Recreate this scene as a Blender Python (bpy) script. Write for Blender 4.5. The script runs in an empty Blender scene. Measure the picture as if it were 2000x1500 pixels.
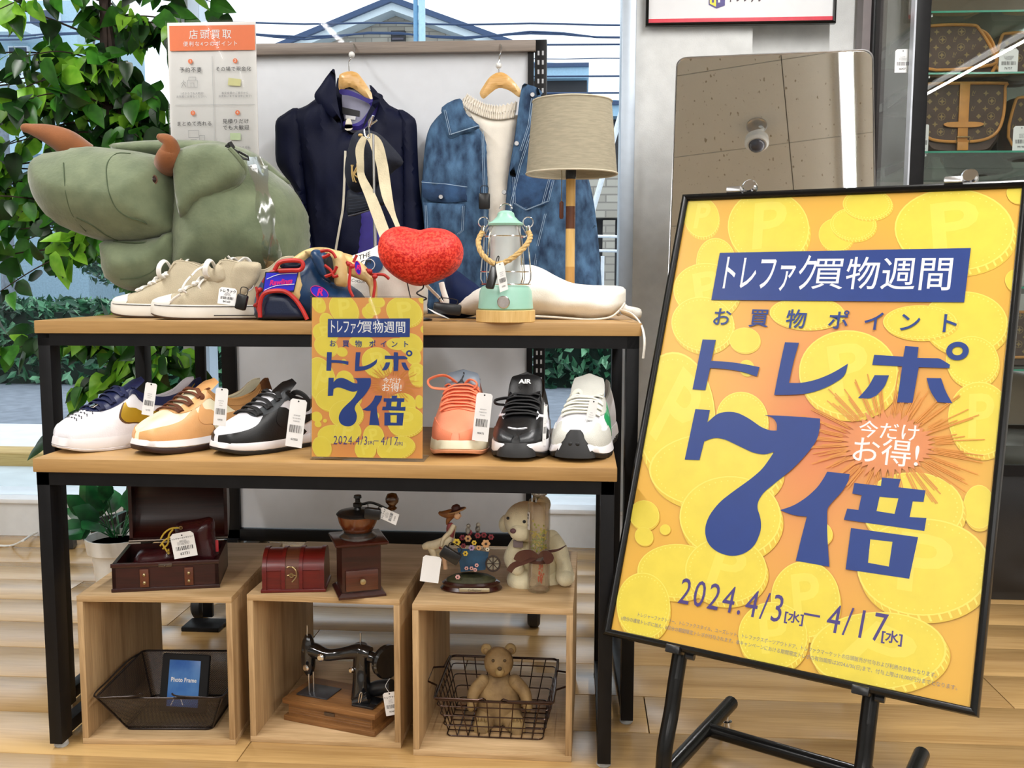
import bpy, bmesh, math, random
from mathutils import Vector, Matrix, noise
from mathutils.geometry import delaunay_2d_cdt
S = bpy.context.scene
C = S.collection
PI = math.pi
random.seed(7)
R = random.Random(11)

# ------------------------------------------------------------ camera
FPX, YAW, PITCH, ROLL, EYE = 1900.0, -0.0692, 0.1051, 0.0028, 0.9074
_f = Vector((math.sin(YAW)*math.cos(PITCH), math.cos(YAW)*math.cos(PITCH), -math.sin(PITCH)))
_r0 = Vector((math.cos(YAW), -math.sin(YAW), 0)); _u0 = _r0.cross(_f)
_r = _r0*math.cos(ROLL)+_u0*math.sin(ROLL); _u = _u0*math.cos(ROLL)-_r0*math.sin(ROLL)
cd = bpy.data.cameras.new('camera'); cam = bpy.data.objects.new('camera', cd); C.objects.link(cam)
cam.matrix_world = Matrix(((_r.x, _u.x, -_f.x, 0), (_r.y, _u.y, -_f.y, 0), (_r.z, _u.z, -_f.z, EYE), (0, 0, 0, 1)))
cd.sensor_width = 36; cd.lens = FPX/2000*36; cd.clip_start = .05; cd.clip_end = 400
S.camera = cam
def at(u, v, X=None, Y=None, Z=None):
    """world point seen at photo pixel (u, v) on the plane X=, Y= or Z="""
    k = _f+_r*((u-1000)/FPX)-_u*((v-750)/FPX)
    t = X/k.x if X is not None else Y/k.y if Y is not None else (Z-EYE)/k.z
    return k*t+Vector((0, 0, EYE))

# ------------------------------------------------------------ light and exposure
S.view_settings.view_transform = 'Standard'; S.view_settings.look = 'None'
S.view_settings.exposure = 0.0; S.view_settings.gamma = 1; S.view_settings.use_curve_mapping = False
W = bpy.data.worlds.new('overcast_sky'); S.world = W; W.use_nodes = True
wn = W.node_tree.nodes; wl = W.node_tree.links
bg = wn['Background']; bg.inputs['Strength'].default_value = 1.9
tc = wn.new('ShaderNodeTexCoord'); nz = wn.new('ShaderNodeTexNoise'); nz.inputs['Scale'].default_value = 2.5
cr = wn.new('ShaderNodeValToRGB'); cr.color_ramp.elements[0].color = (.80, .86, .93, 1); cr.color_ramp.elements[1].color = (.95, .97, 1, 1)
wl.new(tc.outputs['Generated'], nz.inputs['Vector']); wl.new(nz.outputs['Fac'], cr.inputs[0]); wl.new(cr.outputs[0], bg.inputs['Color'])
def area(name, loc, rot, sx, sy, power, col=(1, .96, .9)):
    l = bpy.data.lights.new(name, 'AREA'); l.shape = 'RECTANGLE'; l.size = sx; l.size_y = sy; l.energy = power; l.color = col
    o = bpy.data.objects.new(name, l); C.objects.link(o); o.location = loc; o.rotation_euler = rot; return o
CEIL = 2.60
STRIPS = [(-1.6, .9, 2.4), (.77, 1.25, 2.3), (2.9, -1.5, 3.6), (-1.2, -2.2, 2.6), (.7, -2.6, 2.6)]   # x, y centre, length (run in y)
for i, (x, y, L_) in enumerate(STRIPS):
    area('ceiling_lamp', (x, y, CEIL-.11), (0, 0, 0), .04, L_, 24.5*L_, (1, .985, .965))

# ------------------------------------------------------------ helpers
_mc = {}
def N(m, t, **k):
    n = m.node_tree.nodes.new(t)
    for a, b in k.items():
        if a.startswith('i_'): n.inputs[a[2:].replace('_', ' ')].default_value = b
        else: setattr(n, a, b)
    return n
def L(m, a, b): m.node_tree.links.new(a, b)
def rgba(c): return (c[0], c[1], c[2], 1)
def hexc(h):
    h = h.lstrip('#'); v = [int(h[i:i+2], 16)/255 for i in (0, 2, 4)]
    return tuple(((x+.055)/1.055)**2.4 if x > .04045 else x/12.92 for x in v)
def M(name, col, rough=.5, metal=0, var=.06, scale=30, bump=0, bscale=200, spec=.5, coat=0, sheen=0, trans=0, alpha=1, emit=None, sub=0, stretch=None, rand=0, col2=None, lo=.35, hi=.65):
    """procedural principled material: base colour broken up by noise, optional bump"""
    if name in _mc: return _mc[name]
    if isinstance(col, str): col = hexc(col)
    m = bpy.data.materials.new(name); m.use_nodes = True; _mc[name] = m
    b = m.node_tree.nodes['Principled BSDF']
    b.inputs['Roughness'].default_value = rough; b.inputs['Metallic'].default_value = metal
    b.inputs['Specular IOR Level'].default_value = spec; b.inputs['Coat Weight'].default_value = coat
    b.inputs['Sheen Weight'].default_value = sheen; b.inputs['Transmission Weight'].default_value = trans; b.inputs['Alpha'].default_value = alpha
    if sub: b.inputs['Subsurface Weight'].default_value = sub; b.inputs['Subsurface Radius'].default_value = (.01, .01, .01)
    tcn = N(m, 'ShaderNodeTexCoord'); mp = N(m, 'ShaderNodeMapping'); L(m, tcn.outputs['Object'], mp.inputs['Vector'])
    if stretch: mp.inputs['Scale'].default_value = stretch
    n1 = N(m, 'ShaderNodeTexNoise'); n1.inputs['Scale'].default_value = scale; n1.inputs['Detail'].default_value = 5; L(m, mp.outputs[0], n1.inputs['Vector'])
    r = N(m, 'ShaderNodeValToRGB'); r.color_ramp.elements[0].position = lo; r.color_ramp.elements[1].position = hi
    if col2 is None:
        c1 = tuple(max(0, x*(1-var)) for x in col); c2 = tuple(min(1, x*(1+var)) for x in col)
    else:
        c1 = col; c2 = hexc(col2) if isinstance(col2, str) else col2
    r.color_ramp.elements[0].color = rgba(c1); r.color_ramp.elements[1].color = rgba(c2)
    L(m, n1.outputs['Fac'], r.inputs[0]); out = r.outputs[0]
    if rand:
        oi = N(m, 'ShaderNodeObjectInfo'); hs = N(m, 'ShaderNodeHueSaturation'); mr = N(m, 'ShaderNodeMapRange')
        mr.inputs['To Min'].default_value = 1-rand; mr.inputs['To Max'].default_value = 1+rand
        L(m, oi.outputs['Random'], mr.inputs['Value']); L(m, mr.outputs[0], hs.inputs['Value']); L(m, out, hs.inputs['Color']); out = hs.outputs[0]
        ad = N(m, 'ShaderNodeVectorMath', operation='ADD'); cx = N(m, 'ShaderNodeCombineXYZ'); mu = N(m, 'ShaderNodeMath', operation='MULTIPLY'); mu.inputs[1].default_value = 37
        L(m, oi.outputs['Random'], mu.inputs[0]); L(m, mu.outputs[0], cx.inputs[0]); L(m, mu.outputs[0], cx.inputs[1]); L(m, tcn.outputs['Object'], ad.inputs[0]); L(m, cx.outputs[0], ad.inputs[1]); L(m, ad.outputs[0], mp.inputs['Vector'])
    L(m, out, b.inputs['Base Color'])
    if bump:
        n2 = N(m, 'ShaderNodeTexNoise'); n2.inputs['Scale'].default_value = bscale; n2.inputs['Detail'].default_value = 3; L(m, mp.outputs[0], n2.inputs['Vector'])
        bp = N(m, 'ShaderNodeBump'); bp.inputs['Strength'].default_value = bump; bp.inputs['Distance'].default_value = .002
        L(m, n2.outputs['Fac'], bp.inputs['Height']); L(m, bp.outputs[0], b.inputs['Normal'])
    if emit: b.inputs['Emission Color'].default_value = rgba(emit[0]); b.inputs['Emission Strength'].default_value = emit[1]
    return m
def wood(name, c1, c2, axis=0, rough=.45, grain=14, rand=0, bump=.12, coat=0, knots=0.0):
    """wood grain: noise drawn out along one axis plus fine fibre lines"""
    if name in _mc: return _mc[name]
    m = bpy.data.materials.new(name); m.use_nodes = True; _mc[name] = m
    b = m.node_tree.nodes['Principled BSDF']; b.inputs['Roughness'].default_value = rough; b.inputs['Coat Weight'].default_value = coat; b.inputs['Coat Roughness'].default_value = .22
    tcn = N(m, 'ShaderNodeTexCoord'); src = tcn.outputs['Object']
    oi = N(m, 'ShaderNodeObjectInfo')
    if rand:
        mu = N(m, 'ShaderNodeMath', operation='MULTIPLY'); mu.inputs[1].default_value = 53; L(m, oi.outputs['Random'], mu.inputs[0])
        ad = N(m, 'ShaderNodeVectorMath', operation='ADD'); L(m, src, ad.inputs[0]); L(m, mu.outputs[0], ad.inputs[1]); src = ad.outputs[0]
    def ns(sc, along, det):
        mp = N(m, 'ShaderNodeMapping'); v = [sc]*3; v[axis] = along; mp.inputs['Scale'].default_value = v; L(m, src, mp.inputs['Vector'])
        n = N(m, 'ShaderNodeTexNoise'); n.inputs['Scale'].default_value = 1; n.inputs['Detail'].default_value = det; n.inputs['Distortion'].default_value = .6; L(m, mp.outputs[0], n.inputs['Vector']); return n
    a = ns(grain, grain*.09, 6); f = ns(grain*14, grain*.6, 3)
    mx = N(m, 'ShaderNodeMath', operation='MULTIPLY_ADD'); mx.inputs[1].default_value = .35; L(m, f.outputs['Fac'], mx.inputs[0])
    m2 = N(m, 'ShaderNodeMath', operation='MULTIPLY'); m2.inputs[1].default_value = .65; L(m, a.outputs['Fac'], m2.inputs[0]); L(m, m2.outputs[0], mx.inputs[2])
    r = N(m, 'ShaderNodeValToRGB'); r.color_ramp.elements[0].position = .36; r.color_ramp.elements[1].position = .62
    r.color_ramp.elements[0].color = rgba(hexc(c1)); r.color_ramp.elements[1].color = rgba(hexc(c2)); L(m, mx.outputs[0], r.inputs[0]); out = r.outputs[0]
    if rand:
        hs = N(m, 'ShaderNodeHueSaturation'); mr = N(m, 'ShaderNodeMapRange'); mr.inputs['To Min'].default_value = 1-rand; mr.inputs['To Max'].default_value = 1+rand
        L(m, oi.outputs['Random'], mr.inputs['Value']); L(m, mr.outputs[0], hs.inputs['Value']); L(m, out, hs.inputs['Color']); out = hs.outputs[0]
    L(m, out, b.inputs['Base Color'])
    bp = N(m, 'ShaderNodeBump'); bp.inputs['Strength'].default_value = bump; bp.inputs['Distance'].default_value = .001; L(m, f.outputs['Fac'], bp.inputs['Height']); L(m, bp.outputs[0], b.inputs['Normal'])
    return m
def thin_glass(name, tint=(1, 1, 1), refl=.08, rough=.0):
    """pane glass: mostly straight through, a weak mirror image on top"""
    if name in _mc: return _mc[name]
    m = bpy.data.materials.new(name); m.use_nodes = True; _mc[name] = m; nt = m.node_tree
    nt.nodes.remove(nt.nodes['Principled BSDF']); out = nt.nodes['Material Output']
    tr = N(m, 'ShaderNodeBsdfTransparent'); tr.inputs[0].default_value = rgba(tint); gl = N(m, 'ShaderNodeBsdfGlossy'); gl.inputs['Roughness'].default_value = rough
    lw = N(m, 'ShaderNodeLayerWeight'); lw.inputs[0].default_value = .35; ma = N(m, 'ShaderNodeMath', operation='MULTIPLY_ADD'); ma.inputs[1].default_value = .5; ma.inputs[2].default_value = refl
    mx = N(m, 'ShaderNodeMixShader'); L(m, lw.outputs['Fresnel'], ma.inputs[0]); L(m, ma.outputs[0], mx.inputs[0]); L(m, tr.outputs[0], mx.inputs[1]); L(m, gl.outputs[0], mx.inputs[2]); L(m, mx.outputs[0], out.inputs[0])
    return m

class MB:
    """mesh builder: collects shapes in one bmesh, builds ONE object"""
    def __init__(s): s.bm = bmesh.new(); s.mi = 0
    def _f(s, vs, i=None):
        try: f = s.bm.faces.new(vs); f.material_index = s.mi if i is None else i; f.smooth = True; return f
        except ValueError: return None
    def box(s, c, d, rot=None, bev=0):
        hx, hy, hz = d[0]/2, d[1]/2, d[2]/2; T = Matrix.Translation(c) @ (rot.to_4x4() if rot else Matrix())
        g = bmesh.ops.create_cube(s.bm, size=1, matrix=T @ Matrix.Diagonal((d[0], d[1], d[2], 1)))
        fs = set(f for v in g['verts'] for f in v.link_faces)
        for f in fs: f.material_index = s.mi; f.smooth = True
        if bev:
            es = list(set(e for v in g['verts'] for e in v.link_edges))
            r = bmesh.ops.bevel(s.bm, geom=es, offset=bev, segments=2, affect='EDGES', profile=.5)
            for f in r['faces']: f.material_index = s.mi; f.smooth = True
        return s
    def b2(s, x0, x1, y0, y1, z0, z1, bev=0): return s.box(((x0+x1)/2, (y0+y1)/2, (z0+z1)/2), (abs(x1-x0), abs(y1-y0), abs(z1-z0)), None, bev)
    def loft(s, rings, cap=True, closed=True, loop=False):
        vr = [[s.bm.verts.new(p) for p in r] for r in rings]; n = len(vr[0])
        for a in range(len(vr) if loop else len(vr)-1):
            A, B = vr[a], vr[(a+1) % len(vr)]
            for i in range(n if closed else n-1): s._f([A[i], A[(i+1) % n], B[(i+1) % n], B[i]])
        if cap and closed and not loop: s._f(vr[0][::-1]); s._f(vr[-1])
        return s
    def tube(s, pts, rad, n=8, cap=True, closed=False, flat=1, up=None):
        P = [Vector(p) for p in pts]; rr = rad if hasattr(rad, '__len__') else [rad]*len(P); rings = []; m = len(P)
        pn = None
        for i, p in enumerate(P):
            a = P[(i-1) % m] if (i or closed) else p; b = P[(i+1) % m] if (i < m-1 or closed) else p
            t = (b-a)
            if t.length < 1e-9: t = Vector((0, 0, 1))
            t.normalize()
            if up is not None: nn = Vector(up)-t*t.dot(Vector(up))
            elif pn is None: nn = t.orthogonal()
            else: nn = pn-t*pn.dot(t)
            if nn.length < 1e-6: nn = t.orthogonal()
            nn.normalize(); pn = nn; bb = t.cross(nn)
            rings.append([p+nn*math.cos(2*PI*k/n)*rr[i]*flat+bb*math.sin(2*PI*k/n)*rr[i] for k in range(n)])
        return s.loft(rings, cap and not closed, True, closed)
    def lathe(s, prof, c=(0, 0, 0), n=24, rot=None, ang=2*PI, sx=1, sy=1):
        c = Vector(c); full = abs(ang-2*PI) < 1e-6; k = n if full else n+1; rings = []
        for (r, z) in prof:
            ring = []
            for i in range(k):
                a = ang*i/n; p = Vector((max(r, 1e-5)*math.cos(a)*sx, max(r, 1e-5)*math.sin(a)*sy, z)); p = rot @ p if rot else p; ring.append(p+c)
            rings.append(ring)
        return s.loft(rings, True, full)
    def ball(s, c, r, n=16, m=10, rot=None):
        r = r if hasattr(r, '__len__') else (r, r, r); c = Vector(c); rings = []
        for j in range(m+1):
            t = PI*j/m; rings.append([c+((rot @ Vector(q)) if rot else Vector(q)) for q in [(r[0]*max(math.sin(t), 1e-4)*math.cos(2*PI*i/n), r[1]*max(math.sin(t), 1e-4)*math.sin(2*PI*i/n), -r[2]*math.cos(t)) for i in range(n)]])
        return s.loft(rings)
    def grid(s, f, nu, nv, closed_u=False):
        V = [[s.bm.verts.new(f(i/nu, j/nv)) for j in range(nv+1)] for i in range(nu if closed_u else nu+1)]
        for i in range(nu):
            for j in range(nv): s._f([V[i][j], V[(i+1) % len(V)][j], V[(i+1) % len(V)][j+1], V[i][j+1]])
        return s
    def prism(s, poly, f0, f1, holes=()):
        """2D polygon (with holes) mapped by f0 (back) and f1 (front) into space"""
        vs, es = [], []
        for lp in [poly]+list(holes):
            b = len(vs); vs += [Vector(p) for p in lp]; es += [(b+i, b+(i+1) % len(lp)) for i in range(len(lp))]
        o = delaunay_2d_cdt(vs, es, [], 0, 1e-7)
        tris = []
        for t in o[2]:
            c = sum((o[0][i] for i in t), Vector((0, 0)))/len(t)
            if inpoly(c, poly) and not any(inpoly(c, h) for h in holes): tris.append(t)
        A = [s.bm.verts.new(f1(v)) for v in o[0]]
        for t in tris: s._f([A[i] for i in t])
        if f0 is not None:
            B = [s.bm.verts.new(f0(v)) for v in o[0]]
            for t in tris: s._f([B[i] for i in reversed(t)])
            for lp in [poly]+list(holes):
                n = len(lp); q1 = [s.bm.verts.new(f1(Vector(p))) for p in lp]; q0 = [s.bm.verts.new(f0(Vector(p))) for p in lp]
                for i in range(n): s._f([q0[i], q0[(i+1) % n], q1[(i+1) % n], q1[i]])
        return s
    def mat(s, i): s.mi = i; return s
    def build(s, name, mats, parent=None, sharp=35, loc=None, solid=0, sub=0, disp=None, flat=False):
        bmesh.ops.remove_doubles(s.bm, verts=s.bm.verts, dist=2e-6)
        bmesh.ops.recalc_face_normals(s.bm, faces=s.bm.faces)
        me = bpy.data.meshes.new(name); s.bm.to_mesh(me); s.bm.free()
        for m in (mats if isinstance(mats, (list, tuple)) else [mats]): me.materials.append(m)
        if flat:
            for p in me.polygons: p.use_smooth = False
        else: me.set_sharp_from_angle(angle=math.radians(sharp))
        o = bpy.data.objects.new(name, me); C.objects.link(o)
        if parent: o.parent = parent
        if loc: o.location = loc
        if sub: md = o.modifiers.new('s', 'SUBSURF'); md.levels = sub; md.render_levels = sub
        if solid: md = o.modifiers.new('t', 'SOLIDIFY'); md.thickness = solid; md.offset = 0
        return o
def inpoly(p, poly):
    x, y = p[0], p[1]; r = False; j = len(poly)-1
    for i in range(len(poly)):
        a, b = poly[i], poly[j]
        if (a[1] > y) != (b[1] > y) and x < (b[0]-a[0])*(y-a[1])/(b[1]-a[1])+a[0]: r = not r
        j = i
    return r
def tag(o, label=None, cat=None, group=None, kind=None):
    if label: o['label'] = label
    if cat: o['category'] = cat
    if group: o['group'] = group
    if kind: o['kind'] = kind
    return o
def thing(name, label, cat, loc=(0, 0, 0), rz=0, group=None, rot=None):
    o = bpy.data.objects.new(name, None); C.objects.link(o); o.location = loc; o.rotation_euler = rot if rot else (0, 0, rz); o.empty_display_size = .05
    return tag(o, label, cat, group)
def copy_tree(o, parent=None, **k):
    c = o.copy(); C.objects.link(c); c.parent = parent
    for ch in [x for x in o.children]: copy_tree(ch, c)
    for a, b in k.items(): c[a] = b
    return c
def cr_pts(P, n=6, closed=False):
    """Catmull-Rom through points"""
    P = [Vector(p) for p in P]; m = len(P); out = []
    for i in range(m if closed else m-1):
        p0 = P[(i-1) % m] if (i or closed) else P[0]; p1 = P[i]; p2 = P[(i+1) % m]; p3 = P[(i+2) % m] if (i+2 < m or closed) else P[-1]
        for k in range(n):
            t = k/n; out.append(.5*((2*p1)+(p2-p0)*t+(2*p0-5*p1+4*p2-p3)*t*t+(3*p1-p0-3*p2+p3)*t**3))
    if not closed: out.append(P[-1])
    return out
def lerp_tab(tab, x):
    """smooth interpolation in a table [(x, v...)]"""
    if x <= tab[0][0]: return tab[0][1:]
    for i in range(len(tab)-1):
        a, b = tab[i], tab[i+1]
        if x <= b[0]:
            t = (x-a[0])/(b[0]-a[0]); p = tab[i-1] if i else a; q = tab[i+2] if i+2 < len(tab) else b; o = []
            for j in range(1, len(a)):
                m1 = (b[j]-p[j])/max(1e-9, b[0]-p[0])*(b[0]-a[0]); m2 = (q[j]-a[j])/max(1e-9, q[0]-a[0])*(b[0]-a[0])
                o.append((2*t**3-3*t*t+1)*a[j]+(t**3-2*t*t+t)*m1+(-2*t**3+3*t*t)*b[j]+(t**3-t*t)*m2)
            return o
    return tab[-1][1:]
def text_mesh(body, size, align='CENTER', bold=0, space=1, shear=0, sx=1):
    c = bpy.data.curves.new('t', 'FONT'); c.body = body; c.size = size; c.align_x = align; c.align_y = 'CENTER'; c.offset = bold*size; c.space_character = space; c.shear = shear; c.resolution_u = 3
    o = bpy.data.objects.new('t', c); C.objects.link(o); dg = bpy.context.evaluated_depsgraph_get()
    me = bpy.data.meshes.new_from_object(o.evaluated_get(dg)); bpy.data.objects.remove(o); bpy.data.curves.remove(c)
    vs = [(v.co.x*sx, v.co.y) for v in me.vertices]; fs = [tuple(p.vertices) for p in me.polygons]; bpy.data.meshes.remove(me); return vs, fs
def put_text(mb, body, size, fn, **k):
    """lettering mapped on a surface by fn(x, y) -> point"""
    vs, fs = text_mesh(body, size, **k); V = [mb.bm.verts.new(fn(x, y)) for x, y in vs]
    for f in fs: mb._f([V[i] for i in f])
    return mb

BLACK = M('black_powder_coat', (.006, .006, .007), rough=.45, var=.15, bump=.05, spec=.22)
BLACKP = M('black_plastic', (.01, .01, .011), rough=.3, var=.1)
CHROME = M('chrome', (.75, .75, .76), rough=.12, metal=1, var=.05)
STEEL = M('brushed_steel', (.55, .55, .56), rough=.3, metal=1, var=.08)
BRASS = M('antique_brass', (.45, .36, .2), rough=.35, metal=1, var=.2)
WHITEP = M('white_paper', (.86, .86, .86), rough=.6, var=.02)
INK = M('black_ink', (.02, .02, .022), rough=.6)
GREYINK = M('grey_ink', (.25, .25, .26), rough=.6)
ACRYL = thin_glass('clear_acrylic', (.98, .985, .985), -.02, .05)
CLEARP = thin_glass('clear_plastic_film', (.9, .91, .92), .10, .15)
# ============================================================ ROOM
WY = 3.27
OAK = wood('oak_vinyl_plank', '#a58150', '#c8a36b', 0, rough=.26, grain=13, rand=.05, bump=.03, coat=.45)
fl = MB(); fl.b2(-4, 4.5, -5, WY, -.06, -.006); floor = fl.build('floor', M('plank_joint', (.10, .07, .04), rough=.8)); tag(floor, kind='structure')
pm = MB(); pm.b2(0, 1.198, 0, .1735, -.0055, 0, .0012); pl0 = pm.build('plank', OAK, floor); first = True
row = 0; y = 1.7225-.1755*4
while y < WY:
    off = (row*.41) % 1.2; x = -2.6-off
    while x < 2.6:
        if first: o = pl0; first = False
        else: o = pl0.copy(); C.objects.link(o)
        o.location = (x, y, 0)
        if y+.1735 > WY: o.scale = (1, (WY-y)/.1735, 1)
        x += 1.2
    y += .1755; row += 1
WALLM = M('white_textured_wallpaper', (.80, .81, .80), rough=.75, var=.05, scale=18, bump=.5, bscale=350)
PAINT = M('white_paint', (.74, .76, .78), rough=.55, var=.02)
def struct(name, mb, m, parent=None, **k): o = mb.build(name, m, parent, **k); return tag(o, kind='structure') if parent is None else o
# low wall under the window, right wall, ceiling, unseen rest of the room
w = MB(); w.b2(-4, .17, WY, WY+.18, 0, .118); struct('wall_window', w, PAINT)
w = MB(); w.b2(-4, .17, WY-.012, WY+.2, .118, .134, .003); struct('trim_1', w, M('white_sill', (.85, .87, .9), rough=.35, var=.02))
w = MB(); w.b2(.172, .545, WY, WY+.2, 0, CEIL); struct('wall_back', w, WALLM)
w = MB(); w.b2(.545, 4.5, WY+.05, WY+.2, 0, CEIL); struct('wall_alcove', w, WALLM)
WALLW = M('white_wall_paint', (.82, .82, .80), rough=.8)
w = MB(); w.b2(-4.1, -4, -5, WY+.2, 0, CEIL); struct('wall_left', w, WALLW)
w = MB(); w.b2(4.5, 4.6, -5, WY+.2, 0, CEIL); struct('wall_right', w, WALLW)
w = MB(); w.b2(-4, 4.5, -5.1, -5, 0, CEIL); struct('wall_front', w, WALLW)
CT = M('mineral_fibre_ceiling_tile', (.60, .57, .50), rough=.9, var=.04, scale=4, bump=.6, bscale=90)
def ceil_mat():
    m = CT; nt = m.node_tree; b = nt.nodes['Principled BSDF']; tcn = N(m, 'ShaderNodeTexCoord'); v = N(m, 'ShaderNodeTexNoise'); v.inputs['Scale'].default_value = 70; v.inputs['Detail'].default_value = 1
    mp = N(m, 'ShaderNodeMapping'); mp.inputs['Scale'].default_value = (1, .45, 1); L(m, tcn.outputs['Object'], mp.inputs[0]); L(m, mp.outputs[0], v.inputs['Vector'])
    r = N(m, 'ShaderNodeValToRGB'); r.color_ramp.elements[0].position = .26; r.color_ramp.elements[1].position = .31; r.color_ramp.elements[0].color = (.35, .30, .22, 1); r.color_ramp.elements[1].color = (.72, .69, .62, 1)
    L(m, v.outputs['Fac'], r.inputs[0]); L(m, r.outputs[0], b.inputs['Base Color'])
ceil_mat()
w = MB(); w.b2(-4, 4.5, -5, WY+.2, CEIL+.01, CEIL+.06); ceil = struct('ceiling', w, M('ceiling_joint', (.2, .19, .17)))
tm = MB(); tm.b2(.002, .908, .002, .453, CEIL, CEIL+.009); t0 = tm.build('ceiling_tile', CT, ceil); first = True
for i in range(10):
    for j in range(19):
        if first: o = t0; first = False
        else: o = t0.copy(); C.objects.link(o)
        o.location = (-4.03+i*.91, -5.21+j*.455, 0)
# ceiling strip lights: housing and glowing tube
TUBE = M('lit_tube', (1, 1, 1), emit=((1, .98, .95), 5))
for i, (x, y, Ln) in enumerate(STRIPS):
    t = thing('strip_light', ['white linear ceiling light over the window display', 'linear ceiling light reflected in the standing mirror', 'long linear ceiling light over the shop aisle, reflected in the glass case', 'linear ceiling light behind the viewer on the left', 'linear ceiling light behind the viewer on the right'][i], 'ceiling light', (x, y, CEIL))
    h = MB(); h.b2(-.03, .03, -Ln/2-.04, Ln/2+.04, -.045, -.001, .004); h.build('housing', M('white_enamel', (.8, .8, .8), rough=.4), t)
    h = MB(); h.tube([(0, -Ln/2, -.062), (0, Ln/2, -.062)], .017, 12); h.build('tube', TUBE, t)
# window: jambs, mullion and panes
FR = M('pale_aluminium_frame', (.60, .68, .78), rough=.35, metal=.2, var=.03)
win = MB(); win.b2(.126, .172, WY-.03, WY+.15, .134, CEIL, .004); wj = struct('window_1', win, FR)
g = MB(); g.b2(-1.30, .126, WY+.06, WY+.066, .134, CEIL); g.build('pane', thin_glass('window_glass', (.95, .98, .99), -.02), wj)
win = MB(); win.b2(-1.355, -1.30, WY-.03, WY+.15, .134, CEIL, .004); win.b2(-4, -1.355, WY-.01, WY+.15, 2.3, CEIL); wj2 = struct('window_2', win, FR)
g = MB(); g.b2(-4, -1.355, WY+.06, WY+.066, .134, 2.3); g.build('pane', thin_glass('window_glass'), wj2)
# ============================================================ TABLES
TT = wood('light_oak_laminate', '#9d7847', '#b9925c', 0, rough=.42, grain=16, bump=.08)
TE = wood('light_oak_edge', '#b58a50', '#cfa66c', 0, rough=.5, grain=20, bump=.08)
def table(name, label, loc, rz, w, D, H, tw=.025, ld=.04):
    t = thing(name, label, 'table', loc, rz)
    m = MB(); m.b2(0, w, 0, D, H-.0255, H, .0012); m.build('tabletop', TT, t)
    z1 = H-.0255
    m = MB(); m.b2(.004, w-.004, .004, .004+tw, z1-.025, z1); m.b2(.004, w-.004, D-.004-tw, D-.004, z1-.025, z1); m.b2(.004, .004+tw, .03, D-.03, z1-.025, z1); m.b2(w-.004-tw, w-.004, .03, D-.03, z1-.025, z1); m.build('frame', BLACK, t)
    for sx in (0, 1):
        x0 = .004 if not sx else w-.004-tw
        for y0 in (.004, D-.004-ld):
            q = MB(); q.b2(x0, x0+tw, y0, y0+ld, .012, z1-.0005, .001); lg = q.build('leg', BLACK, t)
            q = MB(); q.lathe([(.012, 0), (.014, .003), (.012, .012)], (x0+tw/2, y0+ld/2, 0), 16); f = q.build('glide_foot', M('clear_glide', (.7, .72, .72), rough=.15, trans=.5), lg)
        q = MB(); q.b2(x0, x0+tw, .004+ld, D-.004-ld, .02, .045, .001); q.build('base_rail', BLACK, t)
    return t
table('display_table', 'low front display table with oak top and black frame holding the sneakers', (-1.022, 1.734, 0), 0, 1.092, .4653, .574)
table('display_table', 'tall rear display table with oak top under the lamp and plush rhino', (-1.094, 1.885, 0), math.radians(1.6), 1.216, .50, .8266)
# ============================================================ CRATES
CW = wood('limed_oak_crate', '#a58559', '#d2b288', 0, rough=.6, grain=22, bump=.25)
CWz = wood('limed_oak_crate_side', '#957650', '#c6a67a', 2, rough=.6, grain=22, bump=.25)
def crate(label, loc, rz, w=.302, h=.3, D=.392, t=.012):
    c = thing('wooden_crate', label, 'crate', loc, rz, 'open wooden cube crates under the table')
    for (n, a) in (('top_panel', (0, w, 0, D, h-t, h)), ('bottom_panel', (0, w, 0, D, 0, t))):
        m = MB(); m.b2(*a, .0008); m.build(n, CW, c)
    for a in ((0, t, 0, D, t, h-t), (w-t, w, 0, D, t, h-t)):
        m = MB(); m.b2(*a, .0008); m.build('side_panel', CWz, c)
    return c
crate('left open wooden crate, framing the black mesh basket', (-.9665, 1.766, 0), math.radians(3.0))
crate('middle open wooden crate, framing the black sewing machine', (-.6415, 1.80, 0), math.radians(-1.2))
crate('right open wooden crate, framing the wire basket with carved bear', (-.311, 1.769, 0), math.radians(-1.0), w=.304)
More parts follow.
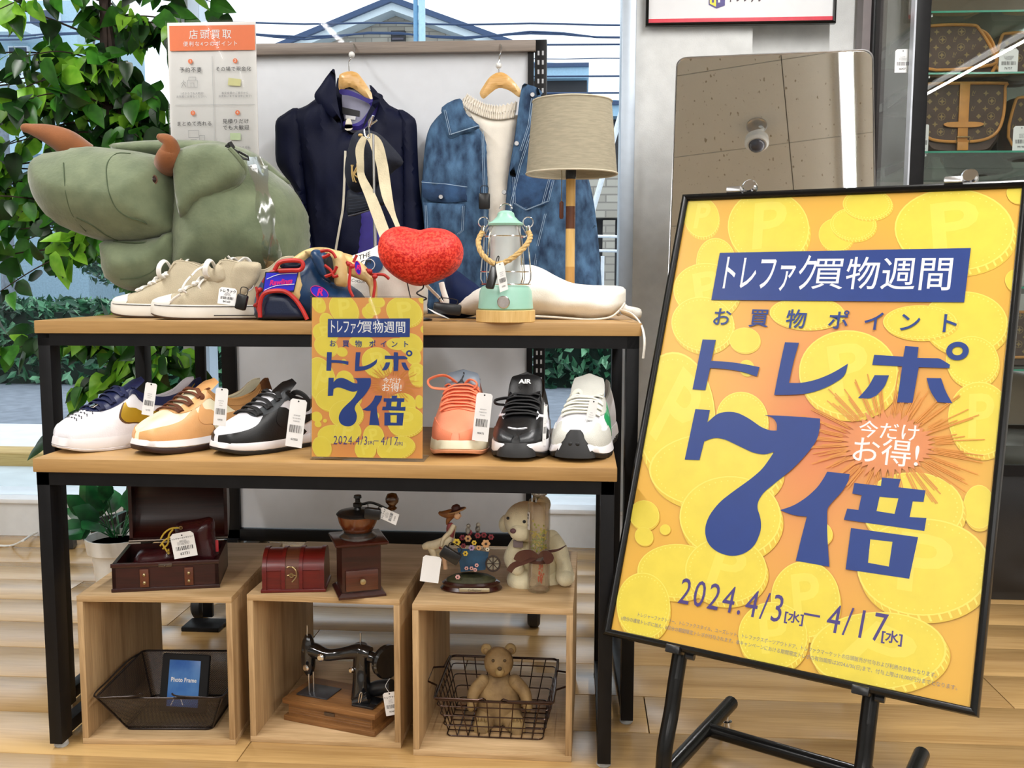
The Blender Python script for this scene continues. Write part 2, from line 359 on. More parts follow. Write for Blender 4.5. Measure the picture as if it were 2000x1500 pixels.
A_POLY = {'banner':[(-210,308),(227,313),(226,216),(-211,212)],'to':[(-215,133),(-189,133),(-191,92),(-158,92),(-126,89),(-99,85),(-101,67),(-131,75),(-163,78),(-191,78),(-193,35),(-218,35)],'re':[(-60,134),(-35,134),(-40,96),(-42,59),(-21,60),(3,67),(30,81),(54,100),(52,77),(26,56),(-4,42),(-36,37),(-65,35),(-63,87)],'po':[(143,136),(164,135),(164,116),(198,117),(205,113),(215,107),(215,101),(168,100),(165,38),(141,37),(142,100),(94,100),(95,118),(142,117)],'pl':[(100,82),(123,83),(118,60),(101,40),(78,40),(92,60)],'pr':[(182,82),(204,83),(213,61),(225,42),(203,42),(190,59)],'seven':[(-206,-2),(-178,-2),(-179,-25),(-163,-7),(-146,-2),(-127,-2),(-104,-11),(-78,-26),(-62,-30),(-51,-29),(-52,-17),(-61,-6),(-77,-3),(-30,-1),(20,-1),(22,-17),(20,-40),(7,-64),(-13,-93),(-41,-122),(-60,-143),(-67,-165),(-56,-185),(-52,-206),(-59,-234),(-76,-251),(-97,-258),(-122,-255),(-142,-243),(-152,-220),(-149,-196),(-134,-168),(-108,-142),(-85,-121),(-66,-100),(-55,-78),(-50,-67),(-65,-74),(-86,-73),(-117,-62),(-142,-53),(-162,-52),(-179,-61),(-182,-96),(-210,-98)],'nin':[(44,-92),(81,-92),(80,-105),(73,-122),(59,-142),(52,-154),(58,-199),(68,-249),(13,-248),(17,-206),(21,-172),(1,-173),(-15,-170),(-25,-167),(-4,-157),(16,-140),(32,-120),(40,-103)],'ritsu':[(132,-92),(161,-91),(159,-105),(200,-105),(199,-124),(183,-125),(181,-151),(206,-149),(205,-170),(81,-169),(84,-150),(102,-150),(104,-125),(89,-124),(90,-106),(132,-106)],'ritsu_h':[(132,-124),(161,-123),(158,-149),(130,-148)],'kuchi':[(94,-181),(197,-181),(191,-248),(94,-249)],'kuchi_h':[(126,-195),(160,-194),(159,-234),(127,-233)]}
A_COIN = [(-261,385,37,-2,-9,43,1),(2,343,31,0,-5,32,0),(29,363,40,-1,-5,32,0),(49,401,43,-2,-4,30,0),(-126,360,78,-2,-14,77,1),(195,349,94,-2,-10,76,1),(-215,288,40,0,-10,52,0),(-226,233,66,2,-12,55,1),(-222,165,62,2,-12,54,0),(-135,136,29,2,-5,24,0),(-123,83,14,1,-3,15,0),(-31,192,66,2,-5,30,0),(229,182,64,2,-7,54,0),(247,116,39,2,-5,42,0),(160,180,58,2,-4,30,0),(267,21,46,4,-7,60,1),(290,411,18,-1,-2,18,0),(302,256,19,0,-2,20,0),(54,85,82,6,-12,76,1),(-117,-12,47,4,-10,49,0),(-245,-16,78,7,-26,122,1),(-155,-111,121,15,-14,67,0),(-270,-208,29,4,-6,26,0),(-263,-247,18,2,-4,16,0),(-225,-229,10,2,-2,9,0),(-112,-190,90,14,-14,71,0),(-192,-298,72,13,-10,46,0),(-104,-282,71,13,-11,55,1),(-242,-368,50,10,-13,56,0),(279,-121,22,4,-4,34,0),(182,-136,76,11,-8,58,0),(36,-307,55,11,-10,61,1),(207,-226,96,17,-10,75,1),(-8,-375,56,12,-10,53,1),(155,-366,100,22,-8,58,1),(42,-198,24,4,-3,20,0)]
# ============================================================ POSTERS
def clip_rect(poly, w, h):
    for ax, lim, sg in ((0, w, 1), (0, -w, -1), (1, h, 1), (1, -h, -1)):
        out = []
        for i in range(len(poly)):
            a, b = poly[i-1], poly[i]; ia = a[ax]*sg <= lim*sg; ib = b[ax]*sg <= lim*sg
            if ia != ib:
                t = (lim-a[ax])/(b[ax]-a[ax]); out.append((a[0]+(b[0]-a[0])*t, a[1]+(b[1]-a[1])*t))
            if ib: out.append(b)
        poly = out
        if len(poly) < 3: return []
    return poly
def soften(P):
    for _ in range(3):
        o = []; n = len(P)
        for i in range(n):
            a, b, c = Vector(P[i-1]), Vector(P[i]), Vector(P[(i+1) % n])
            if (b-a).length > 1e-6 and (c-b).length > 1e-6 and (b-a).angle(c-b) < math.radians(52): k = min(.25*(b-a).length, .25*(c-b).length, 12); o += [tuple(b+(a-b).normalized()*k), tuple(b+(c-b).normalized()*k)]
            else: o.append(tuple(b))
        P = o
    return P
PRINT_BLUE = M('printed_navy', hexc('#173a86'), rough=.45, var=.03)
PRINT_WHITE = M('printed_white', (.88, .88, .86), rough=.45, var=.02)
def poster_base_mat():
    m = M('printed_gradient', (.9, .6, .1), rough=.4); b = m.node_tree.nodes['Principled BSDF']
    tcn = N(m, 'ShaderNodeTexCoord'); mp = N(m, 'ShaderNodeMapping', vector_type='TEXTURE'); mp.inputs['Location'].default_value = (.02, -.02, 0); mp.inputs['Scale'].default_value = (.27, .40, 1)
    ln = N(m, 'ShaderNodeVectorMath', operation='LENGTH'); r = N(m, 'ShaderNodeValToRGB'); L(m, tcn.outputs['Object'], mp.inputs[0]); L(m, mp.outputs[0], ln.inputs[0]); L(m, ln.outputs['Value'], r.inputs[0])
    e = r.color_ramp.elements; e[0].position = .1; e[0].color = rgba(hexc('#dd8450')); e[1].position = 1; e[1].color = rgba(hexc('#e6b347')); q = e.new(.5); q.color = rgba(hexc('#e3a052')); L(m, r.outputs[0], b.inputs['Base Color']); return m
PB = poster_base_mat()
CO = [M('printed_coin_side', hexc('#e4c344'), rough=.4, var=.02), M('printed_coin_rim', hexc('#efe168'), rough=.4, var=.02), M('printed_coin_face', hexc('#e8d44c'), rough=.4, var=.03), M('printed_coin_letter', hexc('#eddc5c'), rough=.4, var=.02), M('printed_ray', hexc('#dd9440'), rough=.4), M('printed_burst', hexc('#dd8e58'), rough=.4, var=.04), M('printed_violet', hexc('#4a3c82'), rough=.45, var=.03)]
def artwork(root, sc, T=None):
    """the campaign print, drawn in millimetres about its centre; sc scales A1 to A4"""
    k = sc/1000; w, h = 297, 420.5
    def F(z): return lambda p, y=None: Vector((p[0]*k, p[1]*k, z*k)) if y is None else Vector((p*k, y*k, z*k))
    m = MB(); m.b2(-w*k, w*k, -h*k, h*k, -.4*k, 0); m.mat(0)
    z = .15; rr = random.Random(5)
    def poly(p, zz, mi):
        p = clip_rect(p, w-.5, h-.5)
        if len(p) > 2: m.mat(mi); m._f([m.bm.verts.new(F(zz)(q)) for q in p])
    for (cx, cy, ax, ay, bx, by, P) in A_COIN:
        A = Vector((ax, ay)); B = Vector((bx, by)); n = 40 if A.length > 30 else 24; Cc = Vector((cx, cy))
        E = lambda s, o=Vector((0, 0)): [tuple(Cc+o+A*s*math.cos(2*PI*i/n)+B*s*math.sin(2*PI*i/n)) for i in range(n)]
        th = Vector((A.length*.06, -B.length*.14)); poly(E(1, th), z, 1)
        for i in range(n):
            a = 2*PI*(i+.5)/n; d = A*math.cos(a)+B*math.sin(a)
            if d.x*th.x+d.y*th.y > 0 and A.length > 30:
                p0 = Cc+d*.985; t = Vector((-d.y, d.x)).normalized()*A.length*.018; p1 = p0+th*.85
                poly([tuple(p0-t), tuple(p0+t), tuple(p1+t), tuple(p1-t)], z+.014, 2)
        poly(E(1), z+.028, 2); poly(E(.97), z+.042, 3)
        if A.length > 38:
            for i in range(44):
                a = 2*PI*i/44; c = Cc+(A*math.cos(a)+B*math.sin(a))*.88; q = 1.1; poly([(c.x-q, c.y-q), (c.x+q, c.y-q), (c.x+q, c.y+q), (c.x-q, c.y+q)], z+.056, 2)
        if P:
            rot = rr.uniform(-.5, .3); s_ = A.length/70; vs, fs = text_mesh('P', 118, bold=.02); c_, s2 = math.cos(rot), math.sin(rot)
            V = [(cx+(x*c_-y*s2)*s_, cy+(x*s2+y*c_)*s_*B.length/A.length) for x, y in vs]
            if all(abs(a) < w and abs(b) < h for a, b in V):
                m.mat(4); V = [m.bm.verts.new(F(z+.056)(v)) for v in V]
                for f in fs: m._f([V[i] for i in f])
        z += .075
    # burst behind the small white words
    bc = Vector((134, -34)); pts = []
    for i in range(72):
        a = 2*PI*i/72; q = 1 if i % 2 else rr.uniform(1.1, 1.5); pts.append((bc.x+62*q*math.cos(a), bc.y+43*q*math.sin(a)))
    poly(pts, z, 6)
    for i in range(40):
        a = 2*PI*(i+rr.uniform(-.3, .3))/40; d = Vector((math.cos(a), math.sin(a))); t = Vector((-d.y, d.x))
        for q in (-2.4, 0, 2.4):
            r0 = rr.uniform(.98, 1.15); r1 = rr.uniform(1.35, 2.15); p0 = bc+Vector((d.x*66, d.y*48))*r0+t*q; p1 = bc+Vector((d.x*72, d.y*58))*r1+t*q
            if p1.y < -128 and p1.x < 205 and p1.x > 40: p1 = p0.lerp(p1, .5)
            e = t*.8; poly([tuple(p0-e), tuple(p0+e), tuple(p1+e), tuple(p1-e)], z+.03+(q+3)*.004, 5)
    m.mat(0); m.build('print_sheet', [PB]+CO[:4]+CO[4:6], root, flat=True)
    z += .1; zt = z
    m = MB(); f1 = F(zt)
    for n_ in ('banner', 'to', 're', 'po', 'pl', 'pr', 'seven', 'nin'): m.prism(soften(A_POLY[n_]) if n_ != 'banner' else A_POLY[n_], None, f1)
    m.prism(A_POLY['ritsu'], None, f1, [A_POLY['ritsu_h']]); m.prism(A_POLY['kuchi'], None, f1, [A_POLY['kuchi_h']])
    ring = lambda r1, r2: [(224+r1*math.cos(2*PI*i/28), 131+r2*math.sin(2*PI*i/28)) for i in range(28)]
    m.prism(ring(17, 16), None, f1, [ring(8, 7.5)])
    for ch, x in zip('お買物ポイント', (-185, -114, -46, 28, 88, 145, 205)): put_text(m, ch, 38, lambda a, b, x=x: F(zt)(a+x, b+176), bold=.012)
    m.build('headline_lettering', PRINT_BLUE, root, flat=True)
    m = MB(); ft = F(zt+.05)
    put_text(m, 'トレファク', 78, lambda a, b: ft(a-112, b+262), bold=.008, sx=.50, space=.9)
    put_text(m, '買物週間', 66, lambda a, b: ft(a+88, b+262), bold=.004, sx=.90)
    m.build('white_lettering', PRINT_WHITE, root, flat=True); m = MB()
    put_text(m, '今だけ', 31, lambda a, b: ft(a+134, b-15), bold=.006, sx=1.05)
    put_text(m, 'お得!', 48, lambda a, b: ft(a+132, b-52), bold=.003, sx=1.02)
    m.build('burst_lettering', PRINT_WHITE, root, flat=True)
    m = MB(); m.mat(0)
    put_text(m, '2024.4/3', 64, lambda a, b: ft(a-88, b-333), sx=.70, shear=.08, align='CENTER', space=1.18)
    put_text(m, '4/17', 64, lambda a, b: ft(a+120, b-333), sx=.70, shear=.08, space=1.18)
    m.box(Vector((51, -331, 0))*k+Vector((0, 0, (zt+.05)*k)), (26*k, 3.4*k, .02*k))
    put_text(m, '[水]', 20, lambda a, b: ft(a+23, b-341), bold=.02); put_text(m, '[水]', 20, lambda a, b: ft(a+176, b-343), bold=.02)
    m.build('date_lettering', CO[6], root, flat=True)
    m = MB()
    for s_, y, x0, x1 in (('トレジャーファクトリー、トレファクスタイル、ユーズレット、トレファクスポーツアウトドア、トレファクマーケットの店頭販売が付与および利用の対象となります。', -386, -248, 245), ('1倍分の通常トレポに加え、6倍分の期間限定トレポが付与されます。本キャンペーンにおける期間限定トレポの有効期限は2024.6/30(日)まで、付与上限は10,000円分までとなります。', -398, -278, 275)):
        vs, fs = text_mesh(s_, 8); xs = [v[0] for v in vs]; a0, a1 = min(xs), max(xs)
        V = [m.bm.verts.new(ft(x0+(x-a0)/(a1-a0)*(x1-x0), y+yy)) for x, yy in vs]
        for f in fs: m._f([V[i] for i in f])
    m.build('fine_print', GREYINK, root, flat=True)
    if T is not None:
        for o in root.children: o.matrix_local = T @ o.matrix_local
    return zt*k+.0005
def frame_bars(mb, w, h, prof):
    """picture-frame profile (inward offset, height) run round a rectangle w x h with mitred corners"""
    rings = []
    for sx, sy in ((-1, -1), (1, -1), (1, 1), (-1, 1)):
        rings.append([Vector((sx*(w/2-o), sy*(h/2-o), z)) for o, z in prof])
    mb.loft(rings, False, True, True)
# A1 poster on its easel
PO = Vector((.39755, 1.70114, .67455)); PX = Vector((.8829, -.4696, -.005)); PY = Vector((.178, .3248, .9289)); PX.normalize(); PY = (PY-PX*PY.dot(PX)).normalized(); PZ = PX.cross(PY)
pr = thing('framed_poster', 'large yellow campaign poster in a black frame, leaning on the black easel', 'poster'); pr.matrix_world = Matrix(((PX.x, PY.x, PZ.x, PO.x), (PX.y, PY.y, PZ.y, PO.y), (PX.z, PY.z, PZ.z, PO.z), (0, 0, 0, 1)))
zt = artwork(pr, 1.0)
FRM = M('black_anodised_frame', (.005, .005, .005), rough=.25, var=.1, spec=.3)
m = MB(); frame_bars(m, .614, .866, [(0, -.012), (0, .004), (.002, .009), (.006, .011), (.010, .009), (.0125, .005), (.0125, -.012)]); m.build('frame', FRM, pr)
m = MB(); m.b2(-.300, .300, -.426, .426, -.014, -.006); m.build('backboard', BLACKP, pr)
m = MB(); m.b2(-.296, .296, -.422, .422, zt+.0006, zt+.0014); m.build('cover_sheet', thin_glass('poster_cover', (1, 1, 1), -.035, .25), pr)
es = thing('easel_stand', 'black tubular steel easel carrying the large yellow poster', 'easel', (.36, 1.7, 0))
EO = Vector((.36, 1.7, 0)); pl = lambda x, y, z: PO+PX*x+PY*y+PZ*z-EO
bn = Vector((PZ.x, PZ.y, 0)).normalized()
for s_, xx, far, in ((0, -.172, Vector((.3184, 1.9469, .047))), (1, .150, Vector((.6335, 1.7515, .047)))):
    top = pl(xx, .445, -.032); low = pl(xx, -.425, -.032); far = far-EO; near = far+bn*.50
    pth = [top, pl(xx, 0, -.032), low]
    e = low-PY*.075; kx = near*.12+far*.88
    base_pt = far+bn*.44
    pts = [top, pl(xx, 0, -.032), low, low-PY*.06, low-PY*.10-Vector((0, 0, .01)), Vector((low.x-.030, low.y-.055, .11)), Vector((low.x-.034, low.y-.062, .047))]
    m = MB(); m.tube(cr_pts(pts, 6), .0135, 14); lg = m.build('leg', FRM, es)
    m = MB(); m.tube([far, far+bn*.62], .0145, 16); bt = m.build('base_tube', FRM, es)
    for q in (.025, .60):
        g = far+bn*q; m = MB(); m.lathe([(.006, .033), (.006, .02), (.011, .018), (.011, 0)], (g.x, g.y, 0), 16); m.build('adjusting_foot', CHROME, bt)
a = Vector((.3184, 1.9469, .047))-EO+bn*.14; b = Vector((.6335, 1.7515, .047))-EO+bn*.14
m = MB(); m.tube([a, b], .013, 14); m.build('cross_tube', FRM, es)
for xx in (-.20, .189):
    m = MB(); m.box(pl(xx, .436, .004), (.030, .012, .022), Matrix((PX, PY, PZ)).transposed(), .003); m.build('top_clip', STEEL, es)
    m = MB(); q = pl(xx+.022, .452, -.014); m.lathe([(.012, -.008), (.014, -.005), (.014, .006), (.011, .009)], q, 20, Matrix((PX, PY, PZ)).transposed()); m.build('clip_knob', CHROME, es)
for xx in (-.170, .141):
    m = MB(); m.box(pl(xx, -.431, .001), (.026, .014, .030), Matrix((PX, PY, PZ)).transposed(), .002); m.tube([pl(xx+.02, -.437, -.005), pl(xx+.034, -.437, -.005)], .006, 10); m.build('support_bracket', BLACKP, es)
# A4 poster in a clear stand on the low table
a4 = at(718, 893, Z=.5745); a4 = Vector((-.413+.02, 1.775, .5745))
q0 = at(608, 893, Y=1.775); q1 = at(831, 899, Y=1.775)
st = thing('acrylic_sign_stand', 'small yellow campaign poster in a clear acrylic stand among the sneakers', 'sign', ((q0.x+q1.x)/2, 1.775, .574), -.02)
T4 = Matrix.Translation((0, 0, .1545)) @ Matrix.Rotation(math.radians(86), 4, 'X')
zt = artwork(st, .3535, T4)
m = MB(); m.b2(-.1065, .1065, -.151, .151, zt+.0005, zt+.002, .0004); m.b2(-.1065, .1065, -.151, .151, -.003, -.0015, .0004); m.b2(-.1065, .1065, .1495, .151, -.003, zt+.002); o = m.build('clear_sleeve', ACRYL, st); o.matrix_local = T4
m = MB(); m.b2(-.108, .108, -.014, .05, .0006, .0026, .0008); m.build('foot_plate', ACRYL, st)
# ============================================================ OUTSIDE
GY = .10      # outside ground level
w = MB(); w.b2(-14, 12, WY+.25, 4.12, GY-.2, GY-.02); struct('ground', w, M('pale_concrete_paving', (.60, .66, .68), rough=.85, var=.08, scale=6, bump=.3, bscale=120))
w = MB(); w.b2(-14, 12, 5.2, 40, GY-.2, GY+.0); struct('road', w, M('grey_asphalt', (.22, .25, .30), rough=.9, var=.15, scale=12, bump=.3, bscale=150))
w = MB(); w.b2(-14, 12, 4.12, 4.30, GY-.1, GY+.04, .01); tag(w.build('timber_kerb', wood('outdoor_timber', '#a98544', '#d6b878', 0, rough=.7), None), 'tan timber kerb along the paving outside the window', 'kerb')
w = MB(); w.b2(-14, 12, 4.30, 5.2, GY-.2, GY+.005); struct('pavement', w, M('white_gravel_pavement', (.78, .80, .82), rough=.9, var=.06, scale=9, bump=.3, bscale=90))
# hedge: leafy mass of small leaves
HL = [M('hedge_leaf_dark', hexc('#1d4a34'), rough=.45, var=.3, scale=3), M('hedge_leaf_mid', hexc('#3f7a54'), rough=.45, var=.25, scale=3), M('hedge_leaf_light', hexc('#7fb58c'), rough=.45, var=.2, scale=3)]
def leaf_mass(name, c, d, n, size, mats, core, seed, label, cat, blunt=1.0, parent=None, w3=(.5, .35, .15)):
    rr = random.Random(seed); m = MB()
    for i in range(n):
        while True:
            p = Vector((rr.uniform(-1, 1), rr.uniform(-1, 1), rr.uniform(-1, 1)))
            q = max(abs(p.x), abs(p.y), abs(p.z)) if blunt else p.length
            if q <= 1 and (q > .62) and p.y < .7: break
        bump_ = 1+.10*noise.noise(Vector((p.x*d[0], p.y*d[1], p.z*d[2]))*2.2+Vector((seed, 0, 0)))
        p = Vector((p.x*d[0]*bump_, p.y*d[1]*bump_, p.z*d[2]*bump_))+Vector(c)
        a = Vector((rr.gauss(0, 1), rr.gauss(-.5, 1), rr.gauss(.4, 1))).normalized(); b = a.orthogonal().normalized(); b.rotate(Matrix.Rotation(rr.uniform(0, 6.3), 3, a)); t = a.cross(b); s_ = size*rr.uniform(.6, 1.25)
        m.mi = rr.choices((0, 1, 2), w3)[0]
        m._f([m.bm.verts.new(p+x) for x in (b*s_, t*s_*.38+b*s_*.2+a*s_*.1, -b*s_*.8, -t*s_*.38+b*s_*.2+a*s_*.1)])
    o = m.build(name, mats, parent, flat=True)
    if parent is None: tag(o, label, cat, kind='stuff')
    return o
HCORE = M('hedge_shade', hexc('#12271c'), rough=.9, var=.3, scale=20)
for (nm, c, d, n, sd, lb) in (('hedge', (-4.3, 7.7, .42), (3.3, .5, .33), 9000, 3, 'clipped green hedge outside the left window pane'), ('hedge', (1.6, 7.8, .42), (2.0, .5, .33), 6000, 4, 'dark clipped hedge outside, seen right of the white panel')):
    t = thing(nm, lb, 'hedge', (c[0], c[1], GY)); t.location = (0, 0, 0)
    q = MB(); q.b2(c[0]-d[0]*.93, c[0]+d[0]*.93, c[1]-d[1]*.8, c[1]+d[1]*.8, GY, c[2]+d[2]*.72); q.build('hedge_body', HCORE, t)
    o = leaf_mass('foliage', c, d, int(n*1.6), .06, HL, None, sd, None, None, 1, t); o['kind'] = 'stuff'
# round clipped tree left
t = thing('round_tree', 'round clipped tree outside, low behind the leaves at far left', 'tree', (-4.75, 10, GY))
q = MB(); q.tube([(0, 0, 0), (.02, 0, .8), (0, 0, 1.2)], [.05, .04, .03], 8); q.build('trunk', M('bark', hexc('#3a2f2a'), rough=.9, var=.3), t)
o = leaf_mass('foliage', (0, 0, 1.25), (.55, .5, .55), 2600, .05, [HL[0], M('tree_leaf_grey', hexc('#5f7d64'), rough=.6), HL[2]], None, 9, None, None, 0, t); o['kind'] = 'stuff'
# houses
def brick_mat(name, c1, c2, mortar, sc):
    if name in _mc: return _mc[name]
    m = bpy.data.materials.new(name); m.use_nodes = True; _mc[name] = m; b = m.node_tree.nodes['Principled BSDF']; b.inputs['Roughness'].default_value = .85
    tcn = N(m, 'ShaderNodeTexCoord'); mp = N(m, 'ShaderNodeMapping'); mp.inputs['Rotation'].default_value = (PI/2, 0, 0); br = N(m, 'ShaderNodeTexBrick'); br.inputs['Scale'].default_value = sc
    br.inputs['Color1'].default_value = rgba(hexc(c1)); br.inputs['Color2'].default_value = rgba(hexc(c2)); br.inputs['Mortar'].default_value = rgba(hexc(mortar)); br.inputs['Mortar Size'].default_value = .03; br.inputs['Brick Width'].default_value = .9; br.inputs['Row Height'].default_value = .28
    L(m, tcn.outputs['Object'], mp.inputs[0]); L(m, mp.outputs[0], br.inputs['Vector']); L(m, br.outputs['Color'], b.inputs['Base Color'])
    bp = N(m, 'ShaderNodeBump'); bp.inputs['Strength'].default_value = .4; bp.inputs['Distance'].default_value = .02; L(m, br.outputs['Fac'], bp.inputs['Height']); bp.invert = True; L(m, bp.outputs[0], b.inputs['Normal']); return m
BRK = brick_mat('grey_tan_brick', '#b9b3a6', '#a39c90', '#8f8980', 2.4)
ROOFB = M('pale_blue_roof_metal', hexc('#9fc4dc'), rough=.4, var=.05); ROOFD = M('dark_blue_gutter', hexc('#31496e'), rough=.4); SOFF = M('pale_soffit', hexc('#d3e0e6'), rough=.6, var=.03)
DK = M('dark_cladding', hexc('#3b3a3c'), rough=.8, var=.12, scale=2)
# gabled brick house straight ahead: apex at (760, 0) px, eaves (545, 84) and (1000, 84)
HY = 22.0
ap = at(765, -6, Y=HY); le = at(540, 84, Y=HY); re_ = at(1005, 84, Y=HY); zb = GY
t = thing('gabled_house', 'brick house with a pale blue gabled roof above the clothes rail', 'house', (ap.x, HY, GY)); O = Vector((ap.x, HY, GY))
lx, rx, az = le.x-ap.x, re_.x-ap.x, ap.z-GY; ez = (le.z+re_.z)/2-GY; sl = (az-ez)/((rx-lx)/2)
LX, RX, EZ = lx-1.2, rx+.3, ez-sl*1.2; EZR = ez-sl*.3
m = MB(); m.prism([(LX+.9, 0), (RX-.9, 0), (RX-.9, EZR+sl*.35), (0, az-.22), (LX+.9, EZ+sl*.35)], lambda p: Vector((p[0], 5, p[1])), lambda p: Vector((p[0], .5, p[1]))); m.build('wall', BRK, t, flat=True)
for sx, X, EZ in ((-1, LX, EZ), (1, RX, EZR)):
    m = MB(); P = [(0, az), (X, EZ), (X, EZ-.12), (0, az-.12)]; m.prism(P, lambda p: Vector((p[0], 5.5, p[1])), lambda p: Vector((p[0], -.1, p[1]))); m.build('roof', ROOFD, t, flat=True)
    m = MB(); P = [(0, az-.12), (X, EZ-.12), (X, EZ-.27), (0, az-.28)]; m.prism(P, lambda p: Vector((p[0], .48, p[1])), lambda p: Vector((p[0], 0, p[1]))); m.build('bargeboard', SOFF, t, flat=True)
lv0, lv1 = at(757, 42, Y=HY), at(785, 84, Y=HY); m = MB(); a, b = lv0-O, lv1-O
m.b2(a.x, b.x, .38, .5, b.z-.4, a.z-.1); vf = m.build('vent', DK, t)
for i in range(9):
    q = MB(); z = a.z-.18-i*.10; q.box(((a.x+b.x)/2, .37, z), (b.x-a.x-.06, .05, .035), Matrix.Rotation(.5, 3, 'X')); q.build('louvre', M('grey_louvre', hexc('#6a6570'), rough=.7), vf)
# twin blue poles in front of the house
for i, (u0, wd, lb) in enumerate(((812, .055, 'slim blue utility pole, the left one of the close pair before the gable'), (824, .085, 'pale wider utility pole, the right one of the close pair before the gable'))):
    p = at(u0, 60, Y=12); m = MB(); m.tube([(p.x, 12, GY), (p.x, 12, 4.6)], wd/2, 12); tag(m.build('utility_pole', M('pole_blue' if i == 0 else 'pole_pale', hexc('#6f9fc4' if i == 0 else '#b9dcec'), rough=.5)), lb, 'pole')
# overhead wires
for i, (v0, v1, sag, lb, u0, u1) in enumerate(((41, 47, .02, 'topmost overhead wire crossing in front of the gable', 370, 1240), (63, 66, .05, 'second overhead wire, crossing low on the gable', 370, 1240), (66, 60, .09, 'sagging overhead wire twisted along the second one', 370, 1240), (90, 86, .0, 'overhead wire just above the top of the clothes rail', 1000, 1240), (116, 113, .01, 'thin overhead wire with two small spacers, right of the clothes rail', 1000, 1240), (152, 148, .0, 'overhead wire level with the dark house eaves', 1000, 1240), (184, 181, .0, 'lowest overhead wire, just above the lamp shade', 1000, 1240))):
    a, b = at(u0-500, v0, Y=13), at(u1+120, v1, Y=13); m = MB(); pts = []
    for k in range(25):
        s_ = k/24; p = a.lerp(b, s_); p.z -= sag*math.sin(s_*PI*5)**2; pts.append(p)
    m.tube(pts, .012 if i not in (4,) else .006, 6); tag(m.build('overhead_wire', M('dark_blue_cable', hexc('#34486a'), rough=.6)), lb, 'wire')
# dark house at right, above a brick wall with balcony rails
t = thing('dark_house', 'dark clad house with blue roof seen between the rail post and the lamp', 'house', (0, 0, 0))
for (u0, v0, u1, v1, Y, mt, nm) in ((990, 150, 1146, 215, 16, DK, 'wall'), (1150, 228, 1300, 345, 15.2, DK, 'side_wall'), (985, 340, 1300, 425, 15, BRK, 'brick_wall')):
    a, b = at(u0, v0, Y=Y), at(u1, v1, Y=Y); m = MB(); m.b2(a.x, b.x, Y, Y+2, b.z, a.z); m.build(nm, mt, t, flat=True)
for (u0, v0, u1, v1, Y) in ((985, 133, 1150, 152, 15.8), (1150, 206, 1300, 226, 14.9)):
    a, b = at(u0, v0, Y=Y), at(u1, v1, Y=Y); m = MB(); m.prism([(a.x, b.z), (b.x, b.z), (b.x, a.z+(.04 if v0 < 150 else 0)), (a.x, a.z+.12)], lambda p, Y=Y: Vector((p[0], Y+2.5, p[1])), lambda p, Y=Y: Vector((p[0], Y, p[1]))); m.build('roof', ROOFB, t, flat=True)
    m = MB(); m.b2(a.x, b.x, Y-.05, Y, a.z, a.z+.06); m.build('gutter', ROOFD, t, flat=True)
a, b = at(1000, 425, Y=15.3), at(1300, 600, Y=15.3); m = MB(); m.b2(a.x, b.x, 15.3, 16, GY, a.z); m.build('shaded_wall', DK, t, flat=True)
a, b = at(1178, 430, Y=14.9), at(1200, 552, Y=14.9); m = MB(); m.b2(a.x, b.x, 14.9, 15.2, GY, a.z); m.build('brick_pier', BRK, t, flat=True)
t = thing('balcony_rail', 'white metal rail with a post outside, right of the denim jacket', 'railing', (0, 0, 0))
WH = M('white_enamel_rail', (.8, .84, .88), rough=.4)
for v in (461, 489):
    m = MB(); m.tube([at(1150, v, Y=11), at(1230, v+2, Y=11)], .016, 8); m.build('rail', WH, t)
p = at(1177, 500, Y=11); m = MB(); m.tube([(p.x, 11, p.z), (p.x, 11, GY)], .02, 8); m.build('post', WH, t)
m = MB(); pA, pB = at(1214, 218, Y=8), at(1158, 410, Y=8); m.tube([pA+(pA-pB)*.5, pB+(pB-pA)*((pB.z-GY)/(pA.z-pB.z))], .022, 10); tag(m.build('guy_pole', WH), 'white slanting pole outside beside the lamp shade', 'pole')
# apartment at left behind the ficus
t = thing('apartment_building', 'pale blue apartment building with balconies behind the ficus leaves', 'building', (0, 0, 0)); BY = 19
APW = M('pale_blue_render', hexc('#a9c6d6'), rough=.7, var=.05); APD = M('dark_window_glass', hexc('#3d4a5c'), rough=.2, var=.1)
def wq(u0, v0, u1, v1, y0, y1, mt, nm, par=t):
    a, b = at(u0, v0, Y=BY), at(u1, v1, Y=BY); m = MB(); m.b2(a.x, b.x, BY+y0, BY+y1, min(a.z, b.z), max(a.z, b.z)); return m.build(nm, mt, par, flat=True)
wq(-420, 10, 160, 300, 0, 3, APW, 'wall'); wq(-420, 300, 170, 700, .2, 3, M('lower_render', hexc('#8ea9b8'), rough=.8, var=.1), 'lower_wall')
for i, (u0, v0, u1, v1) in enumerate(((20, 92, 60, 118), (-60, 92, 0, 118), (30, 140, 74, 165), (-60, 140, 8, 165), (60, 20, 120, 60), (-40, 20, 30, 60))):
    wn_ = wq(u0, v0, u1, v1, -.08, .05, M('window_frame_white', (.8, .85, .9), rough=.4), 'window'); wq(u0+3, v0+3, u1-3, v1-3, -.1, 0, APD, 'pane', wn_)
for (v0, v1) in ((72, 84), (172, 184)):
    wq(-420, v0, 100, v1, -.9, 0, M('balcony_slab', hexc('#cfe0ea'), rough=.6), 'balcony_slab')
for i in range(22):
    wq(-120+i*10, 160, -118+i*10, 174, -.86, -.82, WH, 'baluster')
wq(-125, 157, 100, 160, -.88, -.8, WH, 'handrail')
for i in range(26): wq(-40+0, 440+i*6, 50, 442+i*6, -1.5, -1.4, M('grey_blind', hexc('#8d99a5'), rough=.6), 'shutter_slat')
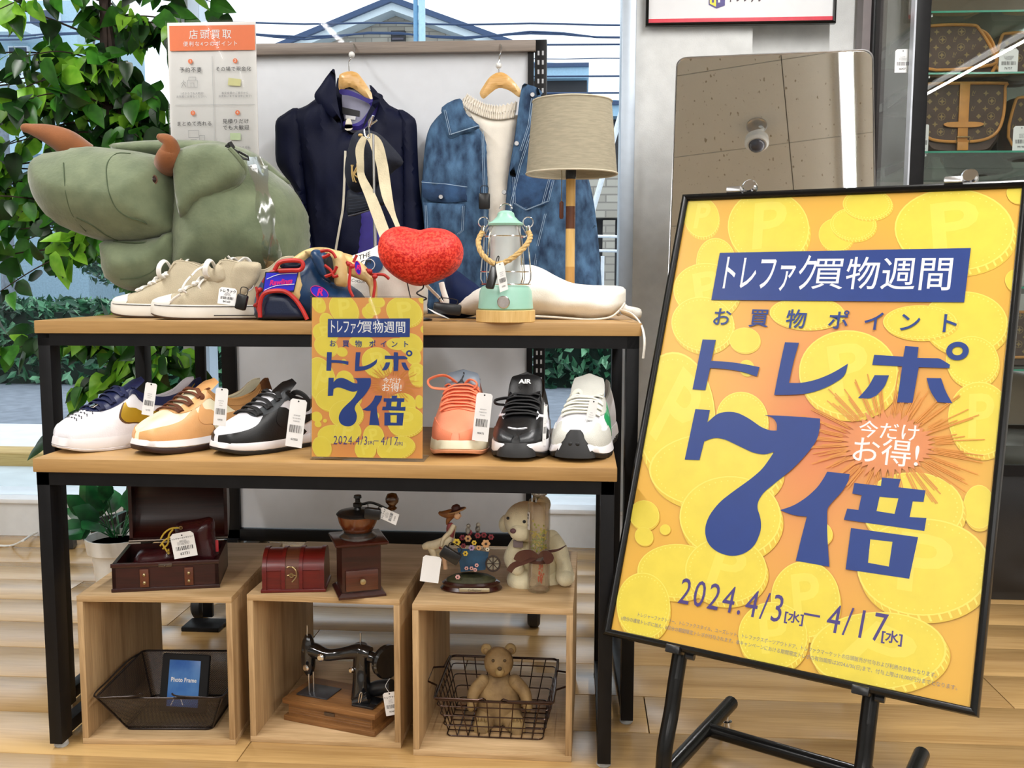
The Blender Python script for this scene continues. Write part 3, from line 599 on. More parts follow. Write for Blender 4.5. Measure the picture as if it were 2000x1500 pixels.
m = MB(); p = at(12, 480, Y=9); m.tube([(p.x, 9, GY), (p.x+.02, 9, 2.6)], [.07, .06], 10); tag(m.build('utility_pole', M('grey_pole', hexc('#76808c'), rough=.7, var=.2)), 'grey street pole outside at the far left edge', 'pole')
# ============================================================ RIGHT SIDE: mirror, framed sign, glass case
al, ym = math.radians(20), math.radians(-8)
tl = at(1321, 113, Y=2.95); nrm = Vector((math.sin(ym)*math.cos(al), -math.cos(ym)*math.cos(al), math.sin(al)))
mx_ = Vector((math.cos(ym), math.sin(ym), 0)); my_ = nrm.cross(mx_)
Rm = Matrix((mx_, my_, nrm)).transposed(); MH = 1.0; MWd = .545
mo = tl+mx_*MWd/2-my_*MH/2
base = Vector((mo.x+.02, mo.y-.25+.27, 0))
t = thing('standing_mirror', 'tilted standing mirror with rounded corners showing the ceiling, behind the yellow poster', 'mirror', (mo.x, mo.y, 0))
LM = lambda x, y, z: mo+mx_*x+my_*y+nrm*z-Vector((mo.x, mo.y, 0))
def rrect(w, h, r, n=6):
    o = []
    for cx, cy, a0 in ((w/2-r, h/2-r, 0), (-w/2+r, h/2-r, 90), (-w/2+r, -h/2+r, 180), (w/2-r, -h/2+r, 270)):
        for i in range(n+1): a = math.radians(a0+90*i/n); o.append((cx+r*math.cos(a), cy+r*math.sin(a)))
    return o
m = MB(); m.prism(rrect(MWd-.008, MH-.008, .026), lambda p: LM(p[0], p[1], -.004), lambda p: LM(p[0], p[1], .001)); m.build('mirror_glass', M('silvered_mirror', (.86, .87, .86), rough=.015, metal=1, var=.01), t, flat=True)
m = MB(); ri = rrect(MWd, MH, .03); m.loft([[LM(x*s_, y*s_, z) for x, y in ri] for s_, z in ((1, -.012), (1, .003), (.992, .004), (.989, .001))], False); m.prism(ri, None, lambda p: LM(p[0], p[1], -.012)); m.build('frame', STEEL, t)
lp = LM(0, -MH/2+.02, -.01)
m = MB()
for sx in (-.2, .2):
    m.tube([LM(sx, .1, -.02), Vector((LM(sx, .1, 0).x, LM(sx, .1, -.02).y+.12, .02))], .009, 10)
    q = LM(sx, -MH/2+.05, -.02); m.tube([q, Vector((q.x, q.y, .014))], .009, 10); m.tube([Vector((q.x, q.y, .014)), Vector((LM(sx, .1, 0).x, LM(sx, .1, -.02).y+.12, .014))], .009, 10)
o = m.build('stand', BLACK, t); o['kind'] = 'stuff'
# dome camera on the ceiling, seen in the mirror
t = thing('security_camera', 'white dome security camera on the ceiling, seen in the standing mirror', 'camera', (.39, 1.74, CEIL))
WPL = M('white_plastic', (.78, .78, .76), rough=.35, var=.02)
m = MB(); m.lathe([(.045, 0), (.045, -.006), (.038, -.01)], n=28); m.build('ceiling_plate', STEEL, t)
m = MB(); m.tube(cr_pts([(.01, 0, -.005), (.028, 0, -.03), (-.01, .01, -.05), (.02, 0, -.07), (0, 0, -.085)], 6), .006, 8); m.build('cable', WPL, t)
m = MB(); m.lathe([(.02, -.08), (.05, -.085), (.052, -.115), (.042, -.125)], n=28); m.build('housing', WPL, t)
m = MB(); m.ball((0, 0, -.123), (.036, .036, .032), 20, 10); m.build('dome', M('smoked_dome', (.08, .08, .1), rough=.08), t)
# framed white sign
a, b = at(1261, 51, Y=WY-.03), at(1632, 47, Y=WY-.03); cw = b.x-a.x; hh = .42
t = thing('framed_sign', 'white sign in black frame with red stripe, high above the mirror', 'sign', ((a.x+b.x)/2, WY-.016, a.z+hh/2))
m = MB(); pf = [(0, -.001), (0, .018), (.004, .021), (.009, .018), (.0095, 0)]; rings = [[Vector((sx*(cw/2-o), -z, sy*(hh/2-o))) for o, z in pf] for sx, sy in ((-1, -1), (1, -1), (1, 1), (-1, 1))]; m.loft(rings, False, True, True); m.build('frame', FRM, t)
m = MB(); m.b2(-cw/2+.006, cw/2-.006, -.008, 0, -hh/2+.006, hh/2-.006); m.build('print_sheet', M('white_print', (.86, .86, .88), rough=.4, var=.01), t)
m = MB(); m.b2(-cw/2+.009, cw/2-.009, -.0095, -.0085, -hh/2+.009, -hh/2+.023); m.build('red_stripe', M('red_print', hexc('#e32b45'), rough=.4), t)
c = at(1400, 12, Y=WY-.03)-Vector(t.location); k = .001
m = MB(); fy = lambda d: (lambda p: Vector((c.x+p[0]*k, -.0095-d, c.z+p[1]*k)))
m.mat(0).prism([(-25, 6), (0, -6), (26, 3), (26, 60), (0, 50), (-25, 58)], None, fy(0)); m.mat(1).prism([(-22, 9), (-2, -1), (-2, 47), (-22, 55)], None, fy(.0003)); m.mat(2).prism([(2, -1), (23, 6), (23, 57), (2, 47)], None, fy(.0003))
m.mat(3); put_text(m, 'T', 42, lambda x, y: fy(.0006)((x-12, y+26)), bold=.03); m.mat(4); put_text(m, 'F', 42, lambda x, y: fy(.0006)((x+12, y+26)), bold=.03)
m.build('cube_emblem', [M('printed_purple', hexc('#3b2a86'), rough=.4), M('printed_yellow', hexc('#f2e91e'), rough=.4), M('printed_purple'  , (0, 0, 0)), M('printed_purple', (0, 0, 0)), PRINT_WHITE], t, flat=True)
m = MB(); put_text(m, 'トレファク', 46, lambda x, y: fy(0)((x+92, y+30)), bold=.03, sx=.5, shear=.1); m.build('sign_lettering', M('dark_print', hexc('#3a2430'), rough=.4), t, flat=True)
# glass case
CX0, CX1, CY0, CY1 = at(1782, 200, Y=2.8).x, 1.85, 2.8, 3.22
zb = at(1980, 917, Y=2.8).z
t = thing('display_case', 'black framed glass display case with leather bags on glass shelves', 'display case', (CX0, CY0, 0)); w_ = CX1-CX0; d_ = CY1-CY0
m = MB(); m.b2(0, w_, .01, d_, .0, zb, .003); m.build('base_cabinet', M('black_gloss_panel', (.012, .012, .013), rough=.25, var=.1), t)
m = MB(); m.b2(-.01, w_, 0, .02, zb-.02, zb+.012); m.build('base_rim', BLACK, t)
for x, y, n_, wdt in ((0, 0, 'corner_post', .04), (-.004, d_-.03, 'slotted_post', .03)):
    m = MB(); m.b2(x, x+wdt, y, y+.03, zb, CEIL-.02, .002); pz = m.build(n_, BLACK, t)
m = MB(); m.b2(-.005, .0, -.002, .03, zb, CEIL-.02); m.build('post_edge', M('grey_aluminium', (.5, .53, .58), rough=.3, metal=.6), t)
m = MB(); m.b2(-.03, -.005, d_-.01, d_+.06, 0, CEIL-.02); m.build('grey_edge_panel', M('taupe_panel', hexc('#7b7272'), rough=.5), t)
m = MB(); m.b2(0, w_, d_-.004, d_, zb, CEIL-.02); m.build('mirror_back', M('dim_mirror', (.45, .45, .44), rough=.03, metal=1, var=.02), t)
m = MB(); m.b2(.04, w_, .004, .010, zb, CEIL-.02); m.build('front_glass', thin_glass('case_glass', (.94, .96, .95), .01), t)
m = MB(); m.b2(.001, .007, .03, d_-.03, zb, CEIL-.02); m.build('side_glass', thin_glass('case_glass'), t)
SG = thin_glass('shelf_glass', (.80, .92, .87), .06); SE = M('green_glass_edge', hexc('#3f9a80'), rough=.15, var=.1)
SZ = [at(1900, v, Y=2.83).z for v in (23, 143, 296, 420, 560, 720)]
for z in SZ:
    m = MB(); m.b2(.042, w_-.01, .02, d_-.01, z-.004, z); s_ = m.build('glass_shelf', SG, t); m = MB(); m.b2(.042, w_-.01, .018, .0205, z-.0045, z+.0005); m.build('shelf_edge', SE, s_)
    for x in (.05, .56):
        m = MB(); m.prism([(.03, z-.005), (d_-.03, z-.005), (d_-.03, z-.03), (.03, z-.012)], lambda p, x=x: Vector((x, p[0], p[1])), lambda p, x=x: Vector((x+.004, p[0], p[1]))); m.build('shelf_bracket', STEEL, t)
# monogrammed bags
CANV = M('brown_coated_canvas', hexc('#4a352a'), rough=.45, var=.15, bump=.2, bscale=500); TAN = M('tan_leather_trim', hexc('#c98b45'), rough=.45, var=.12, bump=.15); GOLDP = M('gold_print', hexc('#8d7648'), rough=.5, var=.1)
def monogram(m, fn, w, h, inside, st=.034):
    j = 0; y = -h
    while y < h:
        x = -w+(st/2 if j % 2 else 0); i = 0
        while x < w:
            if inside(x, y):
                kind = (i+j*2) % 4
                if kind == 0: put_text(m, 'L', .017, lambda a, b, x=x, y=y: fn(x+a-.002, y+b-.001), shear=.2, bold=-.004); put_text(m, 'V', .015, lambda a, b, x=x, y=y: fn(x+a+.002, y+b+.002), bold=-.004)
                else:
                    r1, r2 = (.0085, .0028) if kind != 2 else (.0068, .0035); n = 16
                    P = [(x+(r1 if q % 4 == 0 else r2*1.6 if q % 2 else r2*1.2)*math.cos(2*PI*q/n), y+(r1 if q % 4 == 0 else r2*1.6 if q % 2 else r2*1.2)*math.sin(2*PI*q/n)) for q in range(n)]
                    m._f([m.bm.verts.new(fn(*p)) for p in P])
                    if kind == 3:
                        for q in range(20):
                            a, b = 2*PI*q/20, 2*PI*(q+1)/20; m._f([m.bm.verts.new(fn(x+.0105*s_*math.cos(e), y+.0105*s_*math.sin(e))) for s_, e in ((1, a), (1, b), (.88, b), (.88, a))])
            x += st; i += 1
        y += st*.62; j += 1
def bag(label, u0, v0, u1, v1, Y, kind):
    a, b = at(u0, v1, Y=Y), at(u1, v0, Y=Y); w, h = b.x-a.x, b.z-a.z; zf = min(SZ, key=lambda z: abs(z-a.z))
    t = thing('handbag', label, 'bag', ((a.x+b.x)/2, Y, zf)); d = .085
    if kind == 'saddle': out = [(-w/2, h*.35), (-w*.46, .03), (-w*.3, .004), (w*.3, .004), (w*.44, .025), (w/2, h*.3), (w*.5, h*.9), (w*.47, h), (-w*.47, h), (-w*.5, h*.9)]; flap = [(-w/2, h*.5), (-w*.45, h*.27), (-w*.25, h*.19), (w*.2, h*.19), (w*.42, h*.30), (w*.5, h*.55), (w*.5, h*.93), (w*.45, h*.99), (-w*.45, h*.99), (-w*.5, h*.93)]
    else: out = [(-w/2, .004), (w/2, .004), (w*.52, h*.2), (w*.46, h*.6), (w*.28, h*.92), (w*.15, h), (-w*.35, h), (-w*.5, h*.9)]; flap = [(-w/2, h*.2), (w*.47, h*.24), (w*.47, h*.5), (w*.28, h*.9), (w*.15, h*.99), (-w*.35, h*.99), (-w*.5, h*.88)]
    sm = lambda P: [tuple(p.to_2d()) for p in cr_pts([(x, y, 0) for x, y in P], 4, True)]
    so, sf = sm(out), sm(flap); cx, cy = 0, h/2
    m = MB(); rings = [[Vector((cx+(x-cx)*s_, y0, cy+(z-cy)*s_)) for x, z in so] for s_, y0 in ((.9, 0), (.98, .012), (1, .03), (1, d-.03), (.98, d-.01), (.9, d))]; m.loft(rings); m.build('body', CANV, t)
    m = MB(); m.prism(sf, lambda p: Vector((p[0], .002, p[1])), lambda p: Vector((p[0], -.006, p[1]))); fo = m.build('flap', CANV, t)
    m = MB(); m.tube([(x, -.006, z) for x, z in sf], .0045, 8, closed=True); m.build('piping', TAN, t)
    m = MB(); monogram(m, lambda x, z: Vector((x, -.0068, z+h/2)), w/2, h/2, lambda x, z: inpoly((x*1.08, h/2+z*1.1), sf)); o = m.build('monogram_print', GOLDP, t, flat=True); o['kind'] = 'stuff'
    if kind == 'saddle':
        m = MB(); m.b2(-.014, .014, -.012, -.007, h*.12, h*1.0, .002); m.build('closing_strap', TAN, t)
        m = MB(); P = sm([(-.055, h*.42), (-.035, h*.45), (.035, h*.45), (.055, h*.42), (.035, h*.38), (-.035, h*.38)]); m.prism(P, lambda p: Vector((p[0], -.011, p[1])), lambda p: Vector((p[0], -.015, p[1]))); m.build('strap_keeper', TAN, t)
        m = MB(); m.tube([(-.018, -.016, h*.16), (.018, -.016, h*.16), (.018, -.016, h*.24), (-.018, -.016, h*.24)], .002, 8, closed=True); m.build('buckle', BRASS, t)
        m = MB(); m.b2(-.016, .014, -.02, -.012, -.02+.03, h*.17, .002); m.build('strap_tip', TAN, t)
    else:
        m = MB(); m.tube(cr_pts([(w*.12, .03, h), (w*.36, .0, h*.86), (w*.50, -.005, h*.55), (w*.53, -.005, h*.25), (w*.49, 0, h*.1)], 6), .006, 8, flat=.6); m.build('shoulder_strap', TAN, t)
    return t
bag('brown monogrammed handbag with tan strap on the upper glass shelf', 1800, 36, 1944, 142, 2.90, 'top')
bag('brown monogrammed saddle bag with tan strap and brass buckle in the glass case', 1798, 153, 1962, 294, 2.90, 'saddle')
bag('brown bag at the right photo edge on the upper glass shelf', 1950, 46, 2070, 142, 2.95, 'top')
bag('brown bag partly hidden at the right photo edge, beside the saddle bag', 1975, 175, 2110, 294, 2.96, 'top')
bag('dark brown bag low in the case, just right of the yellow poster frame', 1950, 612, 2072, 716, 2.95, 'top')
TAGM = M('tag_card', (.84, .84, .84), rough=.55, var=.02)
def barcode(m, fn, x0, x1, y0, y1, rr, n=14):
    x = x0
    while x < x1:
        w = rr.uniform(.2, 1)*(x1-x0)/n*.8; m._f([m.bm.verts.new(fn(*q)) for q in ((x, y0), (x+w, y0), (x+w, y1), (x, y1))]); x += w+rr.uniform(.3, 1)*(x1-x0)/n
TN = [0]
def price_tag(label, loc, w, h, rot, lines=None, group=None, head='トレファク', string=None, two=False):
    """printed shop tag: card, print, eyelet and thread; rot = euler; card hangs from its top edge"""
    TN[0] += 1; rr = random.Random(TN[0]); t = thing('price_tag', label, 'price tag', loc, rot=rot, group=group)
    fn = lambda x, y: Vector((x, -.0006, y))
    c = w*.12; P = [(-w/2, -h), (w/2, -h), (w/2, -c), (w/2-c, 0), (-w/2+c, 0), (-w/2, -c)]
    m = MB(); m.prism(P, lambda p: Vector((p[0], .0002, p[1])), lambda p: Vector((p[0], -.0002, p[1]))); m.build('card', TAGM, t, flat=True)
    m = MB(); m.mat(0); n = 12; m._f([m.bm.verts.new(fn(.0016*math.cos(2*PI*i/n), -w*.12+.0016*math.sin(2*PI*i/n))) for i in range(n)])
    m.mat(1); 
    if head: m.mat(0); put_text(m, head, w*.2*min(1, 5/len(head)), lambda x, y: fn(x, y-h*.22), sx=.95, bold=.02); m.mat(1)
    for i, yy in enumerate((.34, .40, .46)): put_text(m, ''.join(rr.choice('0123456789') for _ in range(rr.randint(6, 12))), w*.11, lambda x, y, yy=yy: fn(x, y-h*yy), sx=.8)
    m.mat(0); barcode(m, fn, -w*.36, w*.36, -h*.70, -h*.54, rr); put_text(m, str(rr.randint(11111, 99999)), w*.17, lambda x, y: fn(x, y-h*.84), bold=.01)
    m.build('print', [INK, GREYINK], t, flat=True)['kind'] = 'stuff'
    if string: m = MB(); m.tube(cr_pts([Vector(p) for p in string], 5), .0005, 5); m.build('string', M('clear_tag_string', (.7, .7, .7), rough=.3), t)
    return t
for i, (u, v, v1, wp, Y, lb) in enumerate(((1764, 96, 142, 28, 2.86, 'blank white price tag behind the case side glass, left of the corner post'), (1971, 95, 141, 34, 2.84, 'white price tag between the two bags on the upper glass shelf'), (1996, 246, 295, 30, 2.84, 'white price tag at the photo edge beside the saddle bag'), (1806, 243, 300, 16, 2.84, 'narrow white price tag right behind the black corner post'))):
    a, b = at(u, v, Y=Y), at(u, v1, Y=Y); price_tag(lb, a, wp*Y/FPX, a.z-b.z, (0, 0, 0), head=None)
# ============================================================ CLOTHES PANEL RACK
def pp(P, Y): return [((q := at(u, v, Y=Y)).x, q.z) for u, v in P]
def pdist(x, y, poly):
    d = 1e9
    for i in range(len(poly)):
        a, b = poly[i-1], poly[i]; ex, ey = b[0]-a[0], b[1]-a[1]; l = ex*ex+ey*ey
        t = max(0, min(1, ((x-a[0])*ex+(y-a[1])*ey)/l)) if l else 0; d = min(d, math.hypot(x-a[0]-t*ex, y-a[1]-t*ey))
    return d
def dens(poly, s):
    o = []
    for i in range(len(poly)):
        a, b = poly[i-1], poly[i]; n = max(1, int(math.hypot(b[0]-a[0], b[1]-a[1])/s)); o += [(a[0]+(b[0]-a[0])*k/n, a[1]+(b[1]-a[1])*k/n) for k in range(1, n+1)]
    return o
def puff(m, poly, fn, s=.012, T=.03, e=.03, wr=0, ws=12, seed=0, back=True, smooth=True, stretch=(1, 1), holes=()):
    """pillow a flat outline into a cloth or plush body: fn(x, y, off) -> point"""
    if smooth: poly = [tuple(p.to_2d()) for p in cr_pts([(x, y, 0) for x, y in poly], 3, True)]
    poly = dens(poly, s*1.4); xs = [p[0] for p in poly]; ys = [p[1] for p in poly]; vs = [Vector(p) for p in poly]; n0 = len(vs); es = [(i, (i+1) % n0) for i in range(n0)]
    hs = []
    for h in holes:
        h = dens(h, s*1.4); hs.append(h); b = len(vs); vs += [Vector(p) for p in h]; es += [(b+i, b+(i+1) % len(h)) for i in range(len(h))]
    y = min(ys); j = 0
    while y < max(ys):
        x = min(xs)+(s/2 if j % 2 else 0)
        while x < max(xs):
            if inpoly((x, y), poly) and not any(inpoly((x, y), h) for h in hs) and pdist(x, y, poly) > s*.55: vs.append(Vector((x, y)))
            x += s
        y += s*.87; j += 1
    o = delaunay_2d_cdt(vs, es, [], 0, 1e-7); tris = []
    for t in o[2]:
        c = sum((o[0][i] for i in t), Vector((0, 0)))/len(t)
        if inpoly(c, poly) and not any(inpoly(c, h) for h in hs): tris.append(t)
    D = [min([pdist(v.x, v.y, poly)]+[pdist(v.x, v.y, h) for h in hs]) for v in o[0]]
    def off(v, d): 
        q = min(1, d/e); r = T*math.sqrt(max(0, 1-(1-q)**2)); w = noise.noise(Vector((v.x*ws*stretch[0], v.y*ws*stretch[1], seed)))+.5*noise.noise(Vector((v.x*ws*2.3*stretch[0], v.y*ws*2.3*stretch[1], seed+5)))
        return r+w*wr*min(1, d/(s*1.5))
    A = [m.bm.verts.new(fn(v.x, v.y, off(v, d))) for v, d in zip(o[0], D)]
    for t in tris: m._f([A[i] for i in t])
    if back:
        B = [A[i] if D[i] < 1e-5 else m.bm.verts.new(fn(v.x, v.y, -off(v, D[i]))) for i, v in enumerate(o[0])]
        for t in tris: m._f([B[i] for i in reversed(t)])
    return m
RY = 2.75
rx0, rx1 = at(432, 700, Y=RY).x, at(1068, 77, Y=RY).x; rz1 = at(1060, 77, Y=RY).z
t = thing('panel_rack', 'tall white panel rack on casters with a wooden top bar, behind the tables', 'clothes rack', (0, 0, 0))
for i, (a, b) in enumerate(((rx0, rx0+.042), (rx1-.033, rx1))):
    m = MB(); m.b2(a, b, RY, RY+.03, .05, rz1, .001); po = m.build('upright_post', BLACK, t)
    if i == 0: continue
    s_ = MB(); z = .2
    while z < rz1-.03: s_.b2(a+.008, a+.013, RY-.0008, RY, z, z+.012); s_.b2(b-.013, b-.008, RY-.0008, RY, z, z+.012); z += .025
    s_ = s_.build('slots', M('slot_light', (.45, .46, .48), rough=.6), po); s_['kind'] = 'stuff'
zt0, zt1 = at(700, 106, Y=RY).z, at(700, 84, Y=RY).z
m = MB(); m.b2(rx0+.03, rx1-.03, RY-.012, RY+.012, zt0, zt1, .002); m.build('top_bar', wood('grey_brown_bar', '#6d625a', '#8d8177', 0, rough=.45, grain=20), t)
m = MB(); m.b2(rx0+.042, rx1-.036, RY+.013, RY+.022, .18, zt0+.01); m.build('white_panel', M('white_board', (.66, .68, .72), rough=.45, var=.015), t)
m = MB(); m.b2(rx1-.052, rx1-.036, RY+.002, RY+.013, .18, zt0); m.build('panel_edge', BLACK, t)
m = MB(); m.b2(rx0, rx1, RY, RY+.035, .142, .177, .002); m.build('bottom_beam', BLACK, t)
for a in (rx0+.02, rx1-.015):
    m = MB(); m.b2(a-.02, a+.02, 2.46, 3.05, .09, .125, .003); m.b2(a-.02, a+.02, RY-.02, RY+.03, .12, .15); fo = m.build('foot_bar', BLACK, t)
    for y in (2.49, 3.02):
        q = MB(); q.lathe([(.001, -.016), (.028, -.016), (.036, -.01), (.036, .01), (.028, .016), (.001, .016)], (a, y, .036), 24, Matrix.Rotation(PI/2, 3, 'Y')); q.build('caster_wheel', M('black_rubber', (.015, .015, .016), rough=.5), fo)
        q = MB(); q.lathe([(.024, 0), (.026, -.02), (.006, -.045)], (a, y-.01, .095), 14); q.build('caster_fork', BLACKP, fo)
# ------------------------------------------------------------ hangers
HW = wood('pale_beech_hanger', '#cf9d57', '#e6bd80', 0, rough=.3, grain=30, coat=.3)
def hanger(label, P, hook, ball, Y, cor):
    c = at(*P[len(P)//2], Y=Y); t = thing('clothes_hanger', label, 'hanger', c, group=None); F = lambda x, z, o=0: Vector((x-c.x, -o, z-c.z))
    m = MB(); puff(m, pp(P, Y), lambda x, y, o: F(x, y, o), s=.008, T=.007, e=.012); m.build('wooden_shoulder', HW, t)
    m = MB(); m.tube(cr_pts([at(u, v, Y=y)-c for u, v, y in hook], 8), .0018, 8); m.build('chrome_hook', CHROME, t)
    b = at(*ball, Y=Y)-c; m = MB(); m.ball(b, .0085, 14, 8); m.build('size_ball', WPL, t); return t
GY1 = RY-.085
hanger('pale wooden hanger holding the navy jacket', [(662, 150), (668, 143), (683, 139), (697, 142), (706, 152), (720, 172), (733, 197), (729, 204), (706, 184), (683, 170), (663, 177)], [(682, 141, GY1), (682, 120, GY1), (688, 112, GY1), (693, 100, RY-.03), (692, 88, RY-.014), (686, 82, RY), (682, 88, RY+.016), (682, 96, RY+.018)], (687, 107), GY1, 0)
hanger('pale wooden hanger holding the denim jacket and cream blouse', [(937, 182), (944, 168), (957, 150), (974, 141), (989, 145), (1003, 158), (1018, 178), (1014, 190), (995, 177), (974, 172), (957, 183), (944, 193)], [(974, 142, GY1), (974, 128, GY1), (976, 110, GY1+.01), (979, 98, RY-.03), (978, 88, RY-.014), (974, 82, RY), (971, 88, RY+.016), (971, 96, RY+.018)], (974, 128), GY1, 0)
# ------------------------------------------------------------ navy jacket
NAVY = M('navy_nylon', hexc('#060c28'), rough=.6, var=.15, scale=8, bump=.2, bscale=600, spec=.2); NAVY2 = M('navy_nylon_dark', hexc('#080d22'), rough=.6); PURP = M('purple_lining', hexc('#2a1d78'), rough=.6, var=.1); GLIN = M('grey_mesh_lining', hexc('#9d9db4'), rough=.7)
J = at(680, 500, Y=GY1); jt = thing('navy_jacket', 'dark navy zip jacket with purple lining on a wooden hanger', 'jacket', (J.x, GY1, .75))
def part(name, mt, P, yo, T, e=.03, wr=0, par=jt, o=None, s=.012, **k):
    o = o or jt.location; m = MB(); puff(m, pp(P, GY1), lambda x, y, f_: Vector((x-o[0], yo-f_, y-o[2])), s=s, T=T, e=e, wr=wr, **k); return m.build(name, mt, par)
part('torso', NAVY, [(640, 176), (600, 205), (575, 216), (566, 235), (588, 330), (600, 420), (606, 500), (610, 600), (700, 602), (800, 600), (806, 500), (802, 420), (798, 330), (805, 240), (788, 220), (760, 205), (742, 190), (728, 235), (700, 262), (676, 256), (662, 215), (655, 180)], 0, .045, .06, .016, stretch=(1.8, .6), seed=2)
part('sleeve', NAVY, [(583, 212), (556, 224), (541, 238), (540, 270), (541, 315), (553, 338), (575, 368), (588, 410), (594, 470), (603, 540), (612, 600), (634, 600), (630, 540), (618, 460), (606, 400), (602, 330), (600, 250)], -.010, .036, .05, .006, stretch=(1.5, .7), seed=4)
part('sleeve', NAVY, [(780, 215), (806, 228), (815, 245), (817, 300), (820, 360), (826, 420), (829, 480), (829, 590), (800, 598), (784, 560), (782, 480), (786, 400), (784, 300), (778, 250)], -.010, .036, .05, .006, stretch=(1.5, .7), seed=6)
part('back_collar', NAVY, [(655, 150), (668, 158), (735, 178), (745, 192), (742, 240), (700, 268), (668, 252), (652, 200)], .022, .004)
part('back_lining', GLIN, [(669, 174), (700, 176), (732, 190), (728, 232), (703, 258), (678, 252), (667, 210)], .012, .004)
part('purple_facing', PURP, [(667, 176), (690, 180), (727, 196), (738, 186), (742, 205), (734, 232), (716, 250), (700, 256), (676, 252), (674, 238), (690, 244), (708, 236), (724, 214), (722, 204), (690, 190), (668, 186)], -.014, .006, .01, .001)
part('collar', NAVY, [(661, 142), (648, 152), (634, 172), (622, 190), (626, 204), (640, 220), (662, 240), (674, 256), (670, 225), (664, 190)], -.04, .010, .02, .001)
part('collar', NAVY, [(726, 170), (740, 182), (746, 194), (744, 206), (734, 222), (722, 240), (712, 254), (722, 226), (733, 200)], -.03, .009, .02, .001)
m = MB(); [m.b2(*a) for a in []]; q = pp([(667, 208), (702, 216), (701, 227), (668, 221)], GY1); m.prism(q, None, lambda p: Vector((p[0]-J.x, .006, p[1]-.75))); m.build('neck_label', INK, jt)
m = MB(); q = pp([(674, 224), (694, 227), (693, 234), (674, 231)], GY1); m.prism(q, None, lambda p: Vector((p[0]-J.x, .005, p[1]-.75))); m.build('size_label', WHITEP, jt)
part('zip_end', M('cream_tape', hexc('#d8d2c0'), rough=.7), [(683, 237), (691, 238), (694, 256), (680, 257)], -.035, .003, .005)
part('purple_panel', PURP, [(708, 430), (718, 408), (735, 400), (752, 425), (764, 460), (776, 600), (700, 600)], -.041, .012, .03)
m = MB(); m.tube([Vector((p[0]-J.x, -.052, p[1]-.75)) for p in pp([(600, 398), (607, 430), (613, 470), (620, 500)], GY1)], .002, 6); m.build('purple_seam', PURP, jt)
m = MB(); m.tube(cr_pts([Vector((p[0]-J.x, -.055, p[1]-.75)) for p in pp([(684, 300), (680, 400), (674, 440), (664, 500), (660, 560)], GY1)], 5), .0035, 6); m.build('draw_cord', M('cream_tape', 0), jt)
# ------------------------------------------------------------ denim jacket and blouse
DEN = M('washed_denim', hexc('#172f4d'), rough=.85, scale=45, bump=.5, bscale=900, col2='#4f7499', stretch=(1, 1, .5), lo=.3, hi=.74); DEND = M('dark_denim', hexc('#1c3658'), rough=.85, scale=30, col2='#32557f', bump=.4, bscale=900); STI = M('pale_stitch', hexc('#9db4cb'), rough=.8)
D0 = at(980, 500, Y=GY1); dt = thing('denim_jacket', 'washed blue denim jacket worn open over a cream blouse', 'jacket', (D0.x, GY1, .75)); dk = dict(par=dt, o=dt.location)
part('front_panel', DEN, [(872, 216), (850, 236), (836, 262), (830, 300), (827, 340), (824, 380), (830, 440), (835, 500), (838, 560), (842, 610), (955, 612), (960, 560), (957, 470), (955, 400), (952, 320), (951, 275), (940, 256), (918, 234), (900, 205)], -.012, .035, .05, .009, stretch=(1.7, .8), seed=11, **dk)
part('front_panel', DEN, [(1020, 178), (1040, 178), (1058, 190), (1066, 240), (1100, 300), (1135, 350), (1130, 470), (1130, 612), (985, 612), (982, 520), (985, 460), (988, 400), (994, 340), (1004, 280), (1012, 225)], -.012, .035, .05, .009, stretch=(1.7, .8), seed=13, **dk)
part('sleeve', DEN, [(1060, 196), (1090, 230), (1130, 300), (1152, 360), (1163, 420), (1170, 490), (1175, 560), (1174, 612), (1108, 612), (1106, 500), (1104, 400), (1085, 330), (1062, 260)], -.02, .035, .05, .016, stretch=(1.7, .7), seed=15, **dk)
part('sleeve', DEN, [(866, 224), (846, 234), (834, 256), (828, 300), (823, 345), (820, 400), (824, 470), (828, 560), (830, 612), (872, 612), (866, 480), (862, 400), (866, 320), (872, 270)], .018, .04, .05, .006, stretch=(1.3, .6), seed=17, **dk)
part('collar', DEN, [(903, 199), (868, 216), (873, 240), (881, 275), (905, 268), (941, 255), (922, 236), (911, 222)], -.05, .008, .012, .002, **dk)
part('collar', DEN, [(1022, 174), (1036, 173), (1052, 179), (1061, 190), (1050, 196), (1040, 230), (1036, 268), (1014, 330), (1005, 360), (998, 340), (1008, 280), (1014, 225)], -.048, .008, .012, .002, **dk)
part('yoke_seam_flap', DEND, [(829, 356), (870, 360), (913, 366), (917, 372), (916, 396), (872, 399), (848, 396), (831, 388)], -.047, .005, .006, .001, smooth=False, **dk)
part('chest_pocket', DEN, [(832, 398), (912, 402), (910, 452), (900, 462), (845, 456), (834, 448)], -.046, .005, .006, .001, smooth=False, **dk)
part('chest_pocket', DEND, [(1000, 344), (1084, 352), (1072, 400), (1040, 410), (1026, 418), (1002, 402)], -.046, .005, .006, .001, smooth=False, **dk)
dl = lambda P, yo=-.052: [Vector((p[0]-D0.x, yo, p[1]-.75)) for p in pp(P, GY1)]
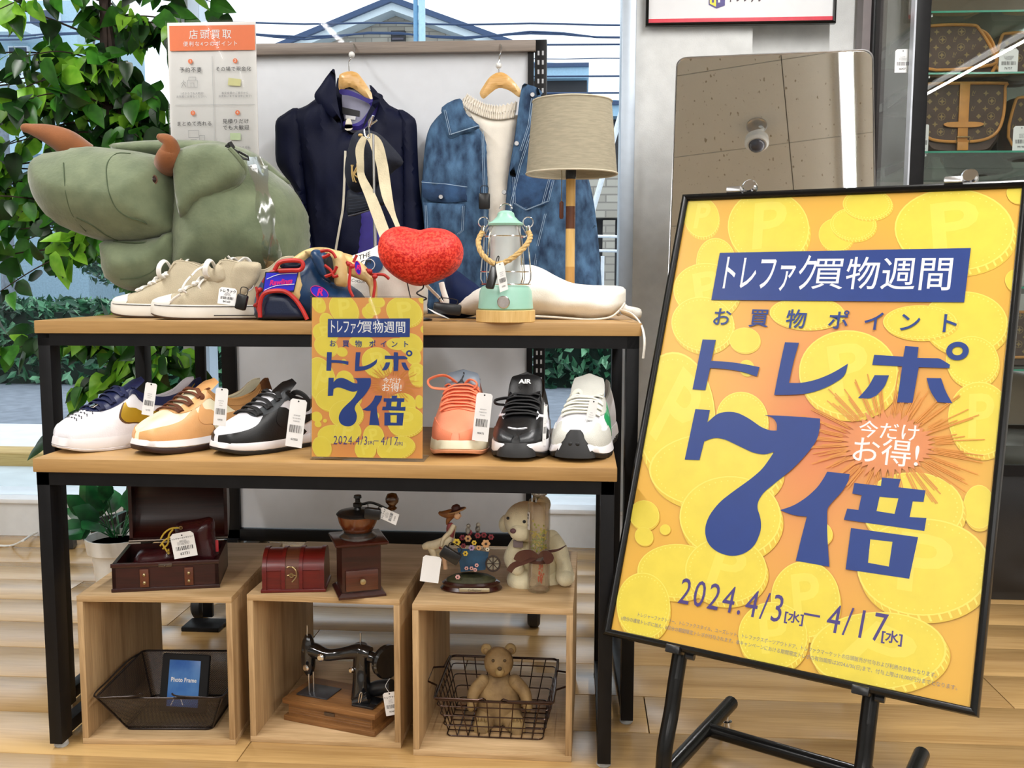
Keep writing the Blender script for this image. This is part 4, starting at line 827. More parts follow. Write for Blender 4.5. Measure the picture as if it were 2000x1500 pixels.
for i, (P, yo) in enumerate((([(873, 222), (884, 270)], -.06), ([(884, 269), (938, 252)], -.06), ([(829, 360), (872, 363), (914, 369)], -.055), ([(836, 404), (838, 450), (848, 453)], -.053), ([(908, 405), (906, 452), (898, 459)], -.053), ([(1004, 350), (1006, 400), (1028, 413), (1070, 396), (1080, 356)], -.053), ([(945, 262), (946, 320), (949, 400), (950, 480), (950, 560)], -.052), ([(1036, 268), (1016, 330), (1000, 400), (996, 480)], -.058), ([(1065, 420), (1050, 480), (1040, 560)], -.051), ([(1073, 352), (1060, 400)], -.054), ([(833, 470), (838, 560)], -.048), ([(1040, 200), (1034, 250), (1018, 300)], -.06))):
    for dx in (0, 3.2):
        m = MB(); m.tube(dl([(u+dx, v) for u, v in P], yo), .0006, 5); m.build('stitch_line', STI, dt)
for u, v in ((867, 388), (1042, 193), (1012, 286), (988, 379)):
    m = MB(); c = dl([(u, v)], -.058)[0]; m.lathe([(.001, .002), (.0055, .002), (.0065, 0), (.0065, -.003)], c, 16, Matrix.Rotation(PI/2, 3, 'X')); m.build('metal_button', STEEL, dt)
CRM = M('cream_crepe', hexc('#e6dfd2'), rough=.7, var=.04, bump=.2, bscale=500)
bt = thing('cream_blouse', 'cream blouse with ruffled high collar inside the denim jacket', 'blouse', (D0.x, GY1, .75)); bk = dict(par=bt, o=bt.location)
part('body', CRM, [(900, 205), (940, 222), (975, 230), (1008, 224), (1016, 235), (1006, 300), (998, 380), (994, 480), (992, 610), (950, 610), (948, 480), (945, 380), (942, 300), (925, 250), (903, 230)], .004, .022, .03, .006, stretch=(5, .25), seed=21, **bk)
def ruff(P0, P1, amp, n, yo, name):
    a = cr_pts(dl(P0, yo), 24); b = cr_pts(dl(P1, yo), 24); m = MB(); k = len(a)-1
    m.grid(lambda u, v: a[round(u*k)].lerp(b[round(u*k)], v)+Vector((0, -1, 0))*amp*math.sin(u*n*2*PI)*(.4+.6*abs(v-.5)*2)+Vector((0, 0, amp*.6*math.sin(u*n*2*PI+1)))*v, k, 6); m.build(name, CRM, bt, solid=.0008)
ruff([(900, 206), (925, 222), (950, 232), (975, 236), (1006, 232)], [(908, 194), (930, 208), (952, 218), (976, 222), (1010, 216)], .0035, 26, -.018, 'ruffle_band')
ruff([(908, 195), (930, 209), (952, 219), (976, 223), (1009, 217)], [(914, 186), (934, 198), (954, 206), (978, 208), (1012, 200)], .004, 19, -.016, 'ruffle_edge')
# security tag on the denim jacket
def sec_tag(label, loc, rot, d=(.05, .022, .03)):
    t = thing('security_tag', label, 'security tag', loc, rot=rot); m = MB(); m.box((0, 0, 0), d, None, .004); m.build('tag_body', BLACKP, t); m = MB(); m.tube(cr_pts([(-d[0]*.3, 0, d[2]*.4), (-d[0]*.3, 0, d[2]*.9), (d[0]*.3, 0, d[2]*.9), (d[0]*.3, 0, d[2]*.4)], 5), .001, 6); m.build('tag_loop', BLACKP, t); return t
sec_tag('black security tag clipped to the denim jacket front', at(946, 393, Y=GY1-.07), (0, 0, 0), (.030, .012, .042))
# ============================================================ FICUS
def leaf_mat(name, h, h2, tr=.45):
    if name in _mc: return _mc[name]
    m = bpy.data.materials.new(name); m.use_nodes = True; _mc[name] = m; nt = m.node_tree; b = nt.nodes['Principled BSDF']; out = nt.nodes['Material Output']
    b.inputs['Roughness'].default_value = .35; tcn = N(m, 'ShaderNodeTexCoord'); n = N(m, 'ShaderNodeTexNoise'); n.inputs['Scale'].default_value = 25; L(m, tcn.outputs['Object'], n.inputs['Vector'])
    r = N(m, 'ShaderNodeValToRGB'); r.color_ramp.elements[0].position = .35; r.color_ramp.elements[1].position = .65; r.color_ramp.elements[0].color = rgba(hexc(h)); r.color_ramp.elements[1].color = rgba(hexc(h2)); L(m, n.outputs['Fac'], r.inputs[0])
    oi = N(m, 'ShaderNodeObjectInfo'); mr = N(m, 'ShaderNodeMapRange'); mr.inputs['To Min'].default_value = .75; mr.inputs['To Max'].default_value = 1.25; hs = N(m, 'ShaderNodeHueSaturation'); L(m, oi.outputs['Random'], mr.inputs['Value']); L(m, mr.outputs[0], hs.inputs['Value']); L(m, r.outputs[0], hs.inputs['Color'])
    L(m, hs.outputs[0], b.inputs['Base Color']); t = N(m, 'ShaderNodeBsdfTranslucent'); L(m, hs.outputs[0], t.inputs[0]); mx = N(m, 'ShaderNodeMixShader'); mx.inputs[0].default_value = tr; L(m, b.outputs[0], mx.inputs[1]); L(m, t.outputs[0], mx.inputs[2]); L(m, mx.outputs[0], out.inputs[0]); return m
LM_ = [leaf_mat('ficus_leaf_dark', '#0e2a0c', '#1b4514', .2), leaf_mat('ficus_leaf_mid', '#2c641c', '#478a2a', .35), leaf_mat('ficus_leaf_light', '#74b82c', '#a2dd48', .5)]
def leaf_pts(Ln, w, fold=.25, curl=.25, n=6):
    """two half-blades meeting at a midrib, heart-shaped base, drip tip"""
    P = []
    for i in range(n+1):
        t = i/n; hw = w*(math.sin(PI*min(1, t*1.02)**.62)**.9 if t < 1 else 0); hw = max(hw, w*.10*(1-t)); z = -curl*Ln*t*t
        P.append((Vector((-hw, t*Ln-(.06*Ln if 0 < i < 2 else 0), z+hw*fold)), Vector((0, t*Ln, z)), Vector((hw, t*Ln-(.06*Ln if 0 < i < 2 else 0), z+hw*fold))))
    return P
def add_leaf(m, T, Ln, w, fold, curl):
    V = [[m.bm.verts.new(T @ p) for p in r] for r in leaf_pts(Ln, w, fold, curl)]
    for a, b in zip(V, V[1:]): m._f([a[0], a[1], b[1], b[0]]); m._f([a[1], a[2], b[2], b[1]])
def leaf_mesh(name, mt, Ln, w, fold, curl):
    m = MB(); add_leaf(m, Matrix(), Ln, w, fold, curl); m.bm.normal_update(); me = bpy.data.meshes.new(name); m.bm.to_mesh(me); m.bm.free(); me.materials.append(mt); return me
LME = [[leaf_mesh('leaf', LM_[k], .082, .026, f, c) for f, c in ((.25, .1), (.1, .35), (.45, .2), (-.2, .15))] for k in range(3)]
fc = Vector((at(212, 100, Y=2.82).x, 2.82, 0)); ft = thing('ficus_tree', 'tall artificial ficus tree with glossy heart-shaped leaves beside the window', 'tree', fc)
rr = random.Random(21); BARK = M('dark_bark', hexc('#2a1b14'), rough=.85, var=.35, scale=40, bump=.8, bscale=60)
m = MB()
for k in range(4):
    a = k*1.57; m.tube(cr_pts([(.012*math.cos(a), .012*math.sin(a), .12), (.07+.014*math.cos(a+1), .014*math.sin(a+1), .6), (.03+.016*math.cos(a+2), .016*math.sin(a+2), 1.1), (.016*math.cos(a+3), .016*math.sin(a+3), 1.5), (-.01+.05*math.cos(a), .04*math.sin(a), 2.1)], 5), [.014]*21, 8)
o = m.build('trunk', BARK, ft); o['kind'] = 'stuff'
m = MB(); m.lathe([(.07, 0), (.09, .02), (.105, .17), (.11, .18), (.10, .18), (.095, .15)], n=28); m.build('pot', M('dark_pot', (.03, .025, .02), rough=.5), ft)
leaves = []; bm_ = MB()
zs_ = [(.48, .80)]*14+[(.85, 1.98)]*80
for bi, (za, zb_) in enumerate(zs_):
    z0 = rr.uniform(za, zb_); az_ = rr.uniform(0, 2*PI); ln = rr.uniform(.28, .62) if za > .8 else rr.uniform(.2, .36)
    d = Vector((math.cos(az_)*1.15-.12, math.sin(az_)*.42-.10, rr.uniform(.05, .5))); 
    if d.x > 0: ln *= .58
    if za < .8: d.x = abs(d.x)*rr.choice((-1, .8)); d.z = .1
    p0 = Vector((.05 if z0 < 1 else .02, 0, z0)); pts = [p0+d*ln*t+Vector((0, 0, -.32*ln*t*t)) for t in (0, .33, .66, 1)]; pts = cr_pts(pts, 5)
    bm_.tube(pts, [.0035*(1-i/len(pts)*.7) for i in range(len(pts))], 5)
    for i in range(3, len(pts)):
        for q in range(2 if rr.random() < .62 else 1):
            tw = Vector((rr.gauss(0, 1), rr.gauss(-.3, .8), rr.gauss(-.1, .7))).normalized()*rr.uniform(.01, .05); p = pts[i]+tw
            dr = (tw.normalized()*.8+Vector((0, -.15, -.75))+Vector((rr.gauss(0, .4), rr.gauss(0, .3), rr.gauss(0, .3)))).normalized()
            nn = Vector((rr.gauss(0, .6), -.9+rr.gauss(0, .4), rr.gauss(.4, .5))); xx = dr.cross(nn).normalized(); nn = xx.cross(dr); s_ = rr.uniform(.6, 1.15)
            T = Matrix(((xx.x*s_, dr.x*s_, nn.x*s_, p.x), (xx.y*s_, dr.y*s_, nn.y*s_, p.y), (xx.z*s_, dr.z*s_, nn.z*s_, p.z), (0, 0, 0, 1)))
            if p.y+fc.y < 2.5 or p.y+fc.y > 3.2 or (p.x+fc.x > -1.04 and p.y+fc.y > 2.45) or (abs(p.x+.0)<9 and p.y+fc.y < 2.46): continue
            leaves.append((p.y, T, rr.choices((0, 1, 2), (.42, .36, .22))[0] if p.y < .05 else rr.choices((0, 1, 2), (.55, .33, .12))[0], rr.randrange(4), p))
o = bm_.build('branch', BARK, ft); o['kind'] = 'stuff'
leaves.sort(key=lambda q: q[0]+(.6 if q[4].z > 1.85 else 0)); st_ = MB()
for i, (y, T, k, v, p) in enumerate(leaves):
    if i < 298: o = bpy.data.objects.new('leaf', LME[k][v]); C.objects.link(o); o.parent = ft; o.matrix_local = T
    else: st_.mi = k; add_leaf(st_, T, .082, .026, (.25, .1, .45, -.2)[v], (.1, .35, .2, .15)[v])
o = st_.build('foliage', LM_, ft); o['kind'] = 'stuff'
# potted pothos in a white pot
pc = at(232, 1090, Y=2.62); pc = Vector((pc.x, 2.62, 0)); pz = at(165, 1045, Y=2.62).z
pt = thing('potted_pothos', 'leafy green pothos in a white plastic pot behind the open chest', 'plant', pc)
m = MB(); h_ = pz; m.lathe([(.05, 0), (.056, .004), (.072, h_-.045), (.083, h_-.042), (.089, h_), (.084, h_), (.078, h_-.04), (.07, h_-.05)], n=32); m.build('pot', M('white_plastic_pot', (.78, .77, .74), rough=.4, var=.03), pt)
m = MB(); m.lathe([(.001, h_-.02), (.079, h_-.02)], n=24); m.build('soil', M('soil', (.03, .02, .015), rough=.95, var=.4), pt)
PL = [leaf_mat('pothos_leaf', '#0e3a20', '#1f6a34', .15), leaf_mat('pothos_leaf_pale', '#5d8f58', '#a9cfa0', .2)]
for i in range(26):
    a = rr.uniform(0, 2*PI); el = rr.uniform(.1, 1.3); p = Vector((.02*math.cos(a), .02*math.sin(a), h_)); d = Vector((math.cos(a)*math.cos(el), math.sin(a)*math.cos(el)*.6-.1, math.sin(el))).normalized(); q = p+d*rr.uniform(.05, .13)
    if i == 0: q = Vector((-.07, -.02, h_+.015)); d = Vector((-1, -.2, .30))
    if i == 1: q = Vector((.05, 0, h_+.07)); d = Vector((.8, 0, .7))
    m = MB(); m.tube([p, (p+q)/2+Vector((0, 0, .01)), q], .0018, 5); m.build('stem', PL[0], pt)
    dr = (d+Vector((0, 0, -.35))).normalized(); nn = Vector((rr.gauss(0, .4), -.8, .6)); xx = dr.cross(nn).normalized(); nn = xx.cross(dr); s_ = rr.uniform(.85, 1.2)
    o = bpy.data.objects.new('leaf', LME[0][i % 4].copy() if i < 8 else o.data); o.data.materials.clear(); o.data.materials.append(PL[0]); C.objects.link(o); o.parent = pt
    o.matrix_local = Matrix(((xx.x*s_*1.1, dr.x*s_, nn.x*s_, q.x), (xx.y*s_*1.1, dr.y*s_, nn.y*s_, q.y), (xx.z*s_*1.1, dr.z*s_, nn.z*s_, q.z), (0, 0, 0, 1)))
# black adapter and white cable on the floor by the wall
c = at(138, 1062, Z=.0); t = thing('power_adapter', 'black power adapter standing on the floor by the white wall', 'adapter', (c.x, 3.12, 0), .2)
m = MB(); m.loft([[(sx*.042*s_, sy*.02*s_, z) for sx, sy in ((-1, -1), (1, -1), (1, 1), (-1, 1))] for s_, z in ((.9, 0), (1.05, .004), (.86, .085), (.7, .092))]); m.build('housing', BLACKP, t)
m = MB(); m.tube(cr_pts([(.0, 0, .09), (.005, 0, .115), (.02, .03, .12), (.04, .05, .06), (.06, .06, .004)], 5), .004, 8); m.build('lead', BLACKP, t)
m = MB(); m.tube(cr_pts([at(-60, 1062, Z=.004), at(0, 1066, Z=.004), at(25, 1065, Z=.004), at(45, 1056, Y=3.05), at(60, 1046, Y=3.2), at(72, 1040, Y=3.258)], 8), .004, 8); tag(m.build('power_cable', WPL), 'white cable curving across the floor at the left wall', 'cable')
# ============================================================ PLUSH TRICERATOPS STOOL
def smooth_poly(P, n=3): return [tuple(p.to_2d()) for p in cr_pts([(x, y, 0) for x, y in P], n, True)]
def lea(name, h, r=.4, **k): return M(name, hexc(h), rough=r, var=k.pop('var', .04), bump=.15, bscale=400, **k)
VEL = M('sage_velour', hexc('#586449'), rough=.8, scale=22, var=.12, bump=.5, bscale=140, sheen=.35, col2='#747f60', lo=.3, hi=.75); VELD = M('dark_sage_seam', hexc('#47543c'), rough=.9); HORN = M('rust_velour', hexc('#824b20'), rough=.85, var=.1, sheen=.3, bump=.3, bscale=300)
Y0 = 2.215; tz = .8266
p0 = at(380, 550, Y=Y0); pl_ = thing('plush_stool', 'green plush triceratops stool with two rust-brown horns on the tall table', 'plush toy', (p0.x, Y0, tz))
def pz_(P, Y=Y0): return [(q.x, q.z) for q in (at(u, v, Y=Y) for u, v in P)]
def plush(name, mt, P, Y, T, e, s=.012, wr=.002, ws=10, par=None, org=None, seed=0, **k):
    par = par or pl_; org = org or par.location; m = MB(); Q = pz_(P, Y); puff(m, Q, lambda x, z, o: Vector((x-org[0], Y-o-org[1], z-org[2])), s=s, T=T, e=e, wr=wr, ws=ws, seed=seed, **k); ob = m.build(name, mt, par, sharp=180)
    sp = smooth_poly(Q)
    def surf(u, v, off=.001):
        q = at(u, v, Y=Y)
        for _ in range(4):   # walk the ray to the puffed surface
            d = pdist(q.x, q.z, sp) if inpoly((q.x, q.z), sp) else 0; r = T*math.sqrt(max(0, 1-(1-min(1, d/e))**2)); q = at(u, v, Y=Y-r-off)
        return q-Vector(org)
    return ob, surf
BODY = [(352, 300), (400, 284), (445, 286), (490, 305), (530, 335), (565, 362), (588, 392), (601, 430), (603, 480), (592, 522), (560, 545), (480, 554), (400, 552), (352, 548), (340, 470), (345, 380)]
b_, bs = plush('body', VEL, BODY, Y0, .14, .14, ws=8, wr=.003, seed=1)
HEAD = [(70, 345), (76, 316), (96, 300), (130, 293), (170, 286), (220, 290), (280, 298), (330, 312), (352, 340), (356, 400), (350, 452), (318, 470), (262, 478), (215, 474), (165, 460), (120, 440), (92, 410), (76, 378)]
h_o, hs_ = plush('head', VEL, HEAD, Y0-.06, .125, .12, seed=2, wr=.0025)
j_o, js = plush('lower_jaw', VEL, [(203, 470), (240, 462), (300, 462), (350, 445), (357, 480), (350, 515), (330, 545), (300, 562), (262, 569), (228, 558), (209, 537), (204, 500)], Y0-.06, .085, .09, seed=3, wr=.003)
f_o, fs = plush('near_frill', VEL, [(340, 300), (375, 283), (420, 279), (452, 288), (474, 312), (482, 336), (468, 362), (430, 386), (388, 404), (358, 430), (345, 400), (338, 340)], Y0-.115, .035, .035, seed=4, wr=.002)
plush('far_frill', VEL, [(212, 284), (260, 276), (330, 273), (400, 274), (440, 279), (500, 300), (556, 345), (562, 360), (480, 330), (380, 310), (260, 306)], Y0+.03, .05, .03, seed=5)
m = MB(); m.tube(cr_pts([fs(u, v, .0) for u, v in ((448, 290), (470, 314), (477, 336), (464, 358), (428, 381), (388, 398), (362, 422))], 6), .006, 8); m.build('frill_piping', VEL, pl_)
def seam(P, fn, name='seam', r=.0014): m = MB(); m.tube(cr_pts([fn(u, v, 0) for u, v in P], 4), r, 5); m.build(name, VELD, pl_)
seam([(124, 318), (126, 350), (130, 385), (142, 420), (168, 452)], hs_); seam([(255, 300), (228, 300), (210, 318), (208, 345), (214, 380), (228, 408), (250, 424), (285, 436), (322, 464)], hs_)
seam([(222, 472), (280, 474), (340, 466)], js, r=.002); seam([(150, 425), (180, 440), (205, 458), (230, 470)], hs_); seam([(345, 468), (320, 500), (300, 528), (270, 542), (235, 545)], js)
def horn(P, R_, Y): m = MB(); c = [at(u, v, Y=Y+k) for u, v, k in P]; c = [q-Vector(pl_.location) for q in c]; n_ = 6; cc = cr_pts(c, n_); rr_ = [lerp_tab([(i, r) for i, r in enumerate(R_)], k/n_)[0] for k in range(len(cc))]; m.tube(cc, rr_, 20); m.ball(cc[-1], rr_[-1]*.98, 14, 8); m.build('horn', HORN, pl_)
horn([(162, 305, .02), (130, 279, 0), (95, 262, -.01), (60, 252, -.015), (49, 250, -.015)], [.034, .030, .022, .012, .010], Y0-.05)
horn([(322, 330, .06), (327, 312, 0), (333, 292, -.01), (328, 275, -.02), (313, 268, -.02)], [.026, .0255, .021, .014, .008], Y0-.13)
c = hs_(299, 351, -.003); m = MB(); m.ball(c, (.009, .006, .009), 16, 10); m.build('eye', M('glossy_black_eye', (.02, .008, .008), rough=.05), pl_); m = MB(); m.tube([c+Vector((.0095*math.cos(a), -.001, .0095*math.sin(a))) for a in [i*PI/8 for i in range(16)]], .0016, 6, closed=True); m.build('eye_rim', M('brown_rim', (.12, .05, .03), rough=.3), pl_)
for dx, dy in ((-.04, -.07), (-.04, .07), (.17, -.07), (.17, .07)):
    m = MB(); m.lathe([(.017, 0), (.019, .004), (.024, .095)], (dx, dy, .0), 20); m.build('wooden_leg', wood('pale_wood_leg', '#b98b52', '#d6ac74', 2, grain=30), pl_)
# clear film band round the body, black luggage clip, shop tag
ft_ = thing('film_band', 'clear plastic film taped round the green plush body', 'wrapping', pl_.location); m = MB(); rows = []
for k in range(15):
    v = 306+k*(548-306)/14; uc = 498+26*(k/14)**.7+ (14*(k/14)); w2 = 16+4*math.sin(k*1.3); rows.append([bs(uc-w2+2*w2*i/6, v, .004+.0018*math.sin(i*2.1+k*.9)) for i in range(7)])
V = [[m.bm.verts.new(p) for p in r] for r in rows]
for a, b in zip(V, V[1:]):
    for i in range(6): m._f([a[i], a[i+1], b[i+1], b[i]])
m.build('film', CLEARP, ft_); m = MB(); m.tube(cr_pts([bs(u, v, .008) for u, v in ((533, 425), (535, 450), (530, 470), (524, 500), (518, 530))], 5), .0022, 6); m.build('film_knot', CLEARP, ft_)
ck = thing('luggage_clip', 'black plastic buckle clip on the back of the green plush', 'clip', at(462, 298, Y=Y0-.12)); m = MB(); o_ = Vector(ck.location); q = lambda u, v: at(u, v, Y=Y0-.12)-o_
m.tube([q(441, 285), q(452, 291), q(466, 299)], .004, 8); m.tube([q(466, 296), q(484, 306), q(486, 312), q(476, 310), q(462, 300)], .0026, 8, closed=True); m.tube([q(448, 279), q(455, 290)], .006, 8); m.build('clip_body', BLACKP, ck)
tp = bs(490, 322, .008)+Vector(pl_.location); price_tag('white price tag with blue header tied to the green plush', tp, .026, .052, (math.radians(-12), math.radians(-10), .1), head='トレファク')
# ============================================================ TALL TABLE: sign, glove, heart, lantern, lamp, bags, cap
def LQ(t): o = Vector(t.location); return lambda u, v, Y: at(u, v, Y=Y)-o
def puffpx(t, name, mt, P, Y, T, e, s=.008, wr=0, ws=12, seed=0, smooth=True, **k):
    o = t.location; m = MB(); puff(m, pz_(P, Y), lambda x, z, f_: Vector((x-o[0], Y-f_-o[1], z-o[2])), s=s, T=T, e=e, wr=wr, ws=ws, seed=seed, smooth=smooth, **k); return m.build(name, mt, t, sharp=180)
def tubepx(t, name, mt, P, r, Y=None, n=5, **k):
    q = LQ(t); m = MB(); m.tube(cr_pts([q(*(p if len(p) == 3 else (p[0], p[1], Y))) for p in P], n), r, k.pop('seg', 8), **k); return m.build(name, mt, t)
# orange and white information sign on a floor pole
SY = 2.43; c = at(412, 43, Y=SY); t = thing('information_sign', 'white and orange information sign on a black pole, behind the plush stool', 'sign', (c.x, SY, 0)); k = .224/175
sf = lambda d=0: (lambda u, v: Vector(((u-412)*k, -.003-d, c.z+(43-v)*k)))
m = MB(); m.b2(-.112, .112, 0, .004, c.z-.325, c.z, .001); m.build('backing_board', M('white_card', (.74, .72, .70), rough=.5, var=.02), t)
m = MB(); m.b2(-.1125, .1125, -.007, -.0055, c.z-.325, c.z+.002, .0005); m.build('clear_cover', ACRYL, t)
m = MB(); f = sf(); P = [(330, 50), (499, 50), (499, 97), (330, 97)]; m._f([m.bm.verts.new(sf(-.001)(*p)+Vector((0, -.0015, 0))) for p in P]); m.build('orange_header', M('orange_print', hexc('#f0804e'), rough=.5, var=.02), t)
TX = lambda s_, u, v, px, mt, bold=0, sp=1.15: (lambda m: (put_text(m, s_, px*k, lambda x, y: sf()(u, v)+Vector((x, -.0015, y)), bold=bold, space=sp), m.build('lettering', mt, t, flat=True)))(MB())
TX('店頭買取', 411, 68, 19, PRINT_WHITE, .002, 1.3); TX('便利な4つのポイント', 411, 85, 10, PRINT_WHITE, .005, 1.3)
for s_, u, v, px in (('予約不要', 370, 134, 10.5), ('その場で現金化', 455, 133, 9.5), ('まとめて売れる', 374, 236, 9.5), ('見積りだけ', 457, 232, 10), ('でも大歓迎', 457, 244, 10)): TX(s_, u, v, px, INK, .003)
for s_, u, v, px in (('1点からでも大歓迎!', 372, 178, 5), ('お気軽にお持ちください。', 372, 184, 5), ('査定金額のご提示から', 457, 178, 5), ('お支払いまで当日中に完了!', 457, 184, 5), ('査定後に、いかなる可能。', 457, 282, 5), ('お気軽にご相談ください。', 457, 288, 5)): TX(s_, u, v, px, GREYINK, 0)
m = MB()
for P in ([(337, 199), (496, 199), (496, 200), (337, 200)], [(413, 108), (414, 108), (414, 300), (413, 300)]): m._f([m.bm.verts.new(sf()(*p)+Vector((0, -.0014, 0))) for p in P])
m.build('divider_lines', M('pale_grey_print', (.5, .5, .5), rough=.5), t)
for i, (u, v) in enumerate(((370, 117), (459, 117), (372, 215), (461, 215))):
    m = MB(); m._f([m.bm.verts.new(sf()(u+4.6*math.cos(2*PI*j/20), v+4.6*math.sin(2*PI*j/20))+Vector((0, -.0014, 0))) for j in range(20)]); o = m.build('number_disc', _mc['orange_print'], t, flat=True)
    m = MB(); put_text(m, '1234'[i], 7*k, lambda x, y, u=u, v=v: sf()(u, v)+Vector((x, -.0018, y))); m.build('number', PRINT_WHITE, o, flat=True)
def icon(P, mt, w=.7):
    m = MB()
    for l in P: m.tube([sf()(a, b)+Vector((0, -.0015, 0)) for a, b in l], w*k/2, 4)
    m.build('icon', mt, t)
icon([[(363, 153), (383, 153), (383, 166), (363, 166), (363, 153)], [(366, 153), (366, 147), (380, 147), (380, 153)], [(370, 166), (370, 158), (376, 158), (376, 166)], [(355, 152), (355, 158), (351, 167)], [(355, 158), (360, 166)], [(350, 160), (355, 155), (360, 158)]], GREYINK)
icon([[(362, 248), (382, 248), (382, 262), (362, 262), (362, 248)], [(366, 266), (378, 266)], [(384, 258), (394, 258), (394, 267), (384, 267), (384, 258)]], GREYINK)
m = MB(); m._f([m.bm.verts.new(sf()(*p)+Vector((0, -.0014, 0))) for p in ((445, 149), (470, 152), (468, 165), (443, 163))]); m.build('banknote_print', M('note_print', hexc('#d9d59a'), rough=.5), t)
m = MB(); m._f([m.bm.verts.new(sf()(*p)+Vector((0, -.0014, 0))) for p in ((445, 254), (466, 254), (466, 267), (445, 267))]); m.build('form_print', M('form_green', hexc('#c7d8ae'), rough=.5), t)
px_ = at(388, 700, Y=SY).x-c.x; m = MB(); m.b2(px_-.013, px_+.013, .005, .02, .02, c.z-.30, .002); m.build('pole', BLACK, t); m = MB(); m.b2(px_-.05, px_+.05, -.05, .025, 0, .012, .003); m.build('base_plate', BLACK, t)
# baseball glove
GB = 2.0; t = thing('baseball_glove', 'navy and tan leather baseball glove with red laces on the tall table', 'glove', (at(600, 622, Y=GB).x, GB, .8266))
GN = lea('navy_glove_leather', '#14385f', .35); GN2 = lea('dark_glove_leather', '#0a1a38', .4); GT = lea('blond_glove_leather', '#dcbf84', .4); GR = lea('red_glove_lace', '#b3241f', .45, var=.15)
puffpx(t, 'palm_shell', GN, [(505, 624), (500, 590), (508, 560), (528, 530), (560, 512), (600, 500), (622, 494), (640, 500), (660, 540), (690, 560), (712, 580), (722, 622), (640, 625), (560, 626)], GB, .07, .06, wr=.0015, seed=31)
puffpx(t, 'thumb_back', GT, [(520, 545), (540, 520), (565, 508), (592, 490), (616, 483), (640, 484), (665, 492), (690, 500), (668, 506), (640, 496), (622, 490), (606, 500), (598, 516), (575, 522), (545, 530)], GB-.03, .04, .03, seed=32)
puffpx(t, 'wrist_panel', GT, [(512, 575), (520, 545), (540, 532), (578, 527), (592, 540), (597, 560), (592, 580), (582, 590), (560, 575), (530, 570)], GB-.062, .014, .02, seed=33)
puffpx(t, 'web_strap', GT, [(640, 490), (664, 490), (674, 500), (679, 530), (678, 558), (668, 560), (653, 554), (650, 520), (646, 505)], GB-.062, .014, .012, seed=34)
puffpx(t, 'finger_strap', GT, [(668, 500), (690, 504), (712, 518), (730, 540), (737, 560), (734, 622), (724, 622), (720, 560), (700, 545), (680, 535)], GB-.045, .012, .01, seed=35)
puffpx(t, 'finger_stall', GN, [(606, 498), (612, 488), (626, 489), (640, 500), (650, 540), (652, 555), (636, 548), (622, 534), (612, 514)], GB-.068, .012, .012, seed=36)
puffpx(t, 'wrist_opening', GN2, [(546, 520), (558, 513), (580, 512), (589, 518), (582, 524), (560, 526)], GB-.075, .004, .01, seed=37)
puffpx(t, 'hand_opening', GN2, [(512, 612), (514, 590), (524, 578), (545, 574), (565, 580), (582, 600), (592, 622), (514, 622)], GB-.072, .006, .01, seed=38)
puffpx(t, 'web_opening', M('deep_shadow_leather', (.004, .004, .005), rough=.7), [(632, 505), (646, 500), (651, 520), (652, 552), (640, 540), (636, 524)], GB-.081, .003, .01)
tubepx(t, 'red_binding', GR, [(536, 528), (545, 514), (562, 509), (586, 510), (592, 518), (586, 527), (566, 528), (545, 529)], .0045, GB-.082, closed=False)
tubepx(t, 'red_binding', GR, [(508, 620), (508, 592), (516, 574), (536, 568), (558, 570), (576, 584), (590, 604), (600, 624)], .0045, GB-.082)
tubepx(t, 'red_binding', GR, [(514, 552), (526, 534), (545, 528)], .0035, GB-.07)
for P, y in (([(626, 491), (640, 489), (650, 494), (656, 504)], -.088), ([(630, 503), (640, 499), (644, 496)], -.09), ([(634, 518), (646, 528), (652, 540), (660, 538)], -.09), ([(635, 540), (650, 534), (658, 520)], -.09), ([(676, 512), (684, 520), (682, 560), (690, 580)], -.085), ([(690, 512), (697, 498)], -.085), ([(716, 525), (724, 535), (736, 536), (750, 537), (760, 545)], -.06), ([(730, 535), (732, 560), (728, 590), (731, 618)], -.062), ([(500, 560), (504, 580), (502, 600), (510, 618)], -.06), ([(496, 598), (505, 590), (503, 575), (510, 566)], -.062)):
    tubepx(t, 'lace', GR, P, .0036, GB+y, flat=.7)
m = MB(); q = LQ(t)
for (u, v, Y) in ((682, 516, GB-.086), (688, 520, GB-.088), (732, 540, GB-.066), (501, 596, GB-.06), (508, 566, GB-.066), (722, 530, GB-.066)): m = MB(); m.ball(q(u, v, Y), (.006, .005, .005), 10, 6); m.build('knot', GR, t)
def decal(t, name, mt, P, Y, off=0):
    q = LQ(t); m = MB(); Q = pz_(P, Y); o = t.location; m.prism(Q, None, lambda p: Vector((p[0]-o[0], Y-o[1]-off, p[1]-o[2]))); return m.build(name, mt, t, flat=True)
BLB = M('royal_blue_patch', hexc('#2222c8'), rough=.5); MAG = M('magenta_thread', hexc('#d3147e'), rough=.5)
decal(t, 'wrist_label', GN2, [(518, 531), (584, 530), (574, 570), (512, 573)], GB-.078); decal(t, 'wrist_label_field', BLB, [(520, 533), (582, 532), (573, 567), (514, 571)], GB-.0786)
c0 = q(548, 551, GB-.0795); m = MB(); put_text(m, 'Rawlings', .014, lambda x, y: c0+Vector((x, 0, y+x*.10)), bold=.04, shear=.3, sx=.95); m.build('label_script', MAG, t, flat=True)
for P in ([(521, 545), (545, 536), (580, 533.5)], [(516, 567), (540, 558), (575, 555)]): tubepx(t, 'label_line', PRINT_WHITE, P, .0006, GB-.0798)
